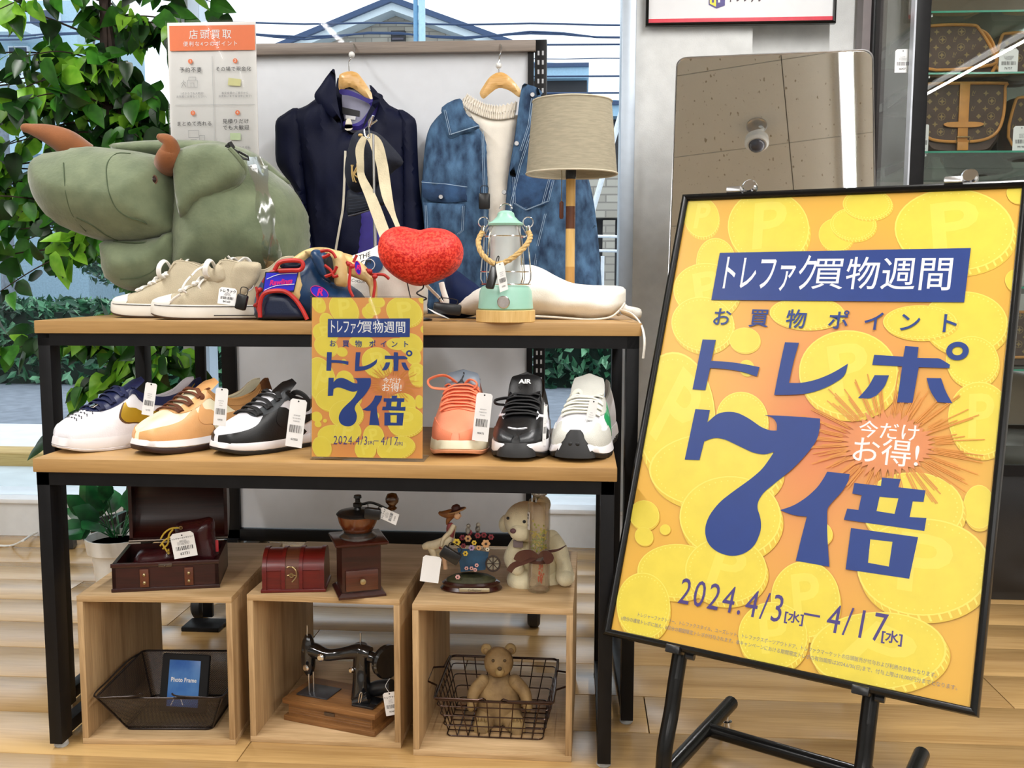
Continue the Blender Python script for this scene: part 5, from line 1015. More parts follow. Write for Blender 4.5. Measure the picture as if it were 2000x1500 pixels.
for (u, v, rx, ry, Y) in ((624, 571, 17, 12, GB-.076), (699, 523, 6, 13, GB-.063)):
    el = lambda s_: [(u+(rx*math.cos(a)+ (4 if rx > 10 else 2)*math.sin(a)*.6)*s_, v+(ry*math.sin(a)+(5 if rx > 10 else 3)*math.cos(a)*.8)*s_) for a in [2*PI*i/24 for i in range(24)]]
    decal(t, 'oval_badge', BLB, el(1), Y); tubepx(t, 'badge_edge', MAG, el(1), .0008, Y-.0006, n=1, closed=True); cc = q(u, v, Y-.001); m = MB(); put_text(m, 'R', .020 if rx > 10 else .014, lambda x, y: cc+Vector((x, 0, y)), bold=.04, shear=.25); m.build('badge_letter', MAG, t, flat=True)
# heart ornament on a spring
t = thing('heart_ornament', 'big red glittery heart-shaped ornament on a wire spring', 'ornament', (at(822, 600, Y=1.99).x, 1.99, .8266))
m_ = M('red_glitter_tulle', hexc('#c80c05'), rough=.5, var=.1, scale=190, bump=1.0, bscale=260, col2='#ff4f38', lo=.42, hi=.60)
HP = [(738, 492), (742, 464), (758, 448), (782, 442), (808, 447), (822, 449), (842, 445), (872, 449), (895, 464), (905, 487), (901, 514), (884, 535), (855, 549), (822, 559), (795, 553), (768, 538), (748, 518)]
puffpx(t, 'heart', m_, HP, 1.99, .062, .075, s=.007, wr=.0012, ws=60, seed=41)
tubepx(t, 'wire_spring', BLACKP, [(795, 550, 1.99), (798, 565, 1.985), (801, 578, 1.98), (806, 600, 1.975)], .0012); tubepx(t, 'wire_spring', BLACKP, [(827, 552, 1.99), (826, 563, 1.98), (814, 572, 1.97), (822, 578, 1.965), (833, 583, 1.965), (824, 588, 1.97), (812, 597, 1.975)], .0016)
m = MB(); m.lathe([(.03, 0), (.03, .004), (.004, .008)], (-.005, -.01, 0), 24); m.build('base_disc', BLACKP, t)
# camping lantern
LY = 1.955; lc = at(983, 632, Y=LY-.06); t = thing('lantern', 'mint green lantern with bamboo base and rope handle, on the tall table', 'lantern', (lc.x, LY, .8266)); s1 = LY/FPX
MINT = M('mint_enamel', hexc('#98c8b5'), rough=.35, var=.03); zf = lambda v: at(983, v, Y=LY).z-.8266
zB, zM, zC0, zC1 = .024, zf(557), zf(437), zf(412)
m = MB(); m.lathe([(.058, 0), (.0595, .001), (.0595, zB-.001), (.058, zB)], n=48); m.build('bamboo_base', wood('bamboo', '#c99f58', '#e2c080', 2, grain=40), t)
m = MB(); m.lathe([(.052, zB), (.0555, zB+.003), (.0525, zM-.012), (.048, zM-.003), (.040, zM)], n=48); m.build('mint_body', MINT, t)
m = MB(); zk = zf(589); m.lathe([(.001, .0), (.0125, .0), (.0125, .004), (.011, .006), (.001, .006)], (0, -.053, zk), 28, Matrix.Rotation(PI/2, 3, 'X')); m.build('dimmer_knob', M('spun_steel', (.55, .5, .48), rough=.28, metal=1, var=.2, scale=60), t)
m = MB(); m.lathe([(.030, zM+.002), (.030, zC0)], n=36); m.build('frosted_glass', M('frosted_glass', (.86, .9, .9), rough=.4, trans=.55, spec=.5, var=.01), t)
m = MB(); m.lathe([(.010, zM), (.010, zC0-.02)], n=16); m.build('light_core', M('white_core', (.85, .87, .85), rough=.5), t)
m = MB(); m.lathe([(.034, zC0-.004), (.036, zC0), (.026, zC0+.006), (.018, zC0+.014), (.016, zC1-.004), (.010, zC1), (.001, zC1+.001)], n=36); m.build('mint_cap', MINT, t)
m = MB(); m.tube([(.012*math.cos(a), 0, zC1+.004+.010*math.sin(a)) for a in [i*PI/10 for i in range(11)]], .0016, 8); m.build('cap_ring', CHROME, t)
for zz, rr_ in ((zf(462), .043), (zf(531), .050), (zM+.002, .050)):
    m = MB(); m.tube([(rr_*math.cos(a), rr_*math.sin(a), zz) for a in [2*PI*i/36 for i in range(36)]], .0013, 6, closed=True); m.build('cage_ring', CHROME, t)
for a in (PI*.25, PI*.75, PI*1.25, PI*1.75, PI*1.0, 0):
    ca, sa_ = math.cos(a), math.sin(a); P = [(.030, zC0), (.036, zf(448)), (.043, zf(462)), (.050, zf(531)), (.050, zM+.012), (.046, zM+.003)]; m = MB(); m.tube([(r*ca, r*sa_, z) for r, z in P], .0014, 6); m.build('cage_wire', CHROME, t)
for sx in (-1, 1):
    m = MB(); m.tube([(sx*.0445+.010*math.cos(a), -.002, zf(434)+.010*math.sin(a)) for a in [2*PI*i/20 for i in range(20)]], .0013, 6, closed=True); m.tube([(sx*.036, 0, zf(440)), (sx*.042, 0, zf(446)), (sx*.043, 0, zf(462))], .0013, 6); m.build('handle_loop', CHROME, t)
    m = MB(); m.tube([(sx*.0445, -.004, zf(444)), (sx*.046, -.012, zf(454))], .005, 12); m.build('rope_ferrule', CHROME, t)
RO = M('hemp_rope', hexc('#c3a36b'), rough=.9, var=.2, scale=200, bump=.5); rp = cr_pts([(-.046, -.012, zf(454)), (-.052, -.030, zf(474)), (-.040, -.055, zf(500)), (-.012, -.066, zf(517)), (.018, -.062, zf(505)), (.042, -.045, zf(482)), (.050, -.022, zf(464)), (.046, -.012, zf(454))], 14)
for k in range(3):
    P = []
    for i, p in enumerate(rp): a = i*.42+k*2*PI/3; d = (rp[min(i+1, len(rp)-1)]-rp[max(i-1, 0)]).normalized(); n1 = d.cross(Vector((0, 1, 0))).normalized(); n2 = d.cross(n1); P.append(p+(n1*math.cos(a)+n2*math.sin(a))*.0026)
    m = MB(); m.tube(P, .0031, 7); m.build('rope_strand', RO, t)
tc_ = Vector(t.location)+Vector((-.010, -.068, zf(515))); sec_tag('small black security tag hanging from the lantern rope', tc_+Vector((-.010, -.006, -.028)), (.1, .35, 1.1), (.010, .018, .046))
tg = price_tag('blank white diamond-hung tag on the lantern rope', tc_+Vector((.004, -.012, 0)), .024, .055, (0, math.radians(-14), .9), head=None)
# table lamp
LY2 = 2.25; lc = at(1113, 560, Y=LY2); t = thing('table_lamp', 'table lamp with linen drum shade and striped wooden pole', 'lamp', (lc.x, LY2, .8266)); zl = lambda v: at(1113, v, Y=LY2).z-.8266
r0 = 87*LY2/FPX; r1 = 75*LY2/FPX; za, zb_ = zl(340), zl(199); LIN = M('natural_linen', hexc('#b2a992'), rough=.9, scale=40, var=.10, bump=.6, bscale=900, stretch=(1, 1, 8))
sx0 = at(1117, 270, Y=LY2).x-lc.x
m = MB(); m.lathe([(r0, za), (r1, zb_), (r1-.0016, zb_), (r0-.0016, za)], (sx0, 0, 0), 64); m.bm.faces.ensure_lookup_table(); [m.bm.faces.remove(f) for f in list(m.bm.faces) if len(f.verts) > 4]; m.build('shade', LIN, t)
for r, z in ((r0, za), (r1, zb_)):
    m = MB(); m.tube([(sx0+r*math.cos(a), r*math.sin(a), z) for a in [2*PI*i/64 for i in range(64)]], .0022, 6, closed=True); m.build('shade_trim', M('linen_trim', hexc('#c9c0aa'), rough=.9), t)
m = MB()
for a in (0, 2.1, 4.2): m.tube([(sx0, 0, zl(330)), (sx0+(r1*.98+.004)*math.cos(a), (r1*.98+.004)*math.sin(a), zl(255))], .0015, 5)
m.lathe([(.011, zl(350)), (.012, zl(345)), (.012, zl(325)), (.004, zl(320))], n=20); m.build('lamp_socket', BLACKP, t)
for (va, vb, c1, c2) in ((350, 403, '#c99c4f', '#dcb46c'), (403, 447, '#4f2a14', '#6b3c20'), (447, 521, '#d0a55c', '#e3bf7e'), (521, 575, '#b98745', '#cd9d5a'), (575, 612, '#c99c4f', '#dcb46c')):
    m = MB(); m.lathe([(.0108, max(.012, zl(vb))), (.0108, zl(va))], n=24); m.build('pole_segment', wood('lamp_wood_%s' % c1[1:], c1, c2, 2, grain=30, rough=.35), t)
m = MB(); m.lathe([(.065, 0), (.065, .012), (.062, .014), (.001, .014)], n=40); m.build('round_base', wood('lamp_wood_c99c4f', '#c99c4f', '#dcb46c'), t)
xc = at(1097, 360, Y=LY2-.03).x-lc.x; m = MB()
for v in range(335, 397, 2): m.ball((xc, -.03, zl(v)), .0012, 6, 4)
o = m.build('pull_chain', BRASS, t); o['kind'] = 'stuff'
m = MB(); m.lathe([(.002, zl(395)), (.0048, zl(398)), (.0048, zl(426)), (.003, zl(429))], (xc, -.03, 0), 14); m.build('pull_knob', wood('walnut_pull', '#3d1d10', '#5c2f1b', 2, grain=40), t)
# cream cloth bag lying on the table
CAN = M('cream_canvas', hexc('#f3efe4'), rough=.9, var=.05, bump=.4, bscale=500); BY_ = 2.12
t = thing('cloth_bag', 'cream cloth bag lying folded behind the lantern at the right table end', 'bag', (at(1080, 600, Y=BY_).x, BY_, .8266))
puffpx(t, 'bag_body', CAN, [(898, 612), (892, 598), (905, 582), (930, 566), (950, 558), (975, 550), (985, 528), (1000, 521), (1030, 517), (1056, 523), (1090, 541), (1120, 553), (1160, 557), (1216, 560), (1222, 580), (1219, 598), (1204, 612), (1190, 622), (1150, 626), (1100, 621), (1040, 618), (960, 618)], BY_, .065, .04, s=.009, wr=.017, ws=13, seed=51, stretch=(.6, 1.6))
puffpx(t, 'bag_flap', CAN, [(1205, 606), (1218, 590), (1226, 597), (1252, 604), (1249, 624), (1226, 618)], BY_-.01, .008, .01, wr=.003, seed=52)
tubepx(t, 'hem_seam', CAN, [(1040, 617), (1090, 620), (1148, 624), (1190, 620), (1210, 606), (1221, 592)], .0022, BY_-.052)
tubepx(t, 'bag_strap', CAN, [(1212, 606, 2.06), (1235, 614, 1.97), (1251, 632, 1.93), (1257, 650, 1.91), (1259, 672, 1.90), (1256, 700, 1.90)], .0045, flat=.4)
m = MB(); m.ball(LQ(t)(1208, 612, BY_-.04), .006, 10, 6); m.build('drawcord_toggle', STEEL, t)
# folded navy cloth behind the heart
t = thing('folded_cloth', 'dark navy cloth heaped between the heart and the lantern', 'cloth', (at(890, 600, Y=2.15).x, 2.15, .8266))
puffpx(t, 'cloth', M('navy_cotton', hexc('#0b1c44'), rough=.7, var=.2, scale=8, spec=.2), [(862, 616), (866, 560), (878, 530), (892, 528), (915, 545), (935, 560), (942, 580), (930, 616)], 2.15, .05, .05, wr=.006, seed=53)
# white tote bag with navy print behind the glove
TYo = 2.13; t = thing('tote_bag', 'white canvas tote bag with navy print, lying behind the baseball glove', 'bag', (at(730, 580, Y=TYo).x, TYo, .8266))
puffpx(t, 'bag_body', CAN, [(640, 600), (650, 540), (670, 508), (700, 495), (725, 486), (745, 478), (790, 486), (830, 520), (836, 560), (834, 596), (825, 616), (720, 618)], TYo, .06, .05, wr=.005, seed=54)
decal(t, 'navy_round_print', M('denim_blue_print', hexc('#2c4e7d'), rough=.7), [(712+18*math.cos(a)+18, 517+17*math.sin(a)) for a in [2*PI*i/24 for i in range(24)]], TYo-.064)
c0 = LQ(t)(712, 500, TYo-.066); m = MB(); put_text(m, 'THE', .014, lambda x, y: c0+Vector((x, 0, y+x*.35)), bold=.02); put_text(m, 'CH', .017, lambda x, y: c0+Vector((x+.002, 0, y-.014+x*.35)), bold=.02); m.build('bag_lettering', INK, t, flat=True)
c1 = LQ(t)(699, 549, TYo-.072); m = MB(); put_text(m, 'Cotton', .010, lambda x, y: c1+Vector((x, 0, y-x*.1)), shear=.2); m.build('small_lettering', INK, t, flat=True)
tubepx(t, 'print_ring', PRINT_WHITE, [(716+12*math.cos(a)+4, 517+11*math.sin(a)) for a in [2*PI*i/24 for i in range(24)]], .0008, TYo-.066, n=1, closed=True)
tubepx(t, 'cloth_strip', CAN, [(832, 556, 2.08), (846, 570, 2.07), (858, 582, 2.06), (868, 596, 2.05), (872, 588, 2.05), (866, 568, 2.07), (862, 552, 2.08)], .006, flat=.4)
# display pole with cap and bag straps
PYo = 2.22; t = thing('display_pole', 'thin chrome display pole with a clip, in front of the navy jacket', 'display stand', (at(731, 600, Y=PYo).x, PYo, .8266)); q = LQ(t)
m = MB(); m.tube([q(733, 480, PYo)*1, q(731, 385, PYo)], .0042, 12); m.tube([Vector((q(733, 480, PYo).x, 0, .004)), q(733, 480, PYo)], .0042, 12); m.tube([q(731, 385, PYo), q(729, 262, PYo)], .0026, 10); m.build('pole', STEEL, t)
m = MB(); m.tube([q(731, 386, PYo), q(731, 403, PYo)], .0062, 14); m.build('height_collar', STEEL, t); m = MB(); m.lathe([(.05, 0), (.05, .004), (.005, .008)], n=32); m.build('pole_base', STEEL, t)
m = MB(); m.tube(cr_pts([q(712, 254, PYo), q(714, 266, PYo-.01), q(722, 268, PYo-.01), q(720, 240, PYo-.01), q(727, 228, PYo-.01)], 5), .0018, 8); m.tube([q(722, 248, PYo-.012), q(729, 226, PYo-.02)], .003, 8); m.tube([q(720, 246, PYo-.012), q(736, 235, PYo-.02)], .002, 8); m.build('wire_clip', CHROME, t)
CAPN = M('navy_cap_twill', hexc('#12182a'), rough=.8, var=.15, bump=.3, bscale=700); CAPG = M('charcoal_cap_brim', hexc('#131a29'), rough=.75, var=.1)
t = thing('baseball_hat', 'dark navy baseball cap with gold letters, hanging in front of the navy jacket', 'cap', (at(715, 370, Y=2.34).x, 2.34, at(715, 370, Y=2.34).z))
puffpx(t, 'crown', CAPN, [(690, 262), (706, 256), (735, 258), (765, 285), (788, 316), (772, 332), (762, 342), (745, 360), (700, 376), (682, 368), (674, 345), (674, 320), (680, 290)], 2.34, .05, .05, wr=.003, ws=14, seed=61, stretch=(1.4, .7))
puffpx(t, 'brim', CAPG, [(679, 372), (700, 378), (724, 378), (745, 352), (753, 396), (744, 402), (724, 410), (680, 422)], 2.325, .008, .012, seed=62)
for i in range(6): tubepx(t, 'brim_stitch', M('brim_stitch', hexc('#2a3344'), rough=.8), [(680.5, 384+i*6), (700, 382+i*6), (721, 381+i*5)], .0005, 2.313)
tubepx(t, 'brim_edge', M('brim_edge_grey', hexc('#4a4a55'), rough=.7), [(680, 422), (700, 417), (724, 410), (744, 403)], .0018, 2.318)
GO = M('gold_thread', hexc('#c7a869'), rough=.4, var=.1)
for P in ([(686, 322), (690, 338), (697, 345), (702, 349)], [(690, 355), (687, 338), (687, 325)], [(690, 322), (688, 330), (693, 352), (696, 356)], [(699, 322), (692, 336), (690, 342)], [(697, 319), (697, 332), (692, 340)]): tubepx(t, 'gold_letter_stroke', GO, P, .0016, 2.287)
m = MB(); m.ball(LQ(t)(704, 264, 2.30), (.006, .004, .004), 10, 6); m.build('strap_button', GO, t)
STR = M('cream_webbing', hexc('#cfc3a4'), rough=.85, var=.08, bump=.5, bscale=300)
t = thing('bag_straps', 'long cream fabric bag straps looped over the chrome pole clip', 'strap', (at(730, 400, Y=2.2).x, 2.2, .8266))
def ribbon(t, name, mt, P, w, th=.0012):
    q = LQ(t); c = cr_pts([q(*p[:3]) for p in P], 6); W = [lerp_tab([(i, p[3]) for i, p in enumerate(P)], k/6)[0] for k in range(len(c))]; m = MB(); rg = []
    for i, p in enumerate(c):
        d = (c[min(i+1, len(c)-1)]-c[max(0, i-1)]).normalized(); s_ = d.cross(Vector((0, 1, 0))).normalized()*W[i]/2; n_ = Vector((0, 1, 0))*th/2; rg.append([p+s_+n_, p-s_+n_, p-s_-n_, p+s_-n_])
    m.loft(rg); return m.build(name, mt, t)
ribbon(t, 'strap', STR, [(712, 267, 2.27, .012), (703, 290, 2.265, .020), (704, 320, 2.26, .017), (706, 345, 2.26, .018), (722, 380, 2.22, .024), (734, 410, 2.19, .026), (745, 440, 2.17, .026), (756, 470, 2.15, .026)], 0)
ribbon(t, 'strap', STR, [(718, 264, 2.255, .012), (734, 280, 2.25, .028), (746, 320, 2.24, .026), (752, 360, 2.22, .026), (758, 390, 2.20, .022), (768, 420, 2.18, .012), (778, 445, 2.16, .010)], 0)
# security tags and price tags on the tall table
sec_tag('wide black security tag lying between the heart and the lantern', at(874, 603, Y=1.965), (0, .12, .1), (.056, .030, .022))
for lb, u, v, w_, h_, rot, Y in (('white price tag lying at the table edge below the red heart', 842, 607, .030, .040, (1.25, .35, -.8), 1.93), ('white price tag on the laces of the front canvas sneaker', 446, 562, .036, .034, (-.12, .12, .05), 1.925)):
    price_tag(lb, at(u, v, Y=Y), w_, h_, rot)
sec_tag('black security tag on the front canvas sneaker', at(472, 590, Y=1.922), (0, .25, 0), (.022, .014, .032))
# ============================================================ SNEAKERS
class Shoe:
    """parametric sneaker: toe at x=0, heel at x=L, soles on z=0; t runs toe to heel, v runs sole (0) to top (1), side -1/+1"""
    def __init__(s, L_=.30, W=[(0, .022), (.03, .033), (.08, .042), (.18, .050), (.30, .053), (.45, .047), (.60, .041), (.78, .038), (.92, .035), (1, .022)],
                 H=[(0, .050), (.05, .060), (.15, .072), (.28, .088), (.40, .112), (.50, .135), (.60, .14), (1, .14)],
                 Cl=[(0, .11), (.42, .118), (.55, .098), (.70, .088), (.85, .098), (.95, .120), (1, .122)], zs=[(0, .030), (.1, .028), (.4, .027), (.7, .031), (1, .036)], zb=[(0, .010), (.10, .003), (.25, 0), (.85, 0), (1, .004)], op=.46):
        s.L, s.W, s.H, s.Cl, s.zs, s.zb, s.op = L_, W, H, Cl, zs, zb, op
    def tab(s, T, t): return lerp_tab(T, t)[0]
    def x(s, t): return s.L*(.012+.976*t)
    def P(s, t, v, side):
        w, H, c, z0 = s.tab(s.W, t), s.tab(s.H, t), s.tab(s.Cl, t), s.tab(s.zs, t)
        if t < .03: w *= math.sqrt(max(0, t/.03))*.6+.4
        a = v*PI/2; yc, zc = w*math.cos(a)**.70, z0+(H-z0)*math.sin(a)**.85
        if v < .6: q = v/.6; yo, zo = w*(1+.04*math.sin(q*PI)-.34*q**1.5), z0+(c-z0)*q
        elif v < .70: q = (v-.6)/.1; yo, zo = w*(.70-.14*q), c+.004*math.sin(PI*q)
        elif v < .95: q = (v-.70)/.25; yo, zo = w*(.56-.06*q), c-(c-z0-.012)*q
        else: q = (v-.95)/.05; yo, zo = w*.50*(1-q), z0+.012
        g = max(0, min(1, (t-s.op+.05)/.10)); g = g*g*(3-2*g)
        xo = s.x(t)+(.012*(1-v)*0 if t < .5 else 0)
        if t > .86: xo += .008*math.sin(min(v/.6, 1)*PI)*((t-.86)/.14)
        if t < .12: xo += .012*(1-math.cos(min(v, 1)*PI/2))*(1-t/.12)
        return Vector((xo, side*(yc*(1-g)+yo*g), zc*(1-g)+zo*g))
    def N(s, t, v, side, off):
        e = .004; p = s.P(t, v, side); a = s.P(min(1, t+e), v, side)-s.P(max(0, t-e), v, side); b = s.P(t, min(1, v+e), side)-s.P(t, max(0, v-e), side); n = a.cross(b)
        if n.length < 1e-12: n = Vector((0, side, 0))
        n.normalize()
        if n.y*side < 0 and v < .6 or (v >= .6 and n.z < 0 and t < s.op): n = -n
        return p+n*off
    def upper(s, mt, root, thick=0):
        ts = [(1-math.cos(PI*i/44))/2*.35+i/44*.65 for i in range(45)]; vs = [i/26 for i in range(27)]; m = MB(); rings = []
        for t in ts: rings.append([s.P(t, v, -1) for v in vs]+[s.P(t, v, 1) for v in reversed(vs[:-1])])
        m.loft(rings, False, False)
        for e in (0, -1):
            V = [m.bm.verts.new(p) for p in rings[e]]; m._f(V)
        return m.build('upper', mt, root, sharp=60)
    def lining(s, mt, root):
        m = MB()
        for sd in (-1, 1): m.grid(lambda a, b: s.N(s.op+.04+a*(.995-s.op-.04), .62+b*.375, sd, .0008), 20, 10)
        return m.build('lining', mt, root, sharp=60)
    def patch(s, name, mt, root, poly, off=.0012, sides=(-1, 1), step=.035, edge=True):
        for sd in sides:
            m = MB(); q = smooth_poly(poly, 3); q = [(a*1.0, b) for a, b in q]; q = [(0 if a < .004 else a, 1 if b > .985 else b) for a, b in q]; q = [(max(0, min(1, a)), max(0, min(1, b))) for a, b in q]; q = dens(q, .03)
            vs = [Vector(p) for p in q]; n0 = len(vs); es = [(i, (i+1) % n0) for i in range(n0)]; a = min(p[0] for p in q)
            while a < max(p[0] for p in q):
                b = min(p[1] for p in q)
                while b < max(p[1] for p in q):
                    if inpoly((a, b), q) and pdist(a, b, q) > .012: vs.append(Vector((a, b)))
                    b += step
                a += step*.6
            o = delaunay_2d_cdt(vs, es, [], 0, 1e-6); V = [m.bm.verts.new(s.N(p.x, p.y, sd, off)) for p in o[0]]
            for t in o[2]:
                c = sum((o[0][i] for i in t), Vector((0, 0)))/3
                if inpoly(c, q): m._f([V[i] for i in t])
            if edge:
                q2 = [p for p in q]; A = [m.bm.verts.new(s.N(p[0], p[1], sd, off)) for p in q2]; B = [m.bm.verts.new(s.N(p[0], p[1], sd, -.0005)) for p in q2]
                for i in range(len(q2)): m._f([A[i], A[i-1], B[i-1], B[i]])
            ob = m.build(name, mt, root, sharp=60)
        return ob
    def sole(s, name, mt, root, k0, k1, ex0=.003, ex1=.002, ridges=0):
        """slice of the sole between height fractions k0..k1"""
        n = 40; ts = [(1-math.cos(PI*i/n))/2 for i in range(n+1)]; m = MB(); rings = []
        for k, ex in ((k0, ex0*.4), (k0+(k1-k0)*.15, ex0), (k0+(k1-k0)*.85, ex1), (k1, ex1*.6)):
            r = []
            for sd, T in ((-1, ts), (1, ts[::-1][1:-1])):
                for i, t in enumerate(T):
                    w = s.tab(s.W, t)*(math.sqrt(max(0, min(1, t/.03)))*.6+.4 if t < .03 else 1)+ex; zb, zt = s.tab(s.zb, t), s.tab(s.zs, t)
                    if ridges and i % 2 and .15 < t < .95: w -= ridges
                    xx = s.x(t)+(-ex if t < .02 else ex if t > .98 else 0); r.append(Vector((xx, sd*w, zb+(zt+.001-zb)*k)))
            rings.append(r)
        m.loft(rings); return m.build(name, mt, root, sharp=50)
    def tongue(s, mt, root, h=.155, t0=.40, w=.030, lean=.035, th=.006):
        z0 = s.tab(s.H, t0)-.015; x0 = s.x(t0); m = MB(); rings = []
        for i in range(9):
            q = i/8; c = Vector((x0+lean*q, 0, z0+(h-z0)*q)); ww = w*(1-.25*q**4)*(.2 if i == 8 else 1); rings.append([c+Vector((th*math.sin(a)*(1 if i < 8 else .5)+.004*math.cos(a)**2, ww*math.cos(a), .004*math.sin(a))) for a in [2*PI*k/16 for k in range(16)]])
        m.loft(rings); return m.build('tongue', mt, root)
    def laces(s, mt, root, t0=.25, t1=.45, n=6, vv=.62, r=.0042, bow=True, seed=1, loops=None, bowh=.02):
        rr = random.Random(seed)
        for i in range(n):
            t = t0+(t1-t0)*i/(n-1); dt = (t1-t0)/(n-1)*.55*(1 if i % 2 else -1)
            m = MB(); pts = [s.N(max(.05, min(.95, t+dt*(k/5-1)*.5)), min(1, vv+(1-vv)*k/5), -1, .004) for k in range(5)]+[s.N(max(.05, t+dt*(k/5)*.5), min(1, 1-(1-vv)*k/5), 1, .004) for k in range(1, 6)]
            m.tube(cr_pts(pts, 3), r, 8, flat=.45, up=(0, 0, 1)); m.build('lace', mt, root)
        if bow:
            c = s.P(t1, 1, 1)+Vector((.004, 0, .008))
            for k, (dy, dz, dx) in enumerate(loops or ((-.035, bowh, -.01), (.035, bowh*.8, -.008))):
                m = MB(); m.tube(cr_pts([c, c+Vector((dx, dy*.5, dz)), c+Vector((dx*1.6, dy, dz*.7)), c+Vector((dx*1.8, dy*.9, dz*.1)), c+Vector((dx, dy*.3, -.001)), c], 6), r, 8, flat=.45); m.build('lace', mt, root)
            m = MB(); m.ball(c, (.007, .006, .005), 10, 6); m.build('lace_knot', mt, root)
def shoe_thing(label, loc, rz, group=None): return thing('sneaker', label, 'shoe', loc, rz, group)
SWOOSH = [(.93, .60), (.74, .36), (.58, .19), (.47, .13), (.385, .16), (.35, .29), (.375, .44), (.40, .50), (.405, .40), (.44, .33), (.52, .32), (.64, .37), (.78, .46)]
def scale_poly(P, k):
    cx = sum(p[0] for p in P)/len(P); cy = sum(p[1] for p in P)/len(P); return [(cx+(x-cx)*k, cy+(y-cy)*k) for x, y in P]
MUD = [(0, 0), (.0, .46), (.08, .44), (.16, .40), (.24, .42), (.30, .50), (.345, .52), (.36, .36), (.44, .20), (.46, 0)]
EYE_ = [(.225, 1), (.215, .80), (.235, .66), (.29, .56), (.36, .50), (.44, .50), (.55, .52), (.62, .585), (.55, .62), (.46, .70), (.40, .74), (.32, .80), (.27, .86), (.25, 1)]
HEEL = [(.80, 0), (.80, .20), (.86, .38), (.90, .59), (1, .60), (1, 0)]
RT = .5745
# 1 white, navy and gold
NVL = lea('navy_leather', '#141d45'); WHL = lea('white_leather', '#e9e8ee', .35); GLD = lea('gold_leather', '#b28f22', .35, metal=.3); REDL = M('red_lining', hexc('#b41320'), rough=.8, var=.1)
sh = Shoe(.31); t = shoe_thing('white low-top sneaker with navy laces, gold swoosh and red lining', (-1.012, 1.797, RT), math.radians(52))
sh.upper(WHL, t); sh.lining(REDL, t); sh.sole('midsole', M('white_rubber', (.80, .78, .80), rough=.45, var=.02), t, .18, 1, .004, .002); sh.sole('outsole', M('white_rubber_tread', (.72, .69, .70), rough=.5, var=.03), t, 0, .2, .003, .004, .0015)
sh.patch('eyestay', NVL, t, [(.205, 1), (.20, .84), (.225, .70), (.28, .60), (.38, .54), (.50, .55), (.62, .585), (.46, 1)], .0016); sh.patch('collar', NVL, t, [(.50, .50), (.62, .47), (.80, .46), (1, .44), (1, .68), (.5, .68)], .002); sh.patch('mudguard', WHL, t, MUD, .0014); sh.patch('swoosh_edge', lea('brown_edge', '#5a3a1c'), t, scale_poly(SWOOSH, 1.07), .002); sh.patch('swoosh', GLD, t, SWOOSH, .0028); sh.patch('heel_panel', NVL, t, [(.93, .30), (.93, .6), (1, .6), (1, .25)], .0014)
sh.tongue(NVL, t, .132, .40, .030, .05, .009); m = MB()
for i in range(4):
    for j in range(5): p = sh.N(.09+i*.035+.006*(j % 2), .70+j*.07, -1, .0006); m.ball(p, .0016, 6, 4); p = sh.N(.09+i*.035, .72+j*.07, 1, .0006); m.ball(p, .0016, 6, 4)
o = m.build('perforations', M('dark_hole', (.08, .08, .09)), t); o['kind'] = 'stuff'
sh.laces(M('navy_lace', hexc('#121a40'), rough=.8, var=.2, bump=.4), t, .235, .46, 7, .64)
m = MB(); p = sh.N(.232, .90, -1, .006); m.box(p, (.012, .018, .003), Matrix.Rotation(-.5, 3, 'Y'), .001); m.build('lace_tag', CHROME, t)
# 2 tan and cream
CRL = lea('cream_leather', '#efe7c6'); TNL = lea('apricot_leather', '#dda56b'); BRL = lea('tan_suede', '#b3814a', .7); DBR = M('dark_brown_rubber', hexc('#2c1612'), rough=.5, var=.1); BLC = M('brown_lace', hexc('#5d3016'), rough=.8, var=.2, bump=.4)
sh = Shoe(.30); t = shoe_thing('apricot and cream low-top sneaker with brown laces and brown sole', (-.846, 1.785, RT), math.radians(54))
sh.upper(CRL, t); sh.lining(M('dark_brown_lining', hexc('#1d120e'), rough=.8), t); sh.sole('midsole', M('white_rubber'), t, .42, 1, .004, .002) if False else sh.sole('midsole', _mc['white_rubber'], t, .42, 1, .004, .002); sh.sole('outsole', DBR, t, 0, .45, .003, .004, .0015)
sh.patch('mudguard', TNL, t, MUD, .0016); sh.patch('eyestay', TNL, t, EYE_, .002); sh.patch('heel_panel', BRL, t, [(.62, .60), (.66, .42), (.74, .28), (.80, 0), (1, 0), (1, .60)], .0016); sh.patch('swoosh', TNL, t, SWOOSH, .0028); sh.patch('collar', BRL, t, [(.50, .52), (.62, .50), (.80, .48), (1, .46), (1, .68), (.5, .68)], .0024)
sh.patch('heel_tab', lea('brown_suede_tab', '#6e4424', .7), t, [(.92, .50), (.92, .66), (1, .66), (1, .45)], .003); sh.tongue(TNL, t, .132, .40, .030, .05, .009); sh.laces(BLC, t, .235, .46, 7, .64, r=.0048, seed=3)
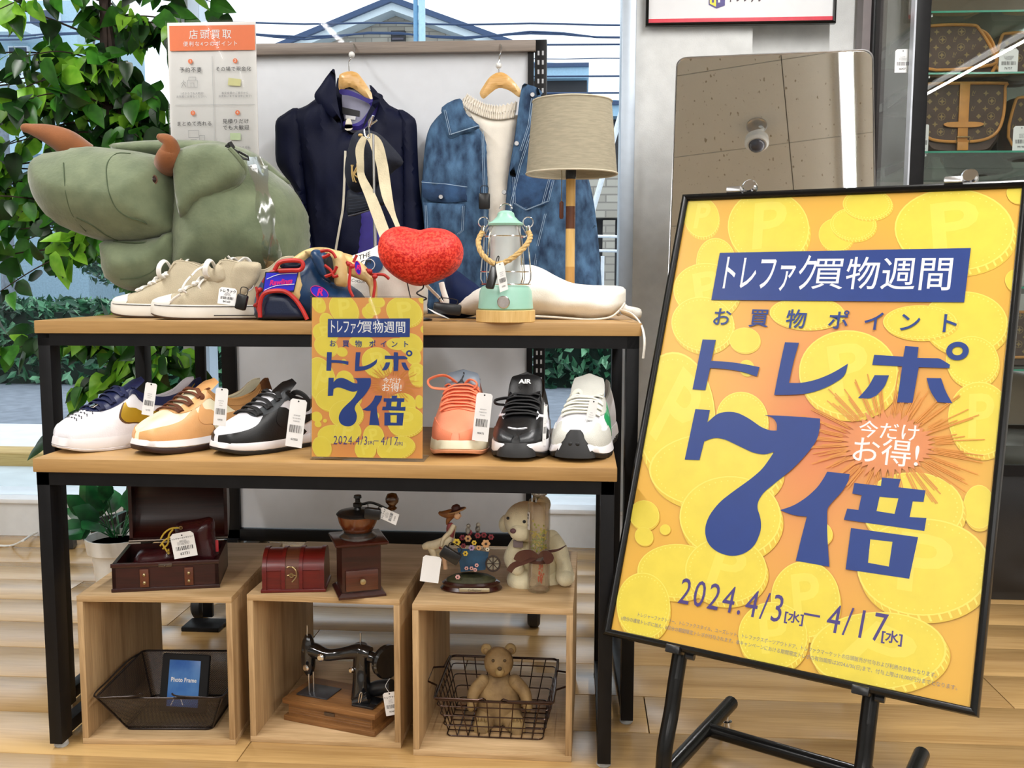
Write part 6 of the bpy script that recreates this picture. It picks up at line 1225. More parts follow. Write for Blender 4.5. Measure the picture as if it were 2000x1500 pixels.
# 3 black and white
BKL = lea('black_leather', '#0c0c0e', .4); GRL = lea('grey_black_leather', '#34383c', .45); BKLC = M('black_lace', (.008, .008, .009), rough=.75, var=.2, bump=.4); WR = _mc['white_rubber']; BR_ = M('black_rubber_tread', (.012, .012, .013), rough=.55)
sh = Shoe(.30, H=[(0, .046), (.05, .054), (.15, .066), (.28, .084), (.40, .108), (.50, .13), (.60, .135), (1, .135)], zs=[(0, .026), (.1, .024), (.4, .023), (.7, .026), (1, .030)])
t = shoe_thing('black and white low-top sneaker with thick black laces, left of the small poster', (-.694, 1.793, RT), math.radians(50))
sh.upper(WHL, t); sh.lining(BKL, t); sh.sole('midsole', WR, t, .32, 1, .004, .003); sh.sole('outsole', BR_, t, 0, .34, .003, .004, .0015)
sh.patch('mudguard', BKL, t, [(0, 0), (0, .40), (.08, .38), (.16, .37), (.22, .42), (.27, .56), (.30, .62), (.37, .56), (.44, .40), (.53, .22), (.57, .0)], .0016); sh.patch('eyestay', GRL, t, EYE_, .002); sh.patch('swoosh', BKL, t, SWOOSH, .0028); sh.patch('heel_panel', BKL, t, HEEL, .0016); sh.patch('collar', BKL, t, [(.50, .52), (.62, .50), (.80, .48), (1, .46), (1, .68), (.5, .68)], .0024)
sh.tongue(BKL, t, .132, .40, .030, .05, .009); sh.laces(BKLC, t, .235, .47, 7, .62, r=.0055, loops=((-.05, .035, .02), (.05, .02, .02)), seed=5)
# 4 coral high-top seen from the front
CRA = lea('coral_leather', '#f59672', .5); GRT = M('silver_grey_tongue', hexc('#8f9aa8'), rough=.35, var=.05); CLAC = M('coral_lace', hexc('#f7906a'), rough=.8, var=.08, bump=.4); CRS = M('cream_rubber', hexc('#e6e0c4'), rough=.4, var=.04)
sh = Shoe(.30, H=[(0, .050), (.05, .058), (.15, .072), (.28, .096), (.38, .118), (.48, .136), (.60, .14), (1, .14)], Cl=[(0, .11), (.42, .130), (.55, .122), (.70, .118), (.85, .120), (1, .124)], zs=[(0, .033), (.1, .031), (.4, .030), (1, .036)])
t = shoe_thing('coral orange high-top sneaker with grey tongue, right of the small poster', (-.232, 1.800, RT), math.radians(91))
sh.upper(CRA, t); sh.lining(M('blue_grey_lining', hexc('#56708f'), rough=.8), t); sh.sole('midsole', CRS, t, .25, 1, .005, .003); sh.sole('outsole', M('pale_coral_rubber', hexc('#f3b08c'), rough=.4), t, 0, .28, .003, .005)
sh.patch('toe_guard', lea('coral_suede', '#f28c66', .8), t, [(0, 0), (0, .56), (.06, .55), (.12, .52), (.20, .42), (.30, .30), (.36, 0)], .0016); sh.patch('eyestay', CRA, t, EYE_, .002); sh.tongue(GRT, t, .152, .42, .036, .02, .008)
sh.laces(CLAC, t, .24, .44, 8, .62, r=.0042, loops=((.065, .026, -.012), (-.03, .018, -.01)), seed=7)
m = MB(); x0 = sh.x(.42)
JM = [(0, 1), (.08, .9), (.05, .8), (-.02, .72), (-.06, .6), (-.16, .50), (-.30, .36), (-.5, .22), (-.8, .02), (-.72, -.02), (-.42, .12), (-.14, .26), (.0, .30), (.12, .22), (.26, .0), (.42, -.06), (.44, -.02), (.34, .06), (.24, .28), (.12, .42), (.08, .56), (.14, .64), (.20, .76), (.24, .92), (.28, 1.06), (.20, 1.04), (.10, .84)]
m.prism([(a*.018, b*.022) for a, b in JM], None, lambda p: Vector((x0-.0105+.02*(p[1]+.016)/.042, -p[0], .126+p[1]))); m.ball((x0+.004, -.0035, .150), .0018, 8, 6); m.build('jumping_figure_emblem', INK, t, flat=True)
m = MB(); p = sh.P(.42, 1, 1); 
# 5 black running shoe from the front
sh = Shoe(.30, H=[(0, .046), (.05, .054), (.15, .068), (.28, .086), (.40, .106), (.50, .128), (1, .135)], zs=[(0, .030), (.08, .032), (.3, .030), (.7, .040), (1, .044)], zb=[(0, .014), (.08, .005), (.2, 0), (.85, 0), (1, .004)])
t = shoe_thing('black running shoe with white swoosh and air sole, middle of the right three', (-.117, 1.782, RT), math.radians(86))
sh.upper(BKL, t); sh.lining(BKL, t); sh.sole('midsole', WR, t, .30, 1, .004, .003); sh.sole('outsole', BR_, t, 0, .33, .003, .004)
m = MB(); m.loft([[Vector((.014-.021*math.cos(a)*k, .034*k*math.sin(a), z)) for a in [2*PI*i/20 for i in range(20)]] for k, z in ((1.1, .008), (1.05, .018), (.85, .028), (.7, .034))]); m.build('toe_bumper', BR_, t); sh.patch('toe_overlay', lea('grey_gloss_panel', '#26282b', .3), t, [(0, .16), (.0, .72), (.06, .66), (.12, .50), (.22, .30), (.30, .16), (.18, .12)], .0016)
sh.patch('white_trim', WHL, t, [(.20, .66), (.235, .62), (.25, .60), (.30, .44), (.40, .40), (.50, .42), (.50, .45), (.40, .44), (.32, .48), (.27, .63), (.30, .70), (.25, .70)], .002)
sh.patch('swoosh', WHL, t, [(.60, .46), (.44, .28), (.36, .18), (.29, .15), (.25, .22), (.245, .36), (.27, .34), (.30, .27), (.36, .28), (.45, .36)], .0026, sides=(-1,)); sh.patch('small_swoosh', WHL, t, [(.055, .98), (.062, .90), (.072, .84), (.08, .80), (.078, .86), (.07, .92), (.066, .98)], .003, sides=(-1, 1))
sh.tongue(BKL, t, .148, .42, .034); sh.laces(BKLC, t, .22, .46, 8, .66, r=.0045, loops=((.055, .012, -.02), (.015, .03, 0)), seed=9)
m = MB(); x0 = sh.x(.42); put_text(m, 'AIR', .011, lambda a, b: Vector((x0+.012+b*.8, -a, .135+b)), bold=.03, sx=1.4); m.build('tongue_lettering', PRINT_WHITE, t, flat=True)
# 6 white grey runner with green panel
GSU = M('pale_grey_suede', hexc('#c9c8c0'), rough=.85, var=.05, bump=.4, bscale=500); CLAC2 = M('cream_lace', hexc('#dedccf'), rough=.8, var=.05, bump=.4); GRN = lea('green_leather', '#239a5b')
sh = Shoe(.295, W=[(0, .024), (.03, .035), (.08, .044), (.18, .053), (.30, .055), (.45, .048), (.60, .041), (.78, .040), (.92, .040), (1, .024)], H=[(0, .052), (.05, .060), (.15, .072), (.28, .090), (.40, .106), (.50, .122), (1, .13)], zs=[(0, .034), (.06, .026), (.15, .024), (.4, .028), (.8, .036), (1, .040)], zb=[(0, .012), (.08, .004), (.2, 0), (.85, 0), (1, .008)])
t = shoe_thing('pale grey running shoe with green side panel, rightmost on the low table', (-.008, 1.785, RT), math.radians(80))
sh.upper(WHL, t); sh.lining(GSU, t); sh.sole('midsole', WR, t, .35, 1, .006, .003); sh.sole('outsole', BR_, t, 0, .38, .004, .006, .003)
sh.patch('suede_overlay', GSU, t, [(0, 0), (0, .60), (.05, .62), (.10, .64), (.16, .66), (.17, .50), (.14, .40), (.20, .30), (.30, .30), (.33, 0)], .0016); sh.patch('eyestay', GSU, t, EYE_, .0022)
sh.patch('side_letter', GRN, t, [(.27, .50), (.34, .52), (.42, .50), (.50, .48), (.48, .30), (.46, .04), (.36, .04), (.30, .16), (.26, .34)], .0022, sides=(-1,)); m = MB(); m.loft([[Vector((.012-.019*math.cos(a)*k, .034*k*math.sin(a)*(1.0 if z < .02 else 1), z)) for a in [2*PI*i/20 for i in range(20)]] for k, z in ((1.15, .008), (1.05, .02), (.80, .034), (.55, .048), (.30, .058))]); m.build('toe_bumper', BR_, t)
m = MB()
for y_ in (-.007, .007): p = sh.N(.004, .30, 1 if y_ > 0 else -1, .006); m.ball(Vector((-.003, y_, .034)), (.002, .004, .004), 10, 6)
m.build('lugs', BR_, t); sh.tongue(GSU, t, .146, .43, .034); sh.laces(CLAC2, t, .22, .46, 8, .64, r=.0048, loops=((.028, .03, -.004), (-.03, .012, -.01)), seed=11)
# canvas pair on the tall table
CNV = M('beige_canvas', hexc('#b7ab92'), rough=.9, var=.06, bump=.5, bscale=600); RUB = M('off_white_rubber', (.76, .75, .70), rough=.4, var=.03); WLAC = M('white_lace', (.80, .78, .74), rough=.8, var=.05, bump=.4)
def canvas(label, loc, rz, seed, cl, hi):
    sh = Shoe(.30, W=[(0, .026), (.03, .036), (.08, .043), (.18, .049), (.30, .050), (.45, .043), (.60, .038), (.78, .036), (.92, .033), (1, .022)], H=[(0, .042), (.05, .046), (.12, .050), (.24, .062), (.36, .084), (.46, .100), (.55, .11), (1, .12)], Cl=cl, zs=[(0, .034), (.1, .031), (.4, .029), (.8, .030), (1, .034)])
    t = shoe_thing(label, loc, rz, None); sh.upper(CNV, t); sh.lining(CNV, t); sh.sole('rubber_sole', RUB, t, .12, 1, .003, .002); sh.sole('outsole', M('brown_gum', hexc('#4a3a30'), rough=.6), t, 0, .14, .001, .003)
    sh.patch('toe_cap', RUB, t, [(0, 0), (0, 1), (.10, 1), (.145, .85), (.155, .5), (.15, 0)], .0018, step=.06)
    for k in (-1, 1):
        m = MB(); m.tube([Vector((sh.x(q), k*(sh.tab(sh.W, q)+.0026), sh.tab(sh.zs, q)*.93)) for q in [.04+i*.03 for i in range(31)]], .0008, 5); m.build('foxing_line', INK, t)
        m = MB(); m.tube([Vector((sh.x(q), k*(sh.tab(sh.W, q)+.0030), sh.tab(sh.zs, q)*.30)) for q in [.45+i*.025 for i in range(21)]], .0012, 5); m.build('sole_stripe', INK, t)
    sh.patch('eyestay', CNV, t, [(.20, 1), (.20, .82), (.24, .68), (.34, .60), (.44, .58), (.50, .60), (.46, .72), (.38, .78), (.26, .86), (.25, 1)], .0022)
    sh.tongue(CNV, t, hi, .40, .028, .03, .003); sh.laces(WLAC, t, .21, .45, 6, .60, r=.0052, loops=((-.05, .035, -.01), (.045, .04, .02), (-.03, -.02, -.02)), seed=seed); return sh, t
cl1 = [(0, .09), (.42, .112), (.50, .120), (.60, .116), (.70, .105), (.80, .100), (.92, .125), (1, .128)]
sa, ta = canvas('beige canvas sneaker with white sole, the front one of the pair', (-.893, 1.985, .8271), math.radians(9), 15, cl1, .125)
c = sa.N(.66, .36, -1, .003); n_ = 40; m = MB(); yx = (Vector((1, 0, 0)), Vector((0, 0, 1)))
disc = lambda r, o, k=28: [c+Vector((0, o, 0))+yx[0]*r*math.cos(2*PI*i/k)+yx[1]*r*math.sin(2*PI*i/k) for i in range(k)]
m.mat(0)._f([m.bm.verts.new(p) for p in disc(.021, -.001)]); m.mat(1); ring_ = disc(.0195, -.0014); r2 = disc(.0185, -.0014)
for i in range(28): m._f([m.bm.verts.new(p) for p in (ring_[i], ring_[i-1], r2[i-1], r2[i])])
m._f([m.bm.verts.new(c+Vector((0, -.0016, 0))+yx[0]*(.0095 if i % 2 == 0 else .004)*math.sin(PI*i/5)+yx[1]*(.0095 if i % 2 == 0 else .004)*math.cos(PI*i/5)) for i in range(10)])
for i, ch in enumerate('CONVERSE'):
    a = PI*.80-i*PI*.6/7; put_text(m, ch, .0068, lambda x, y, a=a: c+Vector((0, -.0016, 0))+yx[0]*(math.cos(a)*(.0150+y)+math.sin(a)*x)+yx[1]*(math.sin(a)*(.0150+y)-math.cos(a)*x))
m.build('ankle_patch', [WHITEP, M('patch_navy', hexc('#1b2456'), rough=.6)], ta, flat=True)
canvas('beige canvas sneaker with white sole, half hidden behind its pair', (-1.022, 2.078, .8271), math.radians(3), 16, cl1, .125)
# shop tags on the sneakers
def stag(label, u, v, v1, wp, Y, ry=0, rz=0, rx=0):
    a, b = at(u, v, Y=Y), at(u, v1, Y=Y); return price_tag(label, a, wp*Y/FPX, a.z-b.z, (rx, ry, rz), head=None)
stag('white price tag hanging on the white and navy sneaker', 296, 748, 812, 24, 1.80, math.radians(10))
stag('white price tag hanging on the apricot and cream sneaker', 434, 758, 832, 26, 1.78, math.radians(6))
stag('white price tag on the black and white sneaker beside the small poster', 584, 780, 874, 34, 1.78, math.radians(8))
stag('white price tag on the right of the coral sneaker', 947, 768, 862, 32, 1.80, math.radians(6))
stag('thin white price tag turned edge-on beside the black running shoe', 1066, 790, 870, 12, 1.82, math.radians(4), 1.0)
stag('white price tag on the right of the pale grey running shoe', 1160, 782, 854, 20, 1.83, math.radians(12), .5)

# loose collar flaps and lace loops on the front canvas sneaker
for nm, P, Y, T_ in (('collar_flap', [(446, 566), (450, 532), (462, 513), (486, 511), (509, 515), (508, 538), (496, 560), (476, 580), (456, 582)], 1.985, .010), ('collar_flap', [(392, 520), (404, 514), (416, 526), (425, 514), (438, 524), (444, 545), (430, 558), (404, 552)], 1.98, .012)):
    mw = ta.matrix_world.copy() if False else Matrix.Translation(ta.location) @ Matrix.Rotation(ta.rotation_euler.z, 4, 'Z'); inv = mw.inverted(); m = MB(); puff(m, pz_(P, Y), lambda x, z, o, Y=Y: inv @ Vector((x, Y-o, z)), s=.006, T=T_, e=.014, wr=.002, ws=40); m.build(nm, CNV, ta, sharp=180)
for P in ([(372, 540), (362, 552), (356, 566), (364, 572)], [(375, 538), (384, 528), (395, 522), (404, 518)], [(398, 545), (388, 560), (402, 572), (414, 560)], [(445, 500), (456, 512), (468, 520), (458, 548), (450, 566)], [(462, 516), (478, 504), (490, 514), (488, 540)], [(404, 556), (398, 572), (412, 580), (426, 566), (420, 552)], [(352, 575), (340, 583), (332, 590)]):
    m = MB(); m.tube(cr_pts([inv @ at(u, v, Y=1.938+.0005*(u-340)) for u, v in P], 5), .0036, 8, flat=.5); m.build('lace', WLAC, ta)
# ============================================================ ON AND IN THE CRATES
MAHO = wood('dark_mahogany', '#1c0807', '#3d130f', 0, rough=.35, grain=20, coat=.2); MAHR = wood('red_mahogany', '#450b0b', '#6f1512', 0, rough=.3, grain=20, coat=.3); MAHB = wood('brown_chest_band', '#4a2415', '#6a3820', 0, rough=.4, grain=25)
# open chest
a, b = at(220, 1157, Z=.3005), at(428, 1147, Z=.3005); W_ = (b-a).length; t = thing('wooden_chest', 'open dark mahogany chest with boots inside, on the left crate', 'chest', a, math.atan2(b.y-a.y, b.x-a.x)); D_ = .15; Hh = .056
m = MB(); th = .007
for x0, x1, y0, y1, z0, z1 in ((0, W_, 0, th, 0, Hh), (0, W_, D_-th, D_, 0, Hh), (0, th, 0, D_, 0, Hh), (W_-th, W_, 0, D_, 0, Hh), (0, W_, 0, D_, 0, .006)): m.b2(x0, x1, y0, y1, z0, z1)
m.build('box', MAHO, t)
for (x0, x1, z0, z1) in ((-.002, W_+.002, 0, .007), (-.002, W_+.002, Hh-.007, Hh+.001)):
    m = MB(); m.b2(x0, x1, -.0025, .001, z0, z1, .0008); m.build('rim_moulding', MAHO, t)
for x in (.052, W_-.065):
    m = MB(); m.b2(x, x+.017, -.004, 0, .008, Hh-.012, .001); bd = m.build('leather_band', MAHB, t)
    for z in (.017, .033): m = MB(); m.ball((x+.0085, -.004, z), (.0035, .0025, .0035), 12, 8); m.build('brass_stud', BRASS, bd)
m = MB(); m.b2(W_/2-.013, W_/2+.013, -.0036, -.002, Hh-.009, Hh-.002, .001); m.ball((W_/2, -.005, Hh-.006), .002, 8, 6); m.build('lock_plate', M('dark_bronze', (.14, .11, .09), rough=.35, metal=.9), t)
m = MB()   # lid: half barrel standing open
for k in range(15): pass
LR = D_/2; lidp = []
for i in range(13): a_ = PI*i/12; lidp.append((LR-LR*math.cos(a_)*1.0, LR*.62*math.sin(a_)))
lo_ = lambda x, p, s_=1: Vector((x, D_+.003+.010+p[1]*s_+ (0), Hh+.004+ (p[0] if s_ == 1 else LR+(p[0]-LR)*.93)))
m.loft([[lo_(0, p) for p in lidp]+[lo_(0, p, .86) for p in lidp[::-1]], [lo_(W_, p) for p in lidp]+[lo_(W_, p, .86) for p in lidp[::-1]]])
for x in (0, W_-th): m.loft([[lo_(x, p) for p in lidp], [lo_(x+th, p) for p in lidp]])
m.build('lid', MAHO, t)
m = MB(); m.tube([(0, D_+.008, Hh+.004), (W_, D_+.008, Hh+.004)], .003, 8); m.build('hinge', M('dark_bronze', 0), t)
# burgundy boots in the chest
BUR = lea('burgundy_leather', '#3a1216', .25, var=.15); t2 = thing('leather_boots', 'burgundy leather boots with yellow laces inside the open chest', 'boots', a+Vector((.13, .07, .0065)), .1)
o_ = Vector(t2.location)
def bp(name, mt, P, Y, T, e, **k): o = t2.location; m = MB(); puff(m, pz_(P, Y), lambda x, z, f_: Matrix.Rotation(-.1, 3, 'Z') @ Vector((x-o[0], Y-f_-o[1], z-o[2])), s=.006, T=T, e=e, **k); return m.build(name, mt, t2, sharp=180)
bp('boot_shaft', BUR, [(345, 1022), (385, 1014), (415, 1012), (420, 1050), (424, 1100), (340, 1110), (336, 1080), (345, 1050)], 1.875, .028, .03, wr=.001)
bp('boot_toe', BUR, [(262, 1092), (275, 1074), (310, 1070), (345, 1066), (350, 1100), (300, 1112), (262, 1108)], 1.868, .030, .03, wr=.001)
YL = M('yellow_lace', hexc('#c9a93a'), rough=.8, var=.1); q2 = lambda u, v, Y: Matrix.Rotation(-.1, 3, 'Z') @ (at(u, v, Y=Y)-o_)
for P in ([(314, 1052), (322, 1040), (335, 1032), (352, 1031)], [(313, 1066), (322, 1055), (336, 1048), (350, 1050)], [(318, 1072), (328, 1062), (330, 1045), (338, 1034)], [(316, 1060), (325, 1075), (330, 1082), (329, 1072)]):
    m = MB(); m.tube(cr_pts([q2(u, v, 1.838) for u, v in P], 5), .0018, 6); m.build('lace', YL, t2)
for u, v in ((353, 1031), (329, 1080)): m = MB(); p = q2(u, v, 1.836); m.tube([p+Vector((.003*math.cos(x), 0, .003*math.sin(x))) for x in [i*PI/6 for i in range(12)]], .001, 6, closed=True); m.build('eyelet', BRASS, t2)
m = MB(); p = q2(424, 1066, 1.86); m.box(p, (.006, .003, .024), None, .001); m.build('red_pull_tab', M('red_tab', hexc('#a8232c'), rough=.6), t2)
price_tag('white price tag tied with yellow laces to the boots in the chest', at(354, 1040, Y=1.825), .046, .050, (-.05, math.radians(-10), .12), head='トレジャーファクトリー')
# closed red chest
a, b = at(514, 1157, Z=.3005), at(622, 1158, Z=.3005); t = thing('trinket_chest', 'small closed red wooden chest with domed lid, on the middle crate', 'chest', a, math.radians(8)); W2, D2, Hb = .118, .085, .042
prof = lambda s_: [(0, 0), (D2, 0), (D2, Hb)]+[(D2/2+D2/2*s_*math.cos(PI*i/12), Hb+.034*s_*math.sin(PI*i/12)) for i in range(1, 12)]+[(0, Hb)]
m = MB(); m.loft([[Vector((x, y, z)) for y, z in prof(1)[0:2]+[(D2, Hb), (0, Hb)]] for x in (0, W2)]); m.build('box', MAHR, t)
lid_ = [(D2, Hb)]+prof(1)[3:-1]+[(0, Hb)]; m = MB(); m.loft([[Vector((x, y, z+.0008)) for y, z in lid_] for x in (0, W2)]); m.build('domed_lid', MAHR, t)
for x0, x1, mt in ((-.001, .007, MAHR), (.036, .043, MAHR), (.043, .070, MAHB), (.070, .077, MAHR), (W2-.007, W2+.001, MAHR)):
    e = .0035 if mt is MAHR else .0012; pr_ = [(-e, 0), (-e, Hb)]+[(D2/2-(D2/2+e)*math.cos(PI*i/12), Hb+(.034+e)*math.sin(PI*i/12)) for i in range(1, 12)]+[(D2+e, Hb), (D2+e, 0)]
    m = MB(); m.loft([[Vector((x, y, z)) for y, z in pr_] for x in (x0, x1)]); m.build('lid_rib' if mt is MAHR else 'brown_strap', mt, t)
m = MB(); m.b2(-.004, W2+.004, -.005, D2+.004, 0, .006, .001); m.build('plinth', MAHR, t)
m = MB(); z0 = Hb; m.tube([(.047+.0*1, -.0045, z0+.008), (.052, -.0045, z0+.010), (.064, -.0045, z0+.008)], .0014, 6); m.tube([(.048, -.0045, z0-.008), (.056, -.0045, z0-.006), (.064, -.0045, z0-.008)], .0014, 6); m.tube(cr_pts([(.058, -.006, z0+.010), (.065, -.007, z0+.003), (.066, -.007, z0-.008), (.061, -.007, z0-.016), (.057, -.007, z0-.02)], 5), .0013, 6); m.tube([(.056+.004*math.cos(x), -.006, z0-.007+.004*math.sin(x)) for x in [i*PI/6 for i in range(12)]], .0009, 6, closed=True); m.build('brass_clasp', BRASS, t)
# coffee grinder
gc = at(750, 1163, Z=.3005); t = thing('coffee_grinder', 'wooden hand coffee grinder with crank and copper bowl, on the middle crate', 'coffee grinder', gc, math.radians(22)); GWD = wood('grinder_mahogany', '#240c08', '#40160e', 0, rough=.25, grain=22, coat=.4)
sq = lambda h, w, z, c=(-.042, .042): [Vector((c[0]+sx*w, c[1]+sy*w, z)) for sx, sy in ((-1, -1), (1, -1), (1, 1), (-1, 1))]
zt_ = .102
m = MB(); m.loft([sq(0, .046, 0), sq(0, .046, .004), sq(0, .040, .010)]); m.build('base_moulding', GWD, t)
m = MB(); m.loft([sq(0, .0375, .009), sq(0, .0375, zt_)]); m.build('box', GWD, t)
m = MB(); m.loft([sq(0, .047, zt_), sq(0, .051, zt_+.003), sq(0, .051, zt_+.006), sq(0, .048, zt_+.008)]); m.build('top_board', GWD, t)
m = MB(); m.b2(-.042-.031, -.042+.031, .042-.0375-.006, .042-.0375, .014, .054, .001); dr = m.build('drawer', wood('drawer_wood', '#3a170c', '#5c2c18', 0, rough=.3, grain=25, coat=.3), t); m = MB(); m.lathe([(.003, 0), (.003, .003), (.0062, .005), (.0055, .008), (.001, .009)], (-.042, -.0035, .034), 16, Matrix.Rotation(PI/2, 3, 'X')); m.build('drawer_knob', BRASS, dr)
cx, cy = -.042, .042; zz = zt_+.008
m = MB(); m.lathe([(.036, zz), (.036, zz+.003), (.030, zz+.007), (.026, zz+.010), (.030, zz+.012)], (cx, cy, 0), 36); m.build('metal_collar', M('dark_pewter', (.25, .23, .21), rough=.25, metal=.9), t)
m = MB(); m.lathe([(.024, zz+.010), (.030, zz+.016), (.037, zz+.030), (.040, zz+.044)], (cx, cy, 0), 36); m.build('bowl', M('copper_brown_enamel', hexc('#6b3415'), rough=.2, var=.25, scale=20, coat=.5), t)
m = MB(); m.lathe([(.040, zz+.043), (.042, zz+.046), (.038, zz+.050), (.008, zz+.054), (.006, zz+.060)], (cx, cy, 0), 36); m.build('hopper_lid', BLACKP, t)
m = MB(); m.lathe([(.006, zz+.058), (.009, zz+.060), (.009, zz+.066), (.005, zz+.068), (.005, zz+.075), (.008, zz+.077), (.007, zz+.082)], (cx, cy, 0), 18); m.build('spindle_nut', BLACKP, t)
ca = Vector((math.cos(-.40), math.sin(-.40), 0)); c3 = Vector((cx, cy, zz+.064)); m = MB(); m.tube(cr_pts([c3, c3+ca*.012+Vector((0, 0, .001)), c3+ca*.025+Vector((0, 0, .004)), c3+ca*.04, c3+ca*.058+Vector((0, 0, -.008)), c3+ca*.066+Vector((0, 0, -.010))], 5), .0034, 8, flat=.6); m.build('crank_arm', BLACKP, t)
m = MB(); m.lathe([(.006, -.010), (.010, -.006), (.006, -.002), (.0125, .006), (.0135, .013), (.009, .022), (.001, .024)], c3+ca*.068, 24); m.build('crank_knob', M('varnished_knob', hexc('#4a2a10'), rough=.15, var=.25, scale=30, coat=.6), t)
sec_tag('black security tag on the coffee grinder bowl', at(728, 1003, Y=1.80), (0, .1, 0), (.032, .014, .022)); price_tag('white price tag on the right of the coffee grinder bowl', at(742, 1000, Y=1.80), .022, .040, (-.3, math.radians(-72), 0))
# resin figurine: girl pushing a flower cart
fc_ = Vector((-.2095, 1.868, .3005)); t = thing('figurine', 'resin figurine of a girl in a hat pushing a blue flower cart', 'figurine', fc_, math.radians(3)); F_ = lambda u, v, y=0: Matrix.Rotation(-math.radians(3), 3, 'Z') @ (at(u, v, Y=fc_.y+y)-fc_)
m = MB(); m.lathe([(.060, 0), (.062, .003), (.056, .009), (.058, .014), (.052, .018)], n=40, sy=.55); m.build('oval_base', GWD, t)
m = MB(); m.lathe([(.050, .016), (.048, .022), (.036, .028), (.001, .029)], n=32, sy=.52); m.build('ground', M('resin_green', hexc('#3b3a22'), rough=.6, var=.35, scale=60, bump=.6, bscale=120), t)
m = MB(); m.b2(-.022, .038, -.0345, -.031, .004, .012, .002); pq = m.build('name_plate', M('pale_gold_plate', (.55, .5, .36), rough=.3, metal=.8), t); m = MB(); put_text(m, 'Collezioni', .0065, lambda x, y: Vector((.008+x, -.035, .008+y)), shear=.3); m.build('plate_script', INK, pq, flat=True)
CBL = M('resin_blue', hexc('#1d4a6b'), rough=.5, var=.2, scale=50); m = MB(); m.loft([[F_(u, v, y) for u, v, y in P] for P in (((900, 1117, -.014), (948, 1113, -.014), (948, 1113, .022), (900, 1117, .022)), ((893, 1070, -.022), (955, 1078, -.022), (955, 1078, .03), (893, 1070, .03)))]); m.build('cart_box', CBL, t)
wc = F_(963, 1101, -.02); m = MB(); m.tube([wc+Vector((.0135*math.cos(x), 0, .0150*math.sin(x))) for x in [2*PI*i/24 for i in range(24)]], .0018, 8, closed=True)
for i in range(8): m.tube([wc, wc+Vector((.0125*math.cos(i*PI/4), 0, .014*math.sin(i*PI/4)))], .0009, 5)
o = m.build('cart_wheel', M('resin_dark_brown', hexc('#33251f'), rough=.5), t); o['kind'] = 'stuff'
m = MB(); m.lathe([(.001, 0), (.0125, 0)], wc+Vector((0, .002, 0)), 20, Matrix.Rotation(PI/2, 3, 'X')); m.build('wheel_disc', M('resin_cream', hexc('#cfc6ae'), rough=.5), t)
rr = random.Random(4); FC = {'y': '#d9b93c', 'r': '#7d2430', 'p': '#c99a6a', 'l': '#a68fb5', 'k': '#d9a5a0', 'w': '#dcd5c0'}
def flower(u, v, y, r, c): 
    col = M('resin_flower_'+c, hexc(FC[c]), rough=.5, var=.1); p = F_(u, v, y); m = MB()
    for i in range(6): a_ = i*PI/3; m.ball(p+Vector((r*.62*math.cos(a_), 0, r*.62*math.sin(a_))), (r*.42, r*.2, r*.42), 8, 5)
    f_ = m.build('flower', col, t); m = MB(); m.ball(p+Vector((0, -r*.22, 0)), r*.3, 8, 5); m.build('flower_centre', M('resin_dark_brown', 0), f_)
for f_ in ((892, 1059, -.028, .0075, 'y'), (949, 1062, -.028, .0085, 'p'), (909, 1081, -.028, .0052, 'y'), (914, 1052, -.01, .007, 'p'), (933, 1046, -.015, .006, 'r'), (921, 1070, -.025, .006, 'l'), (926, 1060, -.026, .005, 'y'), (959, 1049, -.01, .006, 'r'), (917, 1040, 0, .006, 'r'), (935, 1070, -.024, .005, 'p'), (945, 1045, .0, .006, 'r'), (903, 1050, 0, .006, 'r'), (911, 1110, -.018, .004, 'k'), (921, 1110, -.018, .004, 'k'), (931, 1104, -.019, .004, 'k'), (928, 1113, -.018, .004, 'k'), (894, 1127, -.026, .005, 'k'), (905, 1066, -.02, .005, 'r'), (952, 1073, -.028, .004, 'w')): flower(*f_)
for (u, v) in ((914, 1031), (933, 1029)):
    m = MB(); m.ball(F_(u, v+5, 0), (.005, .005, .008), 10, 8); m.ball(F_(u+1, v-4, 0), .0045, 10, 8); m.build('small_bird', M('resin_bird', hexc('#2e2a28'), rough=.5, col2='#b9b2a2', scale=90), t)
SKIN = M('resin_skin', hexc('#d8ac86'), rough=.5, var=.04); CREAMR = M('resin_cream_cloth', hexc('#cfc0a0'), rough=.55, var=.15, scale=60); ROSE = M('resin_rose_cloth', hexc('#8c3f3f'), rough=.55, var=.2, scale=50); HAIR = M('resin_hair', hexc('#7a4a22'), rough=.5, var=.25, scale=60)
def limb(name, mt, P, R_, n=4): m = MB(); c = cr_pts([F_(*p) for p in P], n); r_ = [lerp_tab([(i, r) for i, r in enumerate(R_)], k/n)[0] for k in range(len(c))]; m.tube(c, r_, 12); return m.build(name, mt, t)
limb('torso', ROSE, [(878, 1022, 0), (880, 1030, 0), (879, 1044, 0), (872, 1058, 0), (860, 1064, 0), (850, 1062, 0)], [.0045, .0085, .0085, .010, .009, .004]); limb('apron', CREAMR, [(880, 1048, -.004), (872, 1060, -.006), (862, 1066, -.004)], [.006, .009, .006])
limb('skirt', CREAMR, [(868, 1058, 0), (850, 1064, 0), (835, 1066, 0), (826, 1069, 0)], [.010, .0095, .008, .005]); limb('leg', CREAMR, [(840, 1068, 0), (848, 1088, 0), (842, 1110, .002)], [.007, .006, .005]); limb('leg', SKIN, [(866, 1070, .004), (868, 1090, .004), (870, 1112, 0)], [.007, .005, .0045])
limb('arm', CREAMR, [(887, 1025, -.008), (878, 1040, -.012), (866, 1052, -.014), (862, 1066, -.016)], [.0045, .005, .004, .003]); limb('arm', CREAMR, [(888, 1028, .008), (884, 1046, .01), (886, 1060, .006)], [.004, .0045, .003]); limb('shoe', M('resin_dark_brown', 0), [(838, 1112, 0), (846, 1115, 0)], [.004, .005])
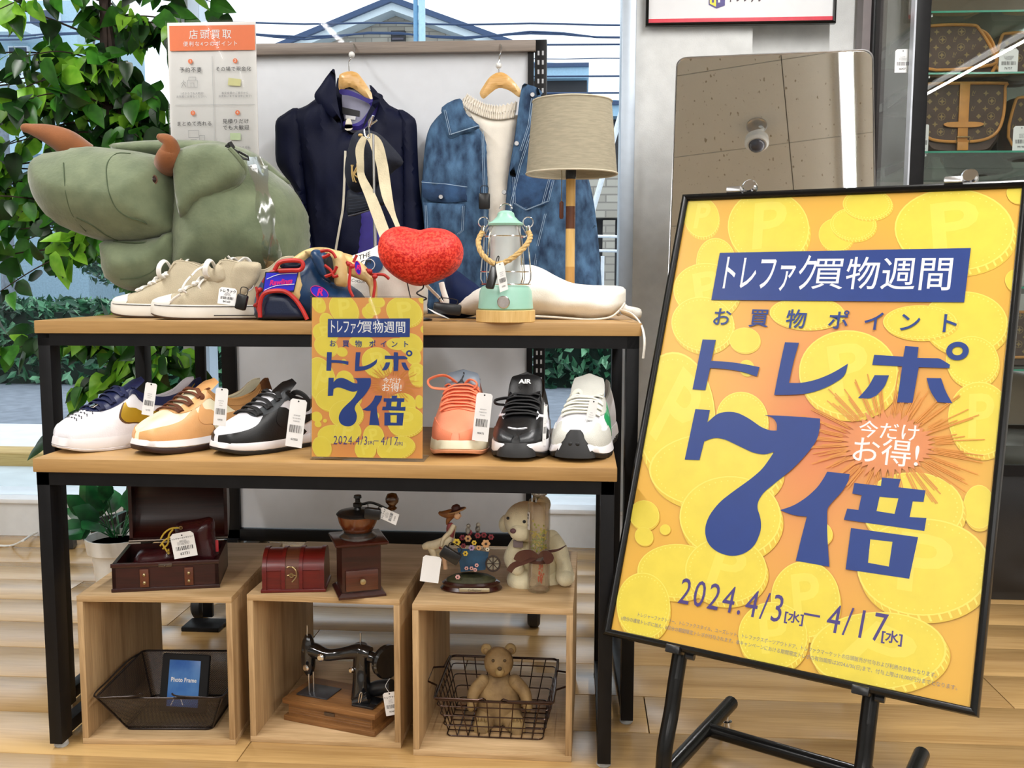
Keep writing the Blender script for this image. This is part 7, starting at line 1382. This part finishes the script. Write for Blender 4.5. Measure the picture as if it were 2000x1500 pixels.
m = MB(); m.ball(F_(893, 1006, 0), (.0075, .0075, .009), 18, 12); m.ball(F_(900, 1008, 0), (.0016, .0016, .0016), 8, 6); m.build('head', SKIN, t); m = MB(); m.ball(F_(897.5, 1003, -.0045), (.0009, .0009, .0012), 8, 5); m.build('eye', INK, t); m = MB(); m.ball(F_(898, 1011, -.004), (.0012, .001, .0006), 8, 5); m.build('mouth', M('resin_red_lip', (.4, .08, .07)), t)
limb('hair', HAIR, [(892, 1000, .002), (882, 1003, .002), (872, 1004, .002), (862, 1003, .002), (857, 1000, .002)], [.007, .009, .008, .005, .002]); limb('hair', HAIR, [(884, 1005, .004), (876, 1015, .004), (873, 1025, .003)], [.007, .005, .002])
m = MB(); hr = Matrix.Rotation(-.3, 3, 'Y'); m.lathe([(.018, -.001), (.018, .001), (.0095, .003), (.0085, .009), (.005, .012), (.001, .0125)], F_(892, 997, 0), 24, hr, sy=.8); m.build('hat', M('resin_hat_brown', hexc('#4d2722'), rough=.5, var=.15), t); m = MB(); m.tube([F_(892, 997, 0)+hr @ Vector((.018*math.cos(x), .0145*math.sin(x), 0)) for x in [2*PI*i/24 for i in range(24)]], .0016, 8, closed=True); m.build('hat_brim_edge', M('resin_straw', hexc('#a07a50'), rough=.6), t)
sec_tag('black security tag on the girl figurine with the cart', at(880, 1084, Y=1.825), (0, .55, 0), (.040, .014, .024)); tt = price_tag('blank white tag hanging left of the girl figurine', at(845, 1086, Y=1.822), .036, .052, (-.03, math.radians(8), .1), head=None)
for ch in list(tt.children):
    if ch.name.startswith('print'): bpy.data.objects.remove(ch)
# cream plush bear behind the bottle
BC = M('cream_plush', hexc('#efe5c2'), rough=.95, var=.07, scale=40, bump=.6, bscale=500, sheen=.3); BYp = 1.935; t = thing('plush_bear', 'cream plush teddy bear sitting behind the tall bottle', 'plush toy', (at(1040, 1150, Y=BYp).x, BYp, .3005)); q = LQ(t)
S_ = BYp/FPX; B = lambda n_, u, v, y, ru, rd, rv, rot=None, mt=BC: (lambda m: (m.ball(q(u, v, BYp+y), (ru*S_, rd, rv*S_), 24, 16, rot), m.build(n_, mt, t, sharp=180)))(MB())
B('body', 1042, 1100, .0, 48, .040, 52); B('head', 1028, 1018, -.015, 44, .040, 40); B('ear', 988, 1022, .0, 14, .010, 19, Matrix.Rotation(.3, 3, 'Y')); B('ear', 1062, 985, .0, 14, .010, 17); B('muzzle', 1017, 1040, -.048, 22, .016, 17)
B('nose', 1002, 1037, -.062, 6, .004, 5, None, M('brown_nose', hexc('#6a4a4e'), rough=.6)); B('eye', 1024, 1019, -.053, 3.4, .003, 3.4, None, INK); B('eye', 992, 1012, -.045, 3, .003, 3, None, INK)
def tp(t, name, mt, P, R_, n=5):
    q = LQ(t); m = MB(); c = cr_pts([q(*p) for p in P], n); r_ = [lerp_tab([(i, r) for i, r in enumerate(R_)], k/n)[0] for k in range(len(c))]; m.tube(c, r_, 16); m.ball(c[0], r_[0]*.99, 16, 8); m.ball(c[-1], r_[-1]*.99, 16, 10); return m.build(name, mt, t, sharp=180)
tp(t, 'arm', BC, [(1078, 1050, BYp), (1092, 1075, BYp-.01), (1100, 1098, BYp-.02), (1104, 1125, BYp-.03)], [.016, .018, .015, .019]); tp(t, 'arm', BC, [(1010, 1062, BYp-.01), (998, 1090, BYp-.03), (1010, 1110, BYp-.05)], [.014, .015, .014]); B('leg', 1022, 1132, -.03, 33, .035, 24); B('leg', 1070, 1132, .0, 30, .035, 24); B('foot', 1104, 1128, -.035, 18, .022, 17)
m = MB(); c = q(1012, 1062, BYp-.035); m.box(c, (.020, .004, .016), None, .002); m.build('neck_ribbon', M('mauve_ribbon', hexc('#8e7f83'), rough=.5), t)
def peach():
    m = thin_glass('peach_liquid', (1, .975, .94), -.03, .05); nt = m.node_tree; o = nt.nodes['Material Output']; s0 = o.inputs[0].links[0].from_socket
    d = N(m, 'ShaderNodeBsdfDiffuse'); d.inputs[0].default_value = (.95, .72, .52, 1); x = N(m, 'ShaderNodeMixShader'); x.inputs[0].default_value = .13; L(m, s0, x.inputs[1]); L(m, d.outputs[0], x.inputs[2]); L(m, x.outputs[0], o.inputs[0]); return m
# tall bottle with flowers
bc_ = at(1051, 1160, Z=.3005); bc_ = Vector((bc_.x, 1.866, .3005)); t = thing('flower_bottle', 'tall clear bottle of peach liquid with flowers and a brown ribbon bow', 'bottle', bc_); zq = lambda v: at(1051, v, Y=bc_.y).z-.3005; rb = 22.5*bc_.y/FPX
m = MB(); m.lathe([(rb-.003, 0), (rb, .003), (rb, zq(982)), (rb-.003, zq(976)), (.012, zq(971)), (.012, zq(962))], n=40); m.build('glass', thin_glass('bottle_glass', (.985, .98, .97), .03, .02), t)
m = MB(); m.lathe([(rb-.0045, .005), (rb-.0025, .008), (rb-.0025, zq(985)), (.001, zq(985))], n=36); m.build('peach_liquid', peach(), t)
m = MB(); m.lathe([(.015, zq(966)), (.016, zq(964)), (.016, zq(950)), (.001, zq(949))], n=28); m.build('stopper', M('clear_stopper', (.9, .92, .92), rough=.03, trans=.8), t)
rr = random.Random(8); m = MB(); cl_ = [M('yellow_green_flower', hexc('#a3b52c'), rough=.7), M('yellow_flower_bit', hexc('#d8c83a'), rough=.7), M('orange_flower_bit', hexc('#e0561c'), rough=.7)]
for i in range(170): m.mi = 0 if rr.random() < .55 else 1; a_ = rr.uniform(0, 2*PI); r = rb*.72*math.sqrt(rr.random()); m.ball((r*math.cos(a_), r*math.sin(a_), rr.uniform(zq(1075), zq(1035) if rr.random() < .8 else zq(1018))), rr.uniform(.0012, .0026), 6, 4)
m.mi = 2
for i in range(40): m.ball((rr.gauss(.004, .0025), rr.gauss(-.008, .003), rr.uniform(zq(1135), zq(1100))), (.0012, .001, rr.uniform(.002, .005)), 6, 4)
o = m.build('flowers', cl_, t); o['kind'] = 'stuff'
m = MB(); m.grid(lambda u, v: Vector(((rb+.0006)*math.cos(PI*1.05+u*.55), (rb+.0006)*math.sin(PI*1.05+u*.55), zq(1032)+(zq(998)-zq(1032))*v)), 8, 4); lb_ = m.build('paper_label', WHITEP, t); m = MB()
for s_, v in (('IIIII', 1004), ('IIII', 1010), ('III', 1024)): put_text(m, s_, .0055, lambda x, y, v=v: Vector(((rb+.001)*math.cos(PI*1.05+.27+x/rb), (rb+.001)*math.sin(PI*1.05+.27+x/rb), zq(v)+y)), bold=.03)
m.build('label_print', INK, lb_, flat=True)
RIB = M('brown_satin', hexc('#4a241b'), rough=.3, var=.12, sheen=.3); m = MB(); zr = zq(1092); m.lathe([(rb+.001, zr-.004), (rb+.0015, zr-.003), (rb+.0015, zr+.003), (rb+.001, zr+.004)], n=36); m.build('ribbon_band', RIB, t)
for P in ([(1052, 1088, -.028, .004), (1036, 1082, -.034, .016), (1018, 1086, -.032, .020), (1009, 1096, -.030, .014)], [(1052, 1088, -.028, .004), (1062, 1082, -.034, .014), (1072, 1090, -.034, .020), (1064, 1098, -.034, .010)], [(1050, 1089, -.027, .004), (1028, 1096, -.03, .010), (1004, 1104, -.03, .012), (994, 1116, -.028, .012)], [(1050, 1089, -.027, .004), (1070, 1078, -.028, .006), (1090, 1074, -.026, .004), (1106, 1065, -.022, .001)]):
    ribbon(t, 'ribbon_bow', RIB, [(u, v, bc_.y+y, w) for u, v, y, w in P], 0)
# black mesh basket with a photo frame
MSH = bpy.data.materials.new('wire_mesh_black'); MSH.use_nodes = True; _mc['wire_mesh_black'] = MSH; nt = MSH.node_tree; b = nt.nodes['Principled BSDF']; b.inputs['Base Color'].default_value = (.03, .022, .02, 1); b.inputs['Roughness'].default_value = .4; b.inputs['Metallic'].default_value = .3
tcn = N(MSH, 'ShaderNodeTexCoord'); sp = N(MSH, 'ShaderNodeSeparateXYZ'); L(MSH, tcn.outputs['UV'], sp.inputs[0]); mxn = []
for ax_, ph in (('X', 0), ('Y', 0)):
    w_ = N(MSH, 'ShaderNodeMath', operation='MULTIPLY'); w_.inputs[1].default_value = 1; L(MSH, sp.outputs[ax_], w_.inputs[0]); f_ = N(MSH, 'ShaderNodeMath', operation='FRACT'); L(MSH, w_.outputs[0], f_.inputs[0]); g_ = N(MSH, 'ShaderNodeMath', operation='LESS_THAN'); g_.inputs[1].default_value = .42; L(MSH, f_.outputs[0], g_.inputs[0]); mxn.append(g_)
mm = N(MSH, 'ShaderNodeMath', operation='MAXIMUM'); L(MSH, mxn[0].outputs[0], mm.inputs[0]); L(MSH, mxn[1].outputs[0], mm.inputs[1]); tr_ = N(MSH, 'ShaderNodeBsdfTransparent'); ms = N(MSH, 'ShaderNodeMixShader'); L(MSH, mm.outputs[0], ms.inputs[0]); L(MSH, tr_.outputs[0], ms.inputs[1]); L(MSH, b.outputs[0], ms.inputs[2]); L(MSH, ms.outputs[0], nt.nodes['Material Output'].inputs[0])
t = thing('mesh_basket', 'black wire mesh basket holding a photo frame, in the left crate', 'basket', (-.817, 1.885, .0125), math.radians(4)); DB = M('dark_bronze_wire', hexc('#2a211e'), rough=.3, metal=.6)
def rloop(wx, wy, z, r=.012): return [Vector((x, y, z)) for x, y in rrect(wx, wy, r, 4)]
bot, top = (.172, .145), (.246, .245); zR = .088
m = MB(); A_, B_ = rloop(*bot, .004), rloop(*top, zR); m.loft([A_, B_], False); me_uv = []
ob = m.build('mesh_side', MSH, t); me = ob.data; uv = me.uv_layers.new(name='uv'); cell = .0026
for p in me.polygons:
    n_ = p.normal; tv = Vector((-n_.y, n_.x, 0)); tv = tv.normalized() if tv.length > .01 else Vector((1, 0, 0)); bv = n_.cross(tv)
    for li in p.loop_indices: co = me.vertices[me.loops[li].vertex_index].co; uv.data[li].uv = ((co.dot(tv)+co.dot(bv))*.7/cell, (co.dot(bv)-co.dot(tv))*.7/cell)
m = MB(); V = [m.bm.verts.new(p) for p in A_]; m._f(V); ob = m.build('mesh_bottom', MSH, t); me = ob.data; uv = me.uv_layers.new(name='uv')
for p in me.polygons:
    for li in p.loop_indices: co = me.vertices[me.loops[li].vertex_index].co; uv.data[li].uv = (co.x/cell, co.y/cell)
for lp, r, nm in ((rloop(*top, zR), .0022, 'rim_wire'), (rloop(*bot, .002), .0022, 'base_wire'), (rloop(bot[0]+.002, bot[1]+.002, .008), .0016, 'base_wire')): m = MB(); m.tube(lp, r, 8, closed=True); m.build(nm, DB, t)
for sx, sy in ((-1, -1), (1, -1), (1, 1), (-1, 1)): m = MB(); m.tube([(sx*bot[0]/2, sy*(bot[1]/2-.004), .004), (sx*top[0]/2, sy*(top[1]/2-.004), zR)], .0018, 8); m.build('corner_wire', DB, t)
HZ = zR+.004; m = MB(); m.tube(cr_pts([(-.03, -top[1]/2, HZ+.002), (-.035, -top[1]/2-.004, HZ+.007), (-.043, -top[1]/2-.003, HZ+.002), (-.08, -top[1]/2-.004, HZ), (-.125, -top[1]/2, HZ), (-.128, -.05, HZ+.001), (-.128, .05, HZ+.001), (-.118, .10, HZ)], 5), .0018, 8); m.build('handle', DB, t)
m = MB(); m.tube(cr_pts([(.03, -top[1]/2, HZ+.002), (.028, -top[1]/2-.004, HZ+.007), (.036, -top[1]/2-.003, HZ+.002), (.08, -top[1]/2-.004, HZ), (.125, -top[1]/2, HZ), (.128, -.05, HZ+.001), (.128, .05, HZ+.001), (.118, .10, HZ)], 5), .0018, 8); m.build('handle', DB, t)
t = thing('photo_frame', 'black photo frame with a blue card, leaning inside the mesh basket', 'photo frame', (-.812, 1.875, .019), rot=(math.radians(-14), 0, math.radians(-3)))
m = MB(); m.b2(-.052, .052, 0, .010, 0, .118, .004); m.build('frame', M('black_felt', (.008, .008, .009), rough=.8), t)
BLP = M('blue_card', hexc('#2e63b3'), rough=.3, var=.2, scale=14, col2='#5f93cf'); m = MB(); m.b2(-.034, .034, -.0018, .0002, .012, .106, .001); ca_ = m.build('blue_card', BLP, t); m = MB(); put_text(m, 'Photo Frame', .0125, lambda x, y: Vector((x, -.0022, .066+y)), bold=.02, sx=.85); m.build('card_lettering', PRINT_WHITE, ca_, flat=True)
m = MB(); m.tube(cr_pts([(-.024, -.0022, .014), (-.016, -.0022, .030), (-.006, -.0022, .032), (.002, -.0022, .016)], 6), .0012, 5); m.build('card_swirl', PRINT_WHITE, ca_)
# sewing machine
e0, e1 = at(560, 1405, Z=.0125), at(730, 1438, Z=.0125); an = math.atan2(e1.y-e0.y, e1.x-e0.x); t = thing('sewing_machine', 'old black sewing machine on a wooden base, in the middle crate', 'sewing machine', e0, an); SW = wood('aged_pine', '#5d3a1c', '#96683a', 0, rough=.45, grain=26, coat=.15); Wm = (e1-e0).length+.0; Dm = .105
m = MB(); m.b2(-.004, Wm+.004, -.004, Dm, .0, .011, .001); m.build('base_plinth', SW, t); m = MB(); m.b2(.004, Wm-.004, .002, Dm-.004, .011, .036); m.build('base_box', SW, t); m = MB(); m.b2(-.006, Wm+.006, -.006, Dm+.004, .036, .047, .0015); m.build('top_board', SW, t)
for z in (.0165, .022, .0275): m = MB(); m.tube([(.008, .0018, z), (Wm-.008, .0018, z)], .0012, 5); m.build('reeded_strip', SW, t)
m = MB(); m.b2(Wm/2-.012, Wm/2+.012, -.0005, .0022, .024, .031, .001); m.build('latch', M('dark_bronze', 0), t)
SB = M('black_japanned_enamel', (.008, .008, .009), rough=.12, var=.3, coat=.6); Ti = Matrix.Rotation(-an, 3, 'Z'); SQ = lambda u, v, Y: Ti @ (at(u, v, Y=Y)-e0)
def bar(name, P, R_, mt=SB, n=5, sy=1): m = MB(); c = cr_pts([SQ(*p) for p in P], n); r_ = [lerp_tab([(i, r) for i, r in enumerate(R_)], k/n)[0] for k in range(len(c))]; m.tube(c, r_, 18, up=(0, 1, 0)); return m.build(name, mt, t)
YS = 1.90
m = MB(); m.b2(.012, .085, .018, .075, .047, .050, .001); m.build('bed_plate', M('steel_bed_plate', (.10, .10, .11), rough=.3, metal=.7), t)
bar('arm', [(592, 1268, YS+.01), (612, 1270, YS+.01), (640, 1279, YS), (670, 1276, YS), (700, 1272, YS-.005), (724, 1276, YS-.01)], [.013, .016, .0125, .0125, .016, .013])
bar('pillar', [(708, 1270, YS-.005), (706, 1300, YS-.005), (706, 1330, YS-.01), (706, 1356, YS-.012), (707, 1372, YS-.014)], [.018, .0175, .018, .021, .026])
bar('head', [(602, 1240, YS+.01), (602, 1255, YS+.01), (602, 1285, YS+.01), (603, 1305, YS+.01), (604, 1318, YS+.01)], [.006, .013, .0155, .013, .006])
bar('shaft_boss', [(722, 1282, YS-.01), (738, 1288, YS-.015), (744, 1290, YS-.018)], [.012, .010, .010])
wc = SQ(757, 1292, YS-.02); wr = Matrix.Rotation(PI/2, 3, 'Y'); wz = Matrix.Rotation(math.radians(-30), 3, 'Z') @ wr; m = MB(); m.lathe([(.012, -.006), (.030, -.008), (.0345, -.005), (.0350, .004), (.031, .008), (.018, .005), (.001, .006)], wc, 32, wz); m.build('hand_wheel', SB, t)
bar('spool_pin', [(600, 1250, YS+.01), (600, 1221, YS+.01)], [.0018, .0016], STEEL); bar('spool_pin', [(704, 1262, YS), (704, 1236, YS)], [.0018, .0016], STEEL); m = MB(); m.lathe([(.013, 0), (.014, .002), (.012, .004)], SQ(704, 1264, YS)+Vector((0, 0, .003)), 24); m.build('spool_plate', M('dark_bronze', 0), t)
for u, v, r in ((634, 1279, .008), (606, 1299, .007), (696, 1302, .006)):
    m = MB(); m.lathe([(.001, .004), (r*.6, .004), (r, .001), (r, -.003)], SQ(u, v, YS)+Vector((0, -.016 if u < 690 else -.020, 0)), 20, Matrix.Rotation(PI/2, 3, 'X')); m.build('chrome_dial', CHROME, t)
bar('needle_bar', [(603, 1316, YS), (604, 1352, YS)], [.0022, .0012], STEEL); bar('presser_bar', [(612, 1312, YS), (613, 1352, YS)], [.0018, .0018], STEEL); m = MB(); m.box(SQ(609, 1354, YS), (.014, .008, .002), None, .0005); m.build('presser_foot', STEEL, t)
bar('motor', [(722, 1348, YS+.0), (738, 1344, YS-.01), (766, 1340, YS-.02)], [.012, .016, .014], BLACKP); m = MB(); m.b2(Wm*.72, Wm-.008, .012, .06, .047, .052, .001); m.build('bed_casting', SB, t); bar('bobbin_winder', [(690, 1372, YS-.045), (720, 1362, YS-.045)], [.008, .012], SB)
bar('bobbin_clip', [(700, 1372, YS-.06), (703, 1355, YS-.06), (707, 1354, YS-.06), (704, 1372, YS-.06)], [.0009]*4, CHROME)
price_tag('white price tag hanging from the sewing machine wheel', at(760, 1352, Y=1.835), .026, .048, (0, math.radians(-8), .15), string=[(0, 0, 0), (-.006, .01, .01), (.004, .014, .022)])
# bronze wire basket
t = thing('wire_basket', 'open bronze wire basket holding the carved bear, in the right crate', 'basket', (-.1575, 1.915, .0125), math.radians(-1)); BW = M('bronze_wire', hexc('#4a3a34'), rough=.25, metal=.9)
bot, top = (.190, .180), (.232, .225); zR = .085; n_x, n_y = 9, 8
def wline(a, b, r=.0012, nm='wire'): m = MB(); m.tube([a, b], r, 6); m.build(nm, BW, t)
for i in range(1, n_x): 
    f_ = i/n_x-.5
    for sy in (-1, 1): wline((f_*bot[0], sy*bot[1]/2, .002), (f_*top[0], sy*top[1]/2, zR))
    wline((f_*bot[0], -bot[1]/2, .002), (f_*bot[0], bot[1]/2, .002))
for i in range(1, n_y):
    f_ = i/n_y-.5
    for sx in (-1, 1): wline((sx*bot[0]/2, f_*bot[1], .002), (sx*top[0]/2, f_*top[1], zR))
    wline((-bot[0]/2, f_*bot[1], .0035), (bot[0]/2, f_*bot[1], .0035))
for k in (.0, .28, .55, .8): m = MB(); m.tube(rloop(bot[0]+(top[0]-bot[0])*k, bot[1]+(top[1]-bot[1])*k, .002+zR*k, .01), .0013, 6, closed=True); m.build('wire_ring', BW, t)
m = MB(); m.tube(rloop(*top, zR, .012), .0026, 8, closed=True); m.build('rim_wire', BW, t)
for sx in (-1, 1):
    m = MB(); m.tube([(sx*.016, -top[1]/2, zR+.003), (sx*.020, -top[1]/2-.005, zR+.008), (sx*.030, -top[1]/2-.004, zR+.004), (sx*top[0]/2, -top[1]/2-.002, zR+.004), (sx*(top[0]/2+.003), -.060, zR+.006), (sx*(top[0]/2+.024), -.05, zR+.010), (sx*(top[0]/2+.024), .015, zR+.012), (sx*(top[0]/2+.003), .03, zR+.008), (sx*(top[0]/2+.001), .10, zR+.004)], .0021, 8); m.build('handle', BW, t)
# carved wooden bear
KB = M('carved_wood', hexc('#6f5636'), rough=.7, scale=30, col2='#a98d60', bump=.9, bscale=60, lo=.3, hi=.7); KL = M('carved_wood_pale', hexc('#9c8355'), rough=.7, var=.12, bump=.6, bscale=90); BYk = 1.905; t = thing('carved_bear', 'carved wooden bear sitting in the bronze wire basket', 'carving', (at(975, 1440, Y=BYk).x, BYk, .0165)); q = LQ(t); S_ = BYk/FPX
def KBn(n_, u, v, y, ru, rd, rv, mt=KB, rot=None, seg=(14, 10)): m = MB(); m.ball(q(u, v, BYk+y), (ru*S_, rd, rv*S_), seg[0], seg[1], rot); [setattr(vv, 'co', vv.co*(1+.012*noise.noise(vv.co*70))) for vv in m.bm.verts]; return m.build(n_, mt, t, sharp=22)
KBn('body', 974, 1372, .0, 46, .034, 66, seg=(18, 14)); KBn('head', 974, 1293, -.012, 30, .028, 31, seg=(18, 12)); KBn('ear', 950, 1268, 0, 12, .007, 12, KL, seg=(12, 8)); KBn('ear', 997, 1268, 0, 12, .007, 12, KL, seg=(12, 8)); KBn('muzzle', 976, 1311, -.035, 10, .012, 11, KL)
for u in (949, 998): KBn('inner_ear', u, 1271, -.006, 6, .003, 6)
for u in (963, 986): KBn('eye', u, 1290, -.037, 3.2, .003, 3.2, M('carved_dark', hexc('#4a3920'), rough=.6))
KBn('nose', 976, 1306, -.046, 5, .003, 4, M('carved_dark', 0)); tp(t, 'arm', KB, [(944, 1330, BYk-.01), (926, 1352, BYk-.018), (922, 1376, BYk-.026)], [.014, .013, .010]); tp(t, 'arm', KB, [(1005, 1330, BYk-.01), (1024, 1352, BYk-.018), (1030, 1378, BYk-.026)], [.014, .013, .010])
for u in (920, 1033): KBn('paw', u, 1378, -.028, 8, .010, 13, KL)
tp(t, 'leg', KB, [(950, 1400, BYk-.01), (943, 1420, BYk-.04)], [.024, .019]); tp(t, 'leg', KB, [(998, 1400, BYk-.01), (1008, 1420, BYk-.04)], [.024, .019])
for u in (940, 1010):
    KBn('foot_pad', u, 1424, -.052, 17, .010, 24, KL, seg=(16, 10)); KBn('sole_mark', u, 1432, -.0605, 10, .003, 12)
    for k in range(4): KBn('claw', u-9+k*6, 1405, -.058, 2.4, .004, 5, KL, seg=(8, 6))
# ============================================================ groups of repeats
GRP = {'price_tag': 'white shop price tags', 'security_tag': 'black security tags', 'handbag': 'brown bags in the glass case', 'clothes_hanger': 'wooden clothes hangers on the rack', 'overhead_wire': 'overhead wires outside', 'strip_light': 'linear ceiling lights', 'hedge': 'clipped hedges outside', 'utility_pole': 'utility poles outside', 'display_table': 'black framed oak display tables'}
for o in [o for o in S.objects if o.parent is None and 'label' in o and 'group' not in o]:
    k = o.name.split('.')[0]
    if k in GRP: o['group'] = GRP[k]
    if k == 'sneaker': o['group'] = 'pair of beige canvas sneakers' if 'canvas' in o['label'] else 'single sneakers on the low table'
